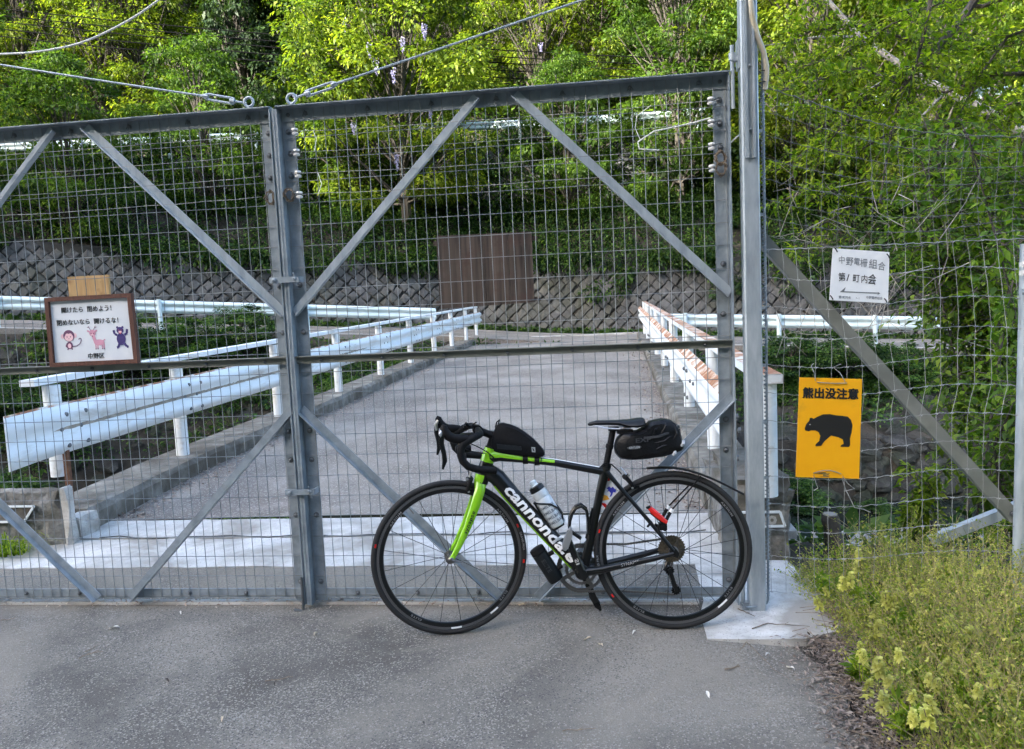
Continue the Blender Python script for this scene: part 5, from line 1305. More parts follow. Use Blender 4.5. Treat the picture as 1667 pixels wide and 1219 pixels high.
# rear mudguard and its stays
arc = [P(.895, .690), P(.955, .692), P(1.01, .689), P(1.065, .677), P(1.117, .659), P(1.165, .638), P(1.21, .615), P(1.26, .587), P(1.30, .565)]
mb = MB(); rings = []
for i, p in enumerate(arc):
    d_ = (arc[min(i + 1, len(arc) - 1)] - arc[max(i - 1, 0)]).normalized(); n_ = Vector((-d_.z, 0, d_.x)); w_ = .012 + .012 * math.sin(math.pi * min(1, i / 7 + .1))
    rings.append([p + Vector((0, q * w_, 0)) + n_ * (.006 * (1 - q * q)) for q in (-1, -.5, 0, .5, 1)] + [p + Vector((0, q * w_, 0)) + n_ * (.006 * (1 - q * q) - .0025) for q in (1, .5, 0, -.5, -1)])
mb.loft(rings); mud = bk(mb, 'mudguard', C_matte)
for s in (-1, 1):
    mb = MB(); mb.tube([P(1.12, .652, .020 * s), P(1.06, .59, .035 * s), P(.985, .515, .045 * s), P(.953, .46, .047 * s)], [.0035, .0032, .0032, .006], 8); mb.tube([P(.985, .515, .045 * s), P(.953, .46, .047 * s)], .0075, 8); bk(mb, 'mudguard_stay', C_matte, parent=mud)
    mb = MB(); mb.tube([P(.990, .520, .0455 * s), P(.981, .507, .0455 * s)], .0085, 10); bk(mb, 'stay_collar', C_white, parent=mud)
mb = MB(); mb.box((.93, -.062, .435), (.962, -.03, .465)); mb.tube([P(.90, .47, -.045), P(.88, .452, -.06)], .005, 6); mb.tube([P(.925, .452, -.05), P(.93, .42, -.06)], .005, 6); mb.tube([P(.915, .455, -.03), P(.96, .43, -.03)], .007, 8); bk(mb, 'stay_clamp', C_matte, parent=mud)
mb = MB(); mb.tube([P(.886, .536, -.058), P(.905, .518, -.06), P(.935, .490, -.06), P(.962, .466, -.058)], [.009, .0125, .0125, .008], 10, flat=.8, lat=(0, 1, 0)); rl = bk(mb, 'rear_light', C_red)
mb = MB(); mb.tube([P(.90, .512, -.05), P(.95, .468, -.05)], .010, 8); mb.tube([P(.886, .538, -.058), P(.890, .530, -.058)], .0105, 8); bk(mb, 'light_bracket', C_matte, parent=rl)
# printed sticker plate behind the seat tube
mb = MB(); pl_ = [(.712, .655), (.735, .655), (.768, .59), (.735, .50), (.69, .545)]
mb.prism(pl_, lambda a, b, t: (a, t, b), .012, .016); st_ = bk(mb, 'printed_plate', C_white, False)
for nm, pl_, mt in (('print', [(.71, .655), (.735, .656), (.737, .642), (.712, .638)], C_red), ('print', [(.69, .575), (.705, .583), (.722, .578), (.731, .562), (.70, .556), (.689, .56)], plain('orange_print', (.85, .38, .03), .5)), ('print', [(.72, .61), (.732, .618), (.74, .61), (.748, .617), (.753, .606), (.762, .603), (.758, .59), (.748, .592), (.74, .575), (.732, .572), (.738, .588), (.730, .598), (.722, .594), (.727, .604)], plain('blue_print', (.03, .04, .42), .5)), ('print', [(.69, .55), (.712, .545), (.738, .512), (.733, .498)], C_red), ('print', [(.725, .548), (.731, .548), (.75, .53), (.744, .524)], plain('navy_print', (.05, .06, .3), .5))):
    mb = MB(); mb.add([(a, .0105, b) for a, b in pl_], [tuple(range(len(pl_)))]); bk(mb, nm, mt, False, st_)
# bottle cages
mb = MB()
ba, bb_ = P(.418, .622), P(.507, .462); bd = (bb_ - ba).normalized(); bn = Vector((-bd.z, 0, bd.x)); bn = bn if bn.z > 0 else -bn
for s in (-1, 1):
    mb.tube([ba + bd * .05 - bn * .038 + Vector((0, .012 * s, 0)), ba + bd * .06 - bn * .02 + Vector((0, .036 * s, 0)), ba + bd * .085 + bn * .02 + Vector((0, .037 * s, 0)), ba + bd * .115 + bn * .036 + Vector((0, .024 * s, 0)), ba + bd * .15 + bn * .038 + Vector((0, .02 * s, 0)), ba + bd * .19 + bn * .02 + Vector((0, .02 * s, 0)), ba + bd * .192 - bn * .03 + Vector((0, .014 * s, 0))], .004, 7)
mb.bar(ba + bd * .045 - bn * .041, ba + bd * .195 - bn * .041, (0, 1, 0), -.012, .012, -.004, .004); bk(mb, 'bottle_cage', C_black)
mb = MB()
for s in (-1, 1):
    mb.tube([P(.632, .42, .014 * s), P(.634, .48, .03 * s), P(.628, .525, .037 * s), P(.607, .543, .036 * s), P(.583, .535, .034 * s), P(.566, .51, .03 * s), P(.556, .48, .024 * s), P(.552, .45, .016 * s), P(.560, .43, .01 * s), P(.60, .4, .01 * s)], .0068, 7)
mb.bar(P(.655, .53), P(.622, .40), (0, 1, 0), -.01, .01, -.004, .004); bk(mb, 'bottle_cage', C_black)

# things carried by the bicycle (each one can be taken off)
def carried(name, label, cat, c):
    o = empty(name, BM @ c, label, cat); o.rotation_euler = BROT.to_euler('XYZ'); return o
def cp(o, c, mb, name, mat, smooth=True, parent=None):
    mb.xf(lambda p: p - c); return mb.build(name, mat, parent or o, smooth)
c0 = bb_; bo = carried('water_bottle', 'silver-white insulated drinking bottle with printed pattern in the frame cage', 'bottle', c0)
mb = MB(); mb.lathe(ba + bd * .012, bd, [(0, .030), (.004, .035), (.028, .0365), (.034, .034), (.042, .0365), (.165, .0365), (.172, .033)], 24); cp(bo, c0, mb, 'body', mottled('silver_bottle', [(.3, (.5, .55, .58)), (.7, (.66, .7, .72))], 20, .35, .2, bump=0))
mb = MB(); mb.lathe(ba - bd * .014, bd, [(0, .022), (.004, .031), (.024, .0345), (.0255, .032)], 20); cp(bo, c0, mb, 'cap', C_black)
mb = MB(); mb.lathe(ba - bd * .038, bd, [(0, .010), (.003, .0145), (.02, .0145), (.024, .018)], 14); cp(bo, c0, mb, 'nozzle', plain('clear_nozzle', (.6, .68, .72), .25))
mb = MB()
for (h0, body, sz, rowdir) in ((.075, 'CAMELBAK', .016, 1), (.100, 'CAMELBAK', .018, 1), (.125, 'CAMELBAK', .018, 1), (.148, 'CAMELBAK', .018, 1)):
    vs, fs = text_mesh(body, sz, .0004)
    for v in vs:
        th = (v.x / .037) - .1; hh = h0 - v.y
        mb.v.append(tuple(ba + bd * (.012 + hh) + (Vector((0, -1, 0)) * math.cos(th) + bn * math.sin(th)) * .0373))
    b = len(mb.v) - len(vs)
    for f in fs: mb.f.append(tuple(b + i for i in f)); mb.m.append(0)
tag(cp(bo, c0, mb, 'lettering', plain('bottle_print', (.1, .12, .15), .5), False), kind='stuff')
ka, kb = P(.404, .366), P(.489, .222); kd = (kb - ka).normalized(); kn_ = Vector((-kd.z, 0, kd.x)); kn_ = kn_ if kn_.z > 0 else -kn_
tc_ = carried('tool_canister', 'black cylindrical tool canister hanging under the down tube', 'canister', kb)
mb = MB(); mb.lathe(ka + kd * .03, kd, [(0, .0335), (.125, .0335), (.13, .031), (.136, .031), (.138, .028)], 24); cp(tc_, kb, mb, 'body', plain('canister_plastic', (.004, .006, .0075), .5, spec=.35))
mb = MB(); mb.lathe(ka, kd, [(0, .028), (.003, .0325), (.027, .034), (.029, .031)], 24); cp(tc_, kb, mb, 'lid', C_matte)
mb = MB(); vs, fs = text_mesh('ELITE', .026, 0.0004)
mb.add([ka + kd * (.085 + v.x) + (Vector((0, -1, 0)) * math.cos(v.y / .034) + kn_ * math.sin(v.y / .034)) * .0342 for v in vs], fs); tag(cp(tc_, kb, mb, 'lettering', plain('canister_print', (.03, .034, .038), .35), False), kind='stuff')
mb = MB()
for h in (.055, .125): mb.tube([ka + kd * h + kn_ * .030, ka + kd * h + kn_ * .055], .010, 8)
tag(cp(tc_, kb, mb, 'mount', C_matte), kind='stuff')
def pillow(poly, hw, rings=7, amp=.0, seed=1, shrink=.86):
    rnd = random.Random(seed); n = len(poly); cx = sum(p[0] for p in poly) / n; cz = sum(p[1] for p in poly) / n
    # densify
    P2 = []
    for i in range(n):
        a, b = poly[i], poly[(i + 1) % n]; p_, q_ = poly[i - 1], poly[(i + 2) % n]
        for t in (0, .33, .67):
            t2, t3 = t * t, t * t * t
            P2.append(tuple(.5 * ((2 * a[k]) + (-p_[k] + b[k]) * t + (2 * p_[k] - 5 * a[k] + 4 * b[k] - q_[k]) * t2 + (-p_[k] + 3 * a[k] - 3 * b[k] + q_[k]) * t3) for k in (0, 1)))
    mb = MB(); R_ = []
    for i in range(rings):
        s = -1 + 2 * i / (rings - 1); k = shrink + (1 - shrink) * math.sqrt(max(0, 1 - abs(s) ** 3.2))
        if abs(s) == 1: k = shrink - .06
        R_.append([P(cx + (x - cx) * k + rnd.uniform(-amp, amp), cz + (z - cz) * k + rnd.uniform(-amp, amp), hw * (s if abs(s) < 1 else s * .96) + rnd.uniform(-amp, amp)) for x, z in P2])
    mb.loft(R_); return mb
cb = P(.35, .755); tb = carried('top_tube_bag', 'small black wedge-shaped bag strapped on the top tube behind the stem', 'bag', cb)
mb = pillow([(.228, .815), (.250, .89), (.275, .911), (.31, .905), (.355, .884), (.415, .836), (.456, .786), (.455, .762), (.42, .757), (.33, .770), (.25, .785)], .030, 7, .0008, 2); cp(tb, cb, mb, 'body', C_cloth)
mb = MB(); mb.prism([(.255, .822), (.36, .807), (.362, .79), (.257, .80)], lambda a, b, t: (a, t, b), -.032, -.0295); cp(tb, cb, mb, 'side_patch', plain('patch_rubber', (.008, .011, .014), .5, spec=.3), False)
mb = MB(); mb.prism([(.404, .803), (.42, .801), (.42, .78), (.405, .782)], lambda a, b, t: (a, t, b), -.0315, -.029); cp(tb, cb, mb, 'logo_tab', plain('grey_logo', (.35, .37, .38), .5), False)
mb = MB(); mb.add([P(.407, .798, -.033), P(.412, .798, -.033), P(.417, .785, -.033), P(.412, .785, -.033)], [(0, 1, 2, 3)]); cp(tb, cb, mb, 'logo_mark', C_black, False)
for u in (.375, .425):
    z_ = float(np.interp(u, [.36, .5], [.751, .730])); mb = MB(); rg = [[P(u + q, z_ + .021 * math.sin(t), .021 * math.cos(t)) for t in np.linspace(0, 2 * math.pi, 16, endpoint=False)] for q in (-.011, .011)]; mb.loft(rg, caps=False); cp(tb, cb, mb, 'strap', C_matte)
mb = MB(); mb.tube([P(.245, .87, -.01), P(.262, .895, -.012), P(.27, .925, -.008), P(.258, .915, 0), P(.25, .89, .0)], .003, 6); cp(tb, cb, mb, 'zip_pull', C_matte)
cs = P(.9, .735); sb_ = carried('saddle_bag', 'black roll-top saddle bag hanging under the saddle', 'bag', cs)
poly = [(.762, .765), (.768, .818), (.800, .846), (.86, .855), (.893, .870), (.915, .892), (.96, .902), (1.003, .894), (1.034, .866), (1.043, .82), (1.05, .775), (1.01, .752), (.93, .738), (.84, .732), (.79, .738)]
mb = pillow(poly, .068, 9, .003, 5, .8); cp(sb_, cs, mb, 'body', C_tarp)
for (a, b, c_) in (((.905, .80), (.965, .81), (1.035, .858)), ((.90, .765), (.96, .79), (1.02, .80)), ((.95, .835), (.975, .875), (.97, .895)), ((.915, .82), (.93, .86), (.96, .88)), ((1.0, .81), (1.02, .84), (1.01, .88))):
    mb = MB(); mb.tube([P(a[0], a[1], -.062), P(b[0], b[1], -.067), P(c_[0], c_[1], -.052)], [.001, .005, .002], 6); cp(sb_, cs, mb, 'fabric_fold', C_tarp)
mb = MB(); mb.tube([P(.88, .826, -.067), P(.94, .830, -.070), P(1.0, .85, -.060), P(1.036, .868, -.035)], .006, 6, flat=.3, lat=(0, 1, 0)); cp(sb_, cs, mb, 'strap', plain('webbing', (.03, .032, .036), .6))
for (u, v) in ((1.045, .795), (1.008, .757)):
    mb = MB(); mb.tube([P(u - .006, v - .008, -.052), P(u, v, -.058), P(u + .003, v + .012, -.05)], .007, 8); cp(sb_, cs, mb, 'strap_end', plain('strap_tip', (.45, .47, .5), .5))
vs, fs = text_mesh('EXP', .034, .001, space=1.05); mb = MB(); mb.add([P(.876 + v.x * 1.1, .818 + v.y * .75 + v.x * .08, -.0725 if v.x < .02 else -.0725) for v in vs], fs); tag(cp(sb_, cs, mb, 'lettering', plain('bag_print', (.035, .037, .042), .5), False), kind='stuff')
mb = MB(); mb.prism(ell(.838, .788, .03, .0075, .06, 20), lambda a, b, t: (a, t, b), -.0715, -.066); lp = cp(sb_, cs, mb, 'logo_plate', plain('logo_plate', (.045, .048, .052), .4), False)
vs, fs = text_mesh('ORTLIEB', .0115, .0003, space=1.05); mb = MB(); mb.add([P(.838 + v.x, .788 + v.y + v.x * .06, -.0722) for v in vs], fs); tag(cp(sb_, cs, mb, 'plate_lettering', plain('plate_print', (.4, .42, .44), .5), False, lp), kind='stuff')
mb = MB(); mb.box((.775, -.03, .845), (.84, .03, .862)); cp(sb_, cs, mb, 'saddle_mount', C_matte, False)
# ================================================================== VEGETATION
LM = {
 'bright': leaf_mat('leaf_spring', [(0.062, 0.11, 0.012), (0.098, 0.158, 0.016), (0.145, 0.205, 0.022), (0.21, 0.255, 0.03)], 0.5, (1.45, 1.45, 0.5)),
 'mid': leaf_mat('leaf_green', [(0.035, 0.08, 0.014), (0.06, 0.12, 0.018), (0.085, 0.155, 0.023), (0.13, 0.2, 0.03)], 0.45, (1.3, 1.4, 0.5)),
 'dark': leaf_mat('leaf_dark', [(0.018, 0.036, 0.012), (0.026, 0.05, 0.015), (0.04, 0.07, 0.02)], 0.25, (1.2, 1.3, 0.6)),
 'vine': leaf_mat('leaf_vine', [(0.018, 0.05, 0.013), (0.034, 0.085, 0.02), (0.06, 0.125, 0.026), (0.115, 0.19, 0.036)], 0.4, (1.3, 1.4, 0.5)),
 'near': leaf_mat('leaf_near', [(0.07, 0.14, 0.012), (0.14, 0.23, 0.018), (0.25, 0.35, 0.026), (0.4, 0.47, 0.045)], 0.55, (1.4, 1.5, 0.45)),
 'shade': leaf_mat('leaf_shrub', [(0.045, 0.10, 0.012), (0.08, 0.155, 0.018), (0.13, 0.22, 0.022), (0.22, 0.30, 0.035)], 0.45, (1.4, 1.5, 0.5)),
 'dry': leaf_mat('leaf_dry', [(0.13, 0.095, 0.075), (0.26, 0.2, 0.16), (0.44, 0.37, 0.31), (0.18, 0.13, 0.11)], 0.15, (1.1, 1.0, 0.9)),
 'weed': leaf_mat('leaf_weed', [(0.11, 0.19, 0.02), (0.25, 0.32, 0.04), (0.42, 0.44, 0.08), (0.6, 0.54, 0.17)], 0.4, (1.3, 1.3, 0.6)),
 'flower': leaf_mat('flower_bract', [(0.42, 0.43, 0.09), (0.54, 0.53, 0.13), (0.64, 0.62, 0.2)], 0.4, (1.1, 1.1, 0.7)),
 'wisteria': leaf_mat('wisteria_petal', [(0.35, 0.33, 0.55), (0.5, 0.47, 0.68), (0.62, 0.6, 0.74)], 0.35, (1.0, 1.0, 1.1)),
}
def clump_leaves(centres, radii, per, L, flat=0.55, droop=0.35, spread=0.4):
    """leaf quads gathered in uneven flattened clumps"""
    cs = np.repeat(np.asarray(centres, float), per, axis=0); rs = np.repeat(np.asarray(radii, float), per)
    n = len(cs)
    d = rdir(n); rad = rs * RNG.uniform(0.25, 1.0, n) ** 0.6 * (1 + 0.35 * RNG.normal(size=n).clip(-1, 2) * 0.5)
    off = d * rad[:, None]; off[:, 2] *= flat
    Pp = cs + off
    D = d * 0.8 + rdir(n) * spread; D[:, 2] -= droop
    Nn = rdir(n) * 0.55; Nn[:, 2] += 1.0
    ln = L * np.exp(RNG.normal(scale=.33, size=n)).clip(.45, 2.0) * .95
    clump_leaves.tone = np.repeat(RNG.uniform(-1, 1, len(radii)), per)
    return leaves(Pp, D, Nn, ln, ln * RNG.uniform(0.42, 0.62, n))
def grow(seed, H, Rc, base, ncl, per, L, kind):
    """trunk+limb mesh builder and crown quads for one tree model standing at the origin"""
    rnd = random.Random(seed); mb = MB()
    bend = (rnd.uniform(-.06, .06), rnd.uniform(-.06, .06)); r0 = 0.018 * H + .03
    tp = [Vector((bend[0] * H * t * t, bend[1] * H * t * t, H * .92 * t)) for t in np.linspace(0, 1, 9)]
    mb.tube([p - Vector((0, 0, .4)) if i == 0 else p for i, p in enumerate(tp)], [r0 * (1 - .88 * i / 8) for i in range(9)], 8)
    cs, rs = [], []
    for i in range(ncl):
        t = rnd.uniform(base, 1.0)
        if kind == 'cedar':
            w = Rc * (1.02 - t) * 1.1 + .25; a = rnd.uniform(0, 6.283); q = rnd.uniform(.35, 1.0)
            c = Vector((math.cos(a) * w * q, math.sin(a) * w * q, H * t - .25 * q * w))
        else:
            u = (t - base) / (1 - base); w = Rc * (math.sin(math.pi * min(1, u * .8 + .14)) ** .7) * rnd.uniform(.75, 1.15); a = rnd.uniform(0, 6.283); q = rnd.uniform(.2, 1.0) ** .5
            c = Vector((math.cos(a) * w * q, math.sin(a) * w * q, H * (base + u * (1.03 - base)) + rnd.uniform(-.3, .3)))
        k = min(7, max(1, int(t * 7 - rnd.uniform(.6, 1.8)))); s0 = tp[k]; c2 = c + Vector((tp[k].x, tp[k].y, 0))
        cs.append(c2); rs.append(rnd.uniform(.5, 1.0) * Rc * (.25 if kind != 'cedar' else .26))
        if i % 2 == 0 or kind == 'bare':
            m_ = s0.lerp(c2, .5) + Vector((rnd.uniform(-.2, .2), rnd.uniform(-.2, .2), rnd.uniform(-.1, .35)))
            mb.tube([s0, m_, c2], [r0 * .28, r0 * .15, r0 * .05], 5, caps=False)
            if kind == 'bare':
                for q in range(5):
                    e = c2 + Vector((rnd.uniform(-1, 1), rnd.uniform(-1, 1), rnd.uniform(-.2, 1.2)))
                    mb.tube([m_.lerp(c2, rnd.random()), e], [.018, .006], 4, caps=False)
    crown = clump_leaves([tuple(c) for c in cs], rs, per, L, 0.40 if kind != 'cedar' else .5, .35 if kind != 'cedar' else .75)
    return mb, crown
VAR = {}
def variant(key, seed, H, Rc, base, ncl, per, L, kind, leaf, bark):
    mb, cr = grow(seed, H, Rc, base, ncl, per, L, kind)
    VAR[key] = (mb.mesh('trunk', M[bark], True), quad_mesh('crown', cr, LM[leaf], tone=clump_leaves.tone), H)
variant('a', 1, 11, 4.2, .10, 175, 200, .165, 'broad', 'bright', 'bark')
variant('b', 2, 12, 4.0, .10, 175, 200, .165, 'broad', 'bright', 'bark')
variant('c', 3, 10, 3.6, .06, 150, 150, .18, 'broad', 'mid', 'bark')
variant('d', 4, 12, 3.8, .08, 165, 180, .165, 'broad', 'mid', 'bark')
variant('e', 5, 15, 3.0, .06, 200, 130, .22, 'cedar', 'dark', 'bark')
variant('f', 6, 11, 3.4, .35, 70, 75, .17, 'bare', 'bright', 'bark')
variant('g', 7, 5, 3.0, .02, 90, 170, .16, 'broad', 'vine', 'bark')
def plant_tree(key, x, y, z, s, rot, label, group=None, sz=1.0, name='tree'):
    tm, cm, H = VAR[key]
    o = empty(name, (x, y, z), label, 'tree' if name != 'bush' else 'bush', group, (0, 0, rot)); o.scale = (s, s, s * sz)
    link('trunk', tm, o); link('crown', cm, o); return o
def ground_z(x, y):
    s = section(x); return float(np.interp(y, [p[0] for p in s], [p[1] for p in s]))
def put(key, px, y, s, label, group=None, sz=1.0, dz=-.2, name='tree'):
    x = at(px, 400, y).x; return plant_tree(key, x, y, ground_z(x, y) + dz, s, random.uniform(0, 6.28), label, group, sz, name)
# on the slope between the two walls
put('a', 665, 26.6, 1.0, 'tall bright tree in front of the upper wall above the right gate leaf')
put('d', 585, 27.6, .8, 'mid-green tree just right of the gate joint below the upper road')
put('c', 345, 24.2, .62, 'bushy green tree on the slope between the animal notice and the gate joint')
put('d', 1110, 27.9, .9, 'green tree hanging over the upper wall beside the tall gate post')
put('c', 930, 27.6, .62, 'low green tree against the upper wall right of the wooden notice')
put('b', 1330, 27.3, 1.0, 'bright tree on the slope seen over the white handwritten notice')
put('a', 1520, 26.8, 1.05, 'bright tree on the slope behind the overhanging branch')
put('c', 120, 20.8, .6, 'bushy green tree on the slope above the animal notice')
put('d', -120, 20.5, .85, 'green tree on the slope beyond the left picture edge')
# behind the upper guardrail
put('b', 60, 33.0, .95, 'bright leafy tree above the upper road at the left picture edge')
put('f', 190, 33.5, .9, 'thin pale-stemmed tree with sparse leaves above the upper road')
put('a', 260, 34.5, .9, 'bright spring-green tree above the upper road left of the dark conifers')
put('e', 415, 33.5, .95, 'left of the two dark conifers above the gate joint')
put('e', 475, 35.5, 1.1, 'right of the two dark conifers above the gate joint')
put('b', 600, 36.0, .9, 'yellow-green tree just right of the dark conifers')
put('a', 760, 37.0, 1.0, 'yellow-green tree above the upper road behind the power lines')
put('f', 890, 36.0, 1.0, 'sparse tree with pale branches above the upper guardrail gap')
put('b', 980, 37.5, .95, 'light green tree above the visible stretch of the upper guardrail')
put('d', 1100, 36.5, .9, 'mid-green tree above the upper road left of the gate post top')
put('a', 1240, 36.5, .95, 'bright tree above the upper road behind the gate post')
put('b', 1400, 37.0, 1.0, 'bright tree above the upper road over the fence')
put('d', 1560, 36.5, 1.0, 'mid-green tree above the upper road at the right')
put('a', 1720, 36.0, 1.0, 'bright tree above the upper road beyond the right picture edge')
put('a', -100, 31.5, 1.0, 'bright tree above the upper road beyond the left picture edge')
for i, (px, y, k, s) in enumerate([(-60, 43, 'd', 1.1), (70, 44, 'a', 1.1), (200, 43, 'b', 1.15), (330, 45, 'f', 1.2), (400, 47, 'b', 1.1), (540, 45, 'd', 1.2), (660, 46, 'a', 1.2), (790, 46, 'd', 1.1), (900, 46, 'b', 1.2), (1020, 47, 'a', 1.2), (1150, 46, 'b', 1.1), (1280, 46, 'd', 1.2), (1400, 47, 'a', 1.2), (1530, 46, 'b', 1.2), (1680, 46, 'd', 1.2),
                                 (0, 57, 'b', 1.3), (140, 58, 'd', 1.3), (270, 58, 'a', 1.3), (390, 60, 'd', 1.3), (500, 59, 'b', 1.3), (620, 59, 'd', 1.3), (740, 58, 'b', 1.3), (860, 60, 'a', 1.3), (980, 60, 'd', 1.3), (1100, 59, 'a', 1.3), (1220, 59, 'b', 1.3), (1340, 60, 'd', 1.3), (1460, 59, 'a', 1.3), (1600, 60, 'b', 1.3)]):
    put(k, px, y, s, 'leafy tree high on the wooded hillside above both roads', 'trees high on the hillside')
# bushes on the river banks
for px, y, s, lab in ((30, 13.2, .5, 'green bush on the river bank below the animal notice'), (150, 15.0, .5, 'green bush under the far guardrail right of the animal notice'), (290, 15.6, .45, 'green bush under the far guardrail between the gate brace and the animal notice'), (390, 16.6, .42, 'green bush on the river bank left of the gate joint'),
                      (90, 9.0, .42, 'green bush in the ravine behind the left bridge rail end'), (360, 9.5, .4, 'green bush in the ravine behind the middle of the left bridge rail'), (560, 15.5, .34, 'small bush in the ravine seen under the left bridge rail'), (-60, 11, .6, 'green bush in the ravine beyond the left picture edge'),
                      (1290, 16.6, .42, 'green bush hanging below the far guardrail right of the gate post'), (1380, 16.4, .45, 'green bush hanging below the far guardrail above the bear sign'), (1470, 16.5, .36, 'green bush hanging below the far guardrail under the angle brace'), (1560, 16.3, .3, 'small bush below the far guardrail near the round post'), (1270, 13.2, .36, 'dark bush low on the far bank beside the bear sign'), (1420, 12.6, .22, 'small dark bush at the foot of the far bank under the bear sign')):
    x = at(px, 500, y).x; z = ground_z(x, y)
    plant_tree('g', x, y, z - .25, s, random.uniform(0, 6), lab, None, .6, 'bush')
# vines and undergrowth on the slope, the wall tops and the upper wall
def lump(x, y): return math.sin(x * .9 + 1.3) * .5 + math.sin(x * 2.1 + y * 1.3) * .35 + math.sin(x * .37 - y * .8 + 2) * .5
cs, rs = [], []
for i in range(1500):
    x = random.uniform(-36, 19); yw, zr, lw = wall_y(x), road_z(x), wall_h(x)
    t = random.random(); s = section(x)
    y = yw + .3 + (upper_y(x) - yw - .3) * t ** .9; z = float(np.interp(y, [p[0] for p in s], [p[1] for p in s]))
    r = random.uniform(.35, .85)
    cs.append((x, y - .1, z + r * .35)); rs.append(r)
for i in range(420):    # hanging over the top of the lower wall
    x = random.uniform(-36, 19); dr = random.random() ** 1.6 * (1.5 if lump(x, 0) > .75 or x > 4 else .45)
    if x < -6 and lump(x, 3) < -.1: continue
    yw, zr, lw = wall_y(x), road_z(x), wall_h(x); r = random.uniform(.22, .5)
    cs.append((x, yw + .25 - .25 * dr - .08, zr + lw - dr + .15)); rs.append(r)
for i in range(1500):    # on the upper wall and over its guardrail
    x = random.uniform(-36, 19); t = random.random(); uy = upper_y(x)
    if lump(x * .8, t * 3) > (.35 if -5 < x < 3 else 1.0): continue
    r = random.uniform(.25, .6); cs.append((x, uy + .85 * t - .16, 5.0 + 3.3 * t + (random.random() * .9 if lump(x, 7) > -.1 and t > .7 else 0))); rs.append(r)
q = clump_leaves(cs, rs, 90, .13, .75, .45)
tag(link('vine_cover', quad_mesh('vine_cover', q, LM['vine'], tone=clump_leaves.tone)), 'vines and undergrowth covering the slope between the two stone walls', 'vines', kind='stuff')
cs, rs = [], []
for i in range(2300):
    x = random.uniform(-45, 26); y = upper_y(x) + 5.0 + 30 * random.random() ** 1.3; r = random.uniform(.5, 1.6); cs.append((x, y, ground_z(x, y) + .3 + r * random.random() * 1.4)); rs.append(r)
q = clump_leaves(cs, rs, 60, .22, .7, .3)
tag(link('undergrowth', quad_mesh('undergrowth', q, LM['mid'], tone=clump_leaves.tone)), 'low undergrowth on the wooded hillside above the upper road', 'undergrowth', kind='stuff')
# grassy litter strip at the foot of the lower wall and along the banks
cs, rs = [], []
for i in range(700):
    x = random.uniform(-34, 18); cs.append((x, wall_y(x) - random.uniform(.15, .95), road_z(x) + .03)); rs.append(random.uniform(.1, .28))
for i in range(500):
    x = random.uniform(-26, -4.2) if i % 3 else random.uniform(1.2, 9); y = random.uniform(1.3, 6); cs.append((x, y, ground_z(x, y) + .05)); rs.append(random.uniform(.15, .45))
for i in range(1500):
    x = random.uniform(-24, 16); y = rail_y(x) - random.uniform(.7, 3.4) ** (1 if i % 2 else .8); cs.append((x, y - .12, ground_z(x, y) + .1)); rs.append(random.uniform(.18, .5))
q = clump_leaves(cs, rs, 50, .10, .5, .2)
tag(link('bank_greenery', quad_mesh('bank_greenery', q, LM['vine'], tone=clump_leaves.tone)), 'low ground plants along the river banks and the foot of the wall', 'ground plants', kind='stuff')
# dry leaves and twigs below the left bridge rail
n = 5200; xx = RNG.uniform(-8.5, -4.1, n); yy = RNG.uniform(1.2, 4.2, n); zz = np.array([ground_z(float(a), float(b)) for a, b in zip(xx, yy)]) + RNG.uniform(0.01, .12, n)
D = rdir(n); D[:, 2] *= .3
q = leaves(np.stack([xx, yy, zz], 1), D, rdir(n, 1.5), RNG.uniform(.05, .16, n), RNG.uniform(.012, .05, n))
tag(link('leaf_litter', quad_mesh('leaf_litter', q, LM['dry'])), 'brown dry leaf litter on the bank behind the left bridge rail', 'leaf litter', kind='stuff')

# wisteria flowers hanging from the trees
for i, (px, py, y) in enumerate([(640, 112, 23.2), (655, 60, 23.2), (600, 70, 23.6), (612, 95, 23.6), (690, 40, 22.8), (560, 30, 25), (575, 200, 23.8), (645, 250, 23.0), (700, 165, 22.8), (880, 70, 33), (905, 110, 33), (1255, 12, 33), (480, 150, 31)]):
    p = at(px, py, y); n = 90; t = RNG.uniform(0, 1, n); a = RNG.uniform(0, 6.28, n); L_ = random.uniform(.35, .6); w = .085 * (1 - t * .8)
    Pp = np.stack([np.cos(a) * w, np.sin(a) * w, -t * L_], 1)
    q = leaves(Pp, rdir(n, -.6), rdir(n), .065, .045)
    o = link('wisteria_cluster', quad_mesh('wisteria_cluster', q, LM['wisteria'])); o.location = p
    tag(o, 'pale lilac wisteria flower cluster hanging among the tree leaves', 'flower', 'wisteria clusters in the trees')

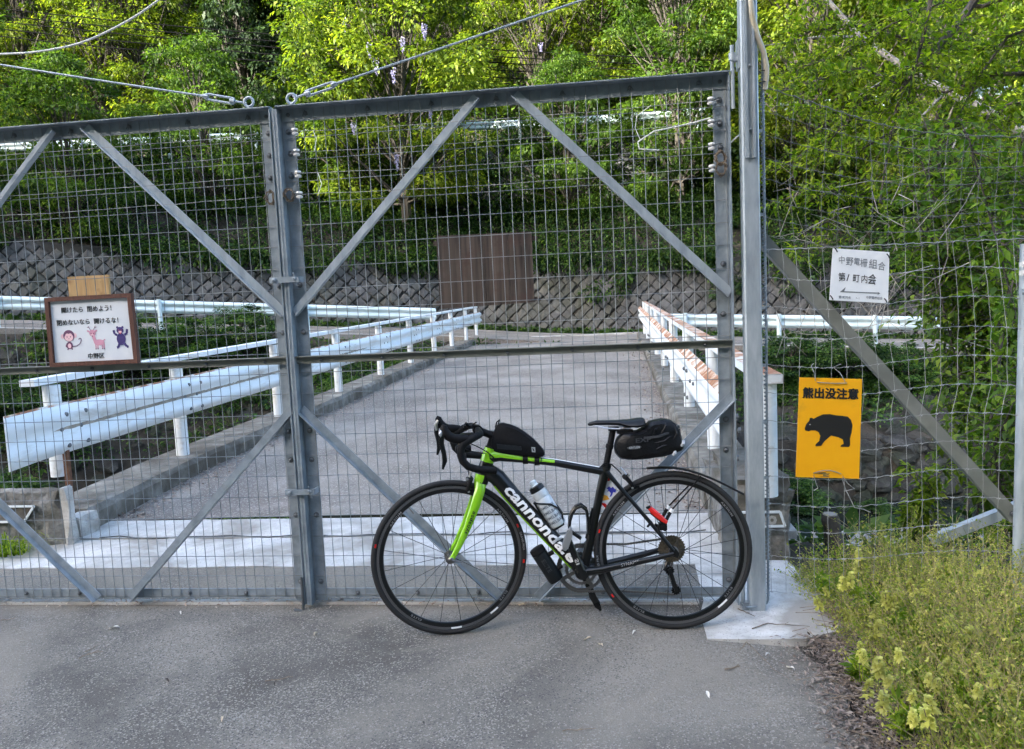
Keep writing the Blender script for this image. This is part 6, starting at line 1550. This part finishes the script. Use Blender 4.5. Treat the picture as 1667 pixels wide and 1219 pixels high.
# ------------------------------------------------------------------ overhanging tree beyond the fence
def branchy(o, limbs, leaf, L, per_m, twig_len, mat, spread=.9, start=.3, pale=None, twig_r=.004):
    """limbs: list of (points, r0, r1, leafy)"""
    wood = MB(); lv = []
    for (pts, r0, r1, leafy) in limbs:
        pts = [V3(p) for p in pts]; k = len(pts)
        wood.tube(pts, [r0 + (r1 - r0) * i / (k - 1) for i in range(k)], 7)
        if not leafy: continue
        seg = [(pts[i + 1] - pts[i]).length for i in range(k - 1)]; tot = sum(seg)
        nt = int(tot * per_m)
        for q in range(nt):
            t = random.uniform(start, 1) * tot; i = 0
            while i < k - 2 and t > seg[i]: t -= seg[i]; i += 1
            a = pts[i].lerp(pts[i + 1], min(1, t / seg[i])); d = Vector(rdir(1)[0]); d.z = d.z * .5 - .12; d.normalize()
            tl = twig_len * random.uniform(.5, 1.4); m_ = a + d * tl * .5 + Vector((0, 0, random.uniform(-.02, .04))); e = a + d * tl + Vector((0, 0, -.06 * tl - random.uniform(0, .05)))
            wood.tube([a, m_, e], [twig_r, twig_r * .7, twig_r * .35], 3, caps=False)
            for s in range(leafy):
                u = random.uniform(.15, 1.05); b = a.lerp(m_, u * 2) if u < .5 else m_.lerp(e, u * 2 - 1); lv.append((b, d))
    n = len(lv); Pp = np.array([tuple(b) for b, _ in lv]) + RNG.normal(scale=.012, size=(n, 3)); D = np.array([tuple(d) for _, d in lv]) * .6 + rdir(n) * spread; D[:, 2] -= .25
    Nn = rdir(n) * .5; Nn[:, 2] += 1
    ln = L * RNG.uniform(.55, 1.3, n); q = leaves(Pp, D, Nn, ln, ln * RNG.uniform(.4, .55, n))
    off = Vector(o.location); wood.xf(lambda p: p - off); q = q - np.array(tuple(off))
    wood.build('branches', mat, o, True); c = link('foliage', quad_mesh('foliage', q, leaf)); c.parent = o
ot = empty('overhanging_tree', (5.6, 5.2, -1.2), 'tree with dark branches and spring leaves hanging over the fence from the right', 'tree')
A = lambda px, py, y: at(px, py, y)
tr0 = Vector((5.6, 5.2, -1.2)); tr1 = Vector((5.4, 5.0, 1.5)); tr2 = Vector((5.0, 4.7, 3.6)); tr3 = Vector((4.6, 4.5, 5.4))
limbs = [([tr0, tr1, tr2, tr3, (4.2, 4.3, 6.8)], .16, .04, 0),
         ([tr2.lerp(tr3, .5), A(1600, -20, 4.4), A(1560, 40, 4.3), A(1500, 105, 4.2), A(1470, 140, 4.2), A(1450, 215, 4.1), A(1432, 330, 4.0)], .05, .008, 9),
         ([A(1500, 105, 4.2), A(1440, 130, 4.4), A(1380, 190, 4.6), A(1330, 260, 4.7)], .02, .005, 10),
         ([A(1520, -30, 4.0), A(1508, 40, 4.0), A(1490, 110, 4.1), A(1470, 190, 4.2)], .022, .008, 8),
         ([A(1700, 60, 4.9), A(1600, 80, 5.2), A(1500, 70, 5.4), A(1400, 40, 5.6), A(1320, 50, 5.8), A(1260, 90, 5.9)], .03, .006, 13),
         ([A(1700, 200, 4.6), A(1600, 190, 4.9), A(1510, 215, 5.1), A(1420, 210, 5.3), A(1340, 175, 5.5), A(1290, 180, 5.6)], .03, .006, 13),
         ([A(1720, 120, 5.0), A(1620, 120, 5.3), A(1540, 150, 5.3), A(1460, 140, 5.6)], .03, .006, 12),
         ([A(1700, -30, 5.3), A(1600, 10, 5.6), A(1480, 0, 5.8), A(1380, -20, 6.0), A(1300, 10, 6.1)], .03, .006, 13),
         ([A(1700, 300, 4.4), A(1620, 280, 4.6), A(1540, 310, 4.8), A(1460, 300, 5.0), A(1390, 320, 5.2), A(1330, 300, 5.3), A(1275, 325, 5.4)], .025, .005, 12),
         ([A(1720, 30, 4.6), A(1640, 60, 4.7), A(1590, 130, 4.8), A(1550, 210, 4.9)], .02, .005, 12),
         ([A(1470, 140, 4.2), A(1400, 110, 4.6), A(1330, 130, 4.9), A(1265, 150, 5.0)], .014, .004, 12),
         ([A(1450, 215, 4.1), A(1390, 250, 4.4), A(1320, 240, 4.6), A(1262, 280, 4.7)], .012, .004, 12),
         ([A(1540, 0, 5.0), A(1450, 40, 5.2), A(1370, 90, 5.4), A(1300, 110, 5.5)], .014, .004, 12),
         ([A(1700, 160, 4.3), A(1640, 170, 4.3), A(1590, 230, 4.3), A(1560, 280, 4.3)], .014, .004, 12),
         ([A(1400, 330, 5.3), A(1330, 370, 5.2), A(1290, 440, 5.1)], .015, .005, 9),
         ([A(1700, 380, 4.0), A(1620, 360, 4.2), A(1550, 370, 4.3), A(1490, 400, 4.4)], .02, .005, 9)]
branchy(ot, limbs, LM['near'], .066, 46, .32, M['bark'], start=.06)
# bare thicket twigs and a leaning pale trunk
dt = empty('leaning_trunk', tuple(A(1720, 250, 8.5)), 'pale dead trunk leaning across behind the overhanging leaves', 'trunk')
mb = MB(); mb.tube([A(1760, 262, 8.3), A(1667, 215, 8.6), A(1605, 180, 8.8), A(1490, 122, 9.2), A(1400, 60, 9.6), A(1330, -20, 9.9)], [.075, .07, .065, .055, .045, .03], 9); lpart(dt, mb, 'stem', M['pale_bark'], True)
for a, b, c_ in ((A(1490, 122, 9.2), A(1440, 130, 9), A(1390, 160, 8.8)), (A(1400, 60, 9.6), A(1330, 60, 9.4), A(1240, 75, 9.2)), (A(1605, 180, 8.8), A(1560, 220, 8.6), A(1530, 290, 8.4)), (A(1540, 147, 9), A(1500, 190, 8.8), A(1490, 240, 8.7))):
    mb = MB(); mb.tube([a, b, c_], [.025, .016, .006], 6); lpart(dt, mb, 'limb', M['pale_bark'], True)
tk = empty('bare_thicket', (2.4, 3.0, -.5), 'tangle of bare twigs behind the fence around the white notice', 'shrub')
mb = MB()
for i in range(55):
    p = A(random.uniform(1260, 1660), random.uniform(300, 560), random.uniform(2.2, 4.2)); d = Vector((random.uniform(-1, 1), random.uniform(-.4, .4), random.uniform(-.7, .8))).normalized(); L_ = random.uniform(.15, .55)
    m_ = p + d * L_ * .5 + Vector((random.uniform(-.06, .06), 0, random.uniform(-.05, .08)))
    mb.tube([p, m_, p + d * L_ + Vector((random.uniform(-.1, .1), 0, random.uniform(-.15, .02)))], [.0035, .0026, .0012], 4, caps=False)
    for q in range(2): mb.tube([m_, m_ + d * L_ * .3 + Vector((random.uniform(-.15, .15), 0, random.uniform(-.12, .15)))], [.0025, .001], 3, caps=False)
tag(lpart(tk, mb, 'twigs', M['pale_bark']), kind='stuff')
# leafy shrub right behind the fence
sh = empty('leafy_shrub', (2.6, 1.4, -.3), 'leafy shrub with broad leaves behind the fence beside the round post', 'shrub')
limbs = []
for i in range(11):
    a = Vector((random.uniform(2.35, 2.9), random.uniform(1.1, 1.8), -.3)); e = A(random.uniform(1575, 1720), random.uniform(330, 740), random.uniform(.9, 1.9))
    if e.x < 1.95: e.x = 1.95 + random.random() * .2
    m_ = a.lerp(e, .55) + Vector((random.uniform(-.1, .25), random.uniform(-.1, .1), .12)); limbs.append(([a, m_, e], .011, .004, 7))
branchy(sh, limbs, LM['shade'], .07, 30, .22, M['bark'], start=.35)
s2 = empty('leafy_shrub', (2.9, 3.2, -1.6), 'taller leafy shrub behind the fence under the overhanging tree', 'shrub')
limbs = []
for i in range(16):
    a = Vector((random.uniform(3.0, 4.0), random.uniform(2.8, 3.6), -1.4)); e = A(random.uniform(1480, 1720), random.uniform(190, 450), random.uniform(2.4, 3.6)); m_ = a.lerp(e, .5) + Vector((random.uniform(.0, .3), 0, .2)); limbs.append(([a, m_, e], .014, .005, 8))
branchy(s2, limbs, LM['shade'], .08, 26, .34, M['bark'], start=.45)
s3 = empty('fern_sprout', (2.0, 1.6, -.7), 'small sprout with feathery leaves below the angle brace', 'plant')
limbs = [([(2.05, 1.7, -.9), A(1500, 800, 1.65), A(1478 + 22 * i, 755 + 14 * (i % 3), 1.6)], .006, .003, 8) for i in range(4)]
branchy(s3, limbs, LM['near'], .06, 26, .12, M['bark'], start=.4)

# ------------------------------------------------------------------ weeds at lower right
def weed_edge(y): return float(np.interp(y, [-3, -1.2, -.75, -.4, -.1, .2, .5, .9], [.9, .93, .94, .96, .98, .95, .95, 1.0]))
tops, lv, lvm = [], [], MB()
NS = 4000
for i in range(NS):
    y = random.uniform(-2.2, .42); x0 = weed_edge(y); x = x0 + abs(random.gauss(0, 1)) * .5 if i % 3 else x0 + random.random() * 2.2
    if x > 3.4: continue
    e = min(1, (x - x0) / .35); h = random.uniform(.12, .29) * (.45 + .75 * e) * (1.25 if y < -.3 else 1.05)
    b = Vector((x, y, -.04)); ln_ = Vector((random.gauss(0, .35), random.gauss(0, .35), 0)) * h; 
    if x < x0 + .2: ln_.x -= .05
    m_ = b + ln_ * .35 + Vector((0, 0, h * .6)); t_ = b + ln_ + Vector((0, 0, h))
    lvm.tube([b, m_, t_], [.0016, .0013, .0008], 3, caps=False)
    for k in range(15):
        u = random.uniform(.3, 1.05); lv.append(tuple(b.lerp(m_, u * 2) if u < .5 else m_.lerp(t_, u * 2 - 1)))
tag(lvm.build('weed_stems', mottled('weed_stem', [(.3, (.16, .17, .04)), (.7, (.44, .33, .15))], 3, .8, bump=0, world=True)), 'thin tangled weed stems beside the asphalt', 'weeds', kind='stuff')
Pp = np.array(lv); n = len(Pp); Pp += RNG.normal(scale=.012, size=Pp.shape); ln = RNG.uniform(.006, .018, n)
tag(link('weed_leaves', quad_mesh('weed_leaves', leaves(Pp, rdir(n, .3), rdir(n, .8), ln, ln * .5), LM['weed'])), 'tiny yellow-green weed leaves and seed heads beside the asphalt', 'weeds', kind='stuff')
# low green ground leaves
n = 8000; yy = RNG.uniform(-2.2, .5, n); xx = np.array([weed_edge(float(a)) for a in yy]) + .08 + np.abs(RNG.normal(scale=.8, size=n)); zz = RNG.uniform(0, .13, n)
ln = RNG.uniform(.014, .036, n)
tag(link('ground_leaves', quad_mesh('ground_leaves', leaves(np.stack([xx, yy, zz], 1), rdir(n, .5), rdir(n, .8), ln, ln * .45), LM['near'])), 'low green leaves under the weeds beside the asphalt', 'weeds', kind='stuff')
def mugwort(label, p, h, nl, group):
    o = empty('leafy_weed', p, label, 'weed', group); mb = MB(); q = []
    for s in range(4):
        d = Vector((random.uniform(-.35, .35), random.uniform(-.35, .35), 1)) * h * random.uniform(.7, 1.1); mb.tube([(0, 0, -.02), tuple(d * .5), tuple(d)], [.0025, .002, .001], 4)
        n = nl; t = RNG.uniform(.2, 1.0, n); base = np.outer(t, np.array(d)); D = rdir(n, .25); q.append(leaves(base, D, rdir(n, 1.2), RNG.uniform(.03, .06, n), RNG.uniform(.010, .018, n))); q.append(leaves(base + D * .02, rdir(n, .2), rdir(n, 1.2), RNG.uniform(.02, .04, n), .009))
    mb.build('stem', M['twig'], o); link('leaves', quad_mesh('leaves', np.concatenate(q), LM['near'])).parent = o; return o
for px, py, h, lab in ((1425, 1010, .16, 'dark green leafy weed at the edge of the dry stems'), (1480, 1040, .15, 'green leafy weed right of the first dark one'), (1470, 1180, .13, 'green leafy weed near the bottom edge of the picture'), (1580, 1180, .16, 'large green leafy weed at the bottom right'), (1640, 1190, .16, 'green leafy weed in the bottom right corner'), (1620, 880, .16, 'green leafy weed at the foot of the round post'), (1540, 1050, .11, 'small green weed in the brown stems'), (1400, 1090, .11, 'small green weed beside the leaf litter'), (1350, 965, .12, 'green weed at the edge of the concrete pad'), (1500, 1120, .15, 'green leafy weed among the lower flower spikes'), (1560, 960, .15, 'green leafy weed in the middle of the flower spikes'), (1650, 1080, .16, 'green leafy weed at the right picture edge'), (1450, 910, .14, 'green leafy weed behind the fence foot under the bear sign')):
    d_ = at(px, py, 0) - CAM_POS; p = CAM_POS + d_ * (-(CAM_POS.z - .05) / d_.z); mugwort(lab, (p.x, p.y, .0), h, 26, None)
# pale yellow flower spikes
SPK = []
for v in range(3):
    n = 60; t = RNG.uniform(0, 1, n); a = RNG.uniform(0, 6.28, n); w = .012 * (1.15 - t * .7)
    q = leaves(np.stack([np.cos(a) * w * .4, np.sin(a) * w * .4, .055 + t * .075], 1), np.stack([np.cos(a), np.sin(a), -.35 + .9 * t], 1), np.stack([-np.cos(a) * .5, -np.sin(a) * .5, np.ones(n)], 1), .026 * (1.1 - t * .5), .019)
    mb = MB(); mb.tube([(0, 0, -.12), (.004, .0, .0), (0, 0, .12)], .0015, 4); SPK.append((quad_mesh('bracts', q, LM['flower']), mb.mesh('stem', M['twig'])))
for i, (px, py) in enumerate([(1432, 862), (1440, 880), (1370, 952), (1380, 945), (1352, 958), (1455, 950), (1500, 958), (1528, 935), (1540, 950), (1545, 920), (1580, 950), (1592, 960), (1460, 985), (1445, 985), (1420, 1035), (1400, 1055), (1405, 1070), (1430, 1025), (1510, 1095), (1520, 1110), (1552, 1090), (1608, 1085), (1620, 1105), (1408, 1130), (1435, 1145), (1520, 1178), (1640, 990), (1597, 985), (1340, 985), (1475, 930), (1490, 1000), (1530, 1010), (1560, 1030), (1465, 1060), (1480, 1130), (1570, 1140), (1590, 1120), (1650, 1060), (1640, 1140), (1440, 1100), (1385, 1000), (1512, 870), (1570, 900), (1610, 925), (1655, 930), (1395, 920)] + [(1400 + (i * 97) % 262, 905 + (i * 61) % 290) for i in range(12)]):
    y_ = float(np.interp(py, [860, 960, 1040, 1120, 1190], [.25, -.08, -.45, -.78, -1.02])) ; d_ = at(px, py, 0) - CAM_POS; p = CAM_POS + d_ * (-(CAM_POS.z - random.uniform(.16, .22)) / d_.z); p = p if p.y < .35 else at(px, py, .3); bm, sm = SPK[i % 3]
    o = empty('flower_spike', (p.x, p.y, p.z - .055), 'pale yellow flower spike standing out of the weeds', 'flower', 'yellow flower spikes in the weeds', (random.uniform(-.35, .35), random.uniform(-.35, .35), random.uniform(0, 6))); s_ = random.uniform(.5, .85); o.scale = (s_,) * 3
    link('bracts', bm, o); link('stem', sm, o)
# ================================================================== SMALL THINGS
# dry litter along the asphalt edge
n = 9500; yy = RNG.uniform(-1.9, .1, n); xx = np.array([float(np.interp(y, [-2.2, -1.1, -.8, -.45, .1], [.83, .84, .87, .9, 1.0])) for y in yy]) + RNG.normal(scale=.085, size=n) + .0
keep = (xx > .66) & ~((xx < .95) & (yy > -.33)); xx, yy = xx[keep], yy[keep]; n = len(xx)
D = rdir(n); D[:, 2] *= .25; ln = RNG.uniform(.008, .034, n)
tag(link('leaf_litter', quad_mesh('leaf_litter', leaves(np.stack([xx, yy, RNG.uniform(.003, .022, n)], 1), D, rdir(n, 2.0), ln, ln * RNG.uniform(.1, .4, n)), LM['dry'])), 'pinkish brown dry leaf litter along the asphalt edge', 'leaf litter', kind='stuff')
mb = MB()
for i in range(260):
    y = random.uniform(-1.8, .0); x = float(np.interp(y, [-2.2, -1.1, -.8, -.45, .1], [.83, .84, .87, .9, 1.0])) + random.gauss(.06, .09)
    if x < .78 or (x < .95 and y > -.33): continue
    a = random.uniform(0, 3.14); L_ = random.uniform(.05, .2); c_ = random.uniform(-.04, .04)
    mb.tube([(x, y, .008), (x + math.cos(a) * L_ * .5 - math.sin(a) * c_, y + math.sin(a) * L_ * .5 + math.cos(a) * c_, .02 + random.random() * .02), (x + math.cos(a) * L_, y + math.sin(a) * L_, .008)], .0013, 4)
tag(mb.build('dry_stalks', M['twig']), 'dry stalks in the leaf litter along the asphalt edge', 'stalks', kind='stuff')
def gpt(px, py):
    d = at(px, py, 0) - CAM_POS; return CAM_POS + d * (-(CAM_POS.z - .006) / d.z)
def twig(label, pix, r=.0022, cat='twig'):
    pts = [gpt(*p) for p in pix]; o = empty('twig', pts[0], label, cat); mb = MB(); k = []
    for i in range(len(pts) - 1):
        for q in range(3): k.append(pts[i].lerp(pts[i + 1], q / 3) + Vector((random.uniform(-.002, .002), random.uniform(-.002, .002), random.uniform(0, .004))))
    k.append(pts[-1]); mb.tube(k, [r * (1.1 - .7 * i / len(k)) for i in range(len(k))], 5); lpart(o, mb, 'stick', M['twig']); 
    b = MB(); m_ = k[len(k) // 2]; b.tube([m_, m_ + (k[-1] - k[0]).normalized() * .015 + Vector((.006, .012, .004))], r * .5, 4); lpart(o, b, 'side_shoot', M['twig'])
twig('thin curved twig lying on the asphalt at the left', [(128, 1072), (150, 1064), (168, 1060)])
twig('short twig just above the longer one on the left asphalt', [(138, 1062), (155, 1053)], .0018)
twig('brown twig lying on the asphalt below the front wheel', [(432, 1109), (460, 1105), (477, 1101)])
twig('forked pale twig near the bottom middle of the asphalt', [(915, 1190), (940, 1188), (970, 1186)], .002)
twig('curved dry stem on the concrete pad', [(1225, 1024), (1250, 1015), (1290, 1018), (1318, 1020)])
twig('short dark twig at the foot of the gate post', [(1201, 991), (1215, 998), (1229, 1003)])
twig('long thin stem curling on the asphalt right of the rear wheel', [(1205, 1058), (1215, 1045), (1245, 1075), (1262, 1092), (1285, 1105)], .0016)
twig('small twig on the asphalt at the far left', [(2, 1010), (14, 1009), (24, 1006)], .0018)
twig('short dry stick at the asphalt edge', [(1180, 1090), (1195, 1088), (1205, 1084)], .003)
def scrap(label, px, py, L_, col, cat='leaf'):
    p = gpt(px, py); o = empty('fallen_leaf', p, label, cat, None, (0, 0, random.uniform(0, 6))); n = 7; mb = MB()
    w = L_ * .32; vs = []
    for i in range(n):
        t = i / (n - 1); s = math.sin(math.pi * min(1, t * .92 + .04)) * w; vs += [(-L_ / 2 + L_ * t, -s / 2, .004 + .006 * math.sin(t * 5)), (-L_ / 2 + L_ * t, 0, .001 + .004 * math.sin(t * 5)), (-L_ / 2 + L_ * t, s / 2, .006 + .004 * math.sin(t * 4))]
    mb.add(vs, [(i * 3 + j, i * 3 + 3 + j, i * 3 + 4 + j, i * 3 + 1 + j) for i in range(n - 1) for j in range(2)]); mb.build('blade', col, o, True)
    mb = MB(); mb.tube([(L_ / 2, 0, .003), (L_ * .7, .004, .002)], .0008, 4); mb.build('stalk', M['twig'], o)
pale = plain('pale_dry_leaf', (.5, .42, .3), .8); wht = plain('bleached_leaf', (.62, .6, .55), .8); dk = plain('dark_leaf', (.05, .04, .035), .8)
for lab, px, py, L_, c_ in (('pale folded leaf on the asphalt left of the drop bolt', 186, 1022, .05, wht), ('small white scrap on the asphalt near the sill', 294, 998, .022, wht), ('pale leaf on the asphalt left of the front wheel', 514, 1032, .04, pale), ('dark crumpled leaf on the asphalt at lower left', 272, 1108, .025, dk), ('small dark leaf below the twig on the asphalt', 447, 1114, .018, dk), ('tiny pale leaf low on the left asphalt', 362, 1171, .028, pale),
                            ('pale dry leaf under the rear wheel', 957, 1040, .035, pale), ('second pale dry leaf under the rear wheel', 978, 1050, .035, pale), ('white paint fleck on the asphalt by the rear wheel', 1032, 1030, .03, wht), ('white scrap on the asphalt right of centre', 1152, 1131, .035, wht), ('white leaf on the dark asphalt by the weeds', 1250, 1066, .03, wht), ('bleached leaf at the asphalt edge', 1287, 1088, .04, wht), ('dark leaf at the right bottom of the asphalt', 690, 1178, .02, dk), ('brown leaf caught at the gate sill', 850, 985, .035, pale)):
    scrap(lab, px, py, L_, c_)
# dead leaves caught on the bottom rail
# grit and leaves washed against the kerbs of the bridge
n = 2600; yy = 1.6 + 17 * RNG.uniform(0, 1, n) ** 1.6; sd = RNG.integers(0, 2, n); off = np.abs(RNG.normal(scale=.13, size=n)) + .01
xx = np.where(sd == 0, np.array([left_x(float(a)) for a in yy]) + off, np.array([right_x(float(a)) for a in yy]) - off * 1.3); zz = np.array([deck_z(float(a)) for a in yy]) + RNG.uniform(.004, .014, n)
D = rdir(n); D[:, 2] *= .2; ln = RNG.uniform(.012, .05, n)
tag(link('kerb_litter', quad_mesh('kerb_litter', leaves(np.stack([xx, yy, zz], 1), D, rdir(n, 2.5), ln, ln * RNG.uniform(.2, .6, n)), LM['dry'])), 'dry leaves and grit gathered along the bridge kerbs', 'leaf litter', kind='stuff')
n = 700; xx = RNG.uniform(-3.4, .55, n); yy = .035 + RNG.normal(scale=.035, size=n); D = rdir(n); D[:, 2] *= .3; ln = RNG.uniform(.006, .028, n)
tag(link('sill_litter', quad_mesh('sill_litter', leaves(np.stack([xx, yy, RNG.uniform(.012, .022, n)], 1), D, rdir(n, 2.0), ln, ln * .35), LM['dry'])), 'crumbs of dry leaf caught along the gate sill', 'leaf litter', kind='stuff')
# stump behind the fence
sp = empty('tree_stump', (1.30, 1.0, -.1), 'short weathered tree stump behind the fence under the bear sign', 'stump')
mb = MB(); rings = []
for z, r in ((-.3, .065), (-.05, .058), (.05, .05), (.10, .055), (.135, .046)):
    rings.append([(1.30 + r * math.cos(a) * random.uniform(.8, 1.15) - z * .1, 1.0 + r * math.sin(a) * random.uniform(.8, 1.15), z + random.uniform(-.006, .006)) for a in np.linspace(0, 6.283, 13)[:-1]])
mb.loft(rings); lpart(sp, mb, 'wood', M['bark'])
mb = MB(); mb.lathe((1.286, 1.0, .133), (0, 0, 1), [(0, .04), (.006, .036)], 12); lpart(sp, mb, 'cut_top', M['pale_bark'])
# dark rod leaning beside the left bridge block
mb = MB(); mb.box((-3.735, 1.40, .12), (-3.70, 1.43, .56)); tag(mb.build('steel_rod', M['rust']), 'rusty square rod standing beside the first post of the left bridge rail', 'rod')
# grass tuft at the left end block
gt = empty('grass_tuft', (-3.62, .82, 0), 'tuft of arching grass in front of the left end block', 'grass')
n = 170; a = RNG.uniform(0, 6.28, n); r = RNG.uniform(0, .16, n); q = []
Pb = np.stack([np.cos(a) * r - .12, np.sin(a) * r * .5, np.zeros(n)], 1); d1 = np.stack([np.cos(a) * .5 + RNG.normal(scale=.3, size=n), np.sin(a) * .5 - .2, np.full(n, 1.2)], 1); L_ = RNG.uniform(.12, .3, n); w = .006
prev = Pb; side = unit(np.cross(d1, np.array([0, 0, 1.0])))
for s in range(4):
    d = unit(d1 + np.array([0, 0, -.65 * s]) + np.stack([np.cos(a), np.sin(a) * .5, np.zeros(n)], 1) * .35 * s); nx = prev + d * (L_ / 4)[:, None]; w0, w1 = w * (1 - s / 4.2), w * (1 - (s + 1) / 4.2)
    q.append(np.stack([prev - side * w0, prev + side * w0, nx + side * w1, nx - side * w1], 1)); prev = nx
link('blades', quad_mesh('blades', np.concatenate(q), LM['near'])).parent = gt
mb = MB(); mb.lathe((-.12, 0, -.03), (0, 0, 1), [(0, .09), (.03, .07), (.05, .02)], 10); mb.build('root_mound', M['soil'], gt)
# overhead cables
mb = MB(); p = [at(-160, 95, .6), at(0, 88, .6), at(60, 84, .6), at(130, 70, .6), at(200, 38, .6), at(255, 2, .6), at(330, -60, .6), at(420, -150, .6), at(520, -260, .6)]; k = []
for i in range(1, len(p) - 2):
    for t in (0, .25, .5, .75):
        a, b, c_, d_ = p[i - 1], p[i], p[i + 1], p[i + 2]; k.append(.5 * ((2 * b) + (-a + c_) * t + (2 * a - 5 * b + 4 * c_ - d_) * t * t + (-a + 3 * b - 3 * c_ + d_) * t ** 3))
mb.tube(k, .0055, 7); tag(mb.build('overhead_cable', M['white_vinyl'], None, True), 'pale slack cable curving across the upper left corner', 'cable')
wire_m = plain('power_line', (.008, .008, .009), 1.0, spec=0.05)
for i, dy in enumerate((0, 11, 21, 33, 45)):
    mb = MB(); a, b = at(-150, 2 + dy - 5, 27.5), at(1500, 108 + dy, 29.0); n = 14
    mb.tube([a.lerp(b, t) - Vector((0, 0, 1.4 * 4 * t * (1 - t) * .35)) for t in np.linspace(0, 1, n)], .022, 5)
    tag(mb.build('power_line', wire_m), ('topmost', 'second', 'third', 'fourth', 'lowest')[i] + ' dark power line crossing in front of the hillside trees', 'cable', 'power lines along the hillside')
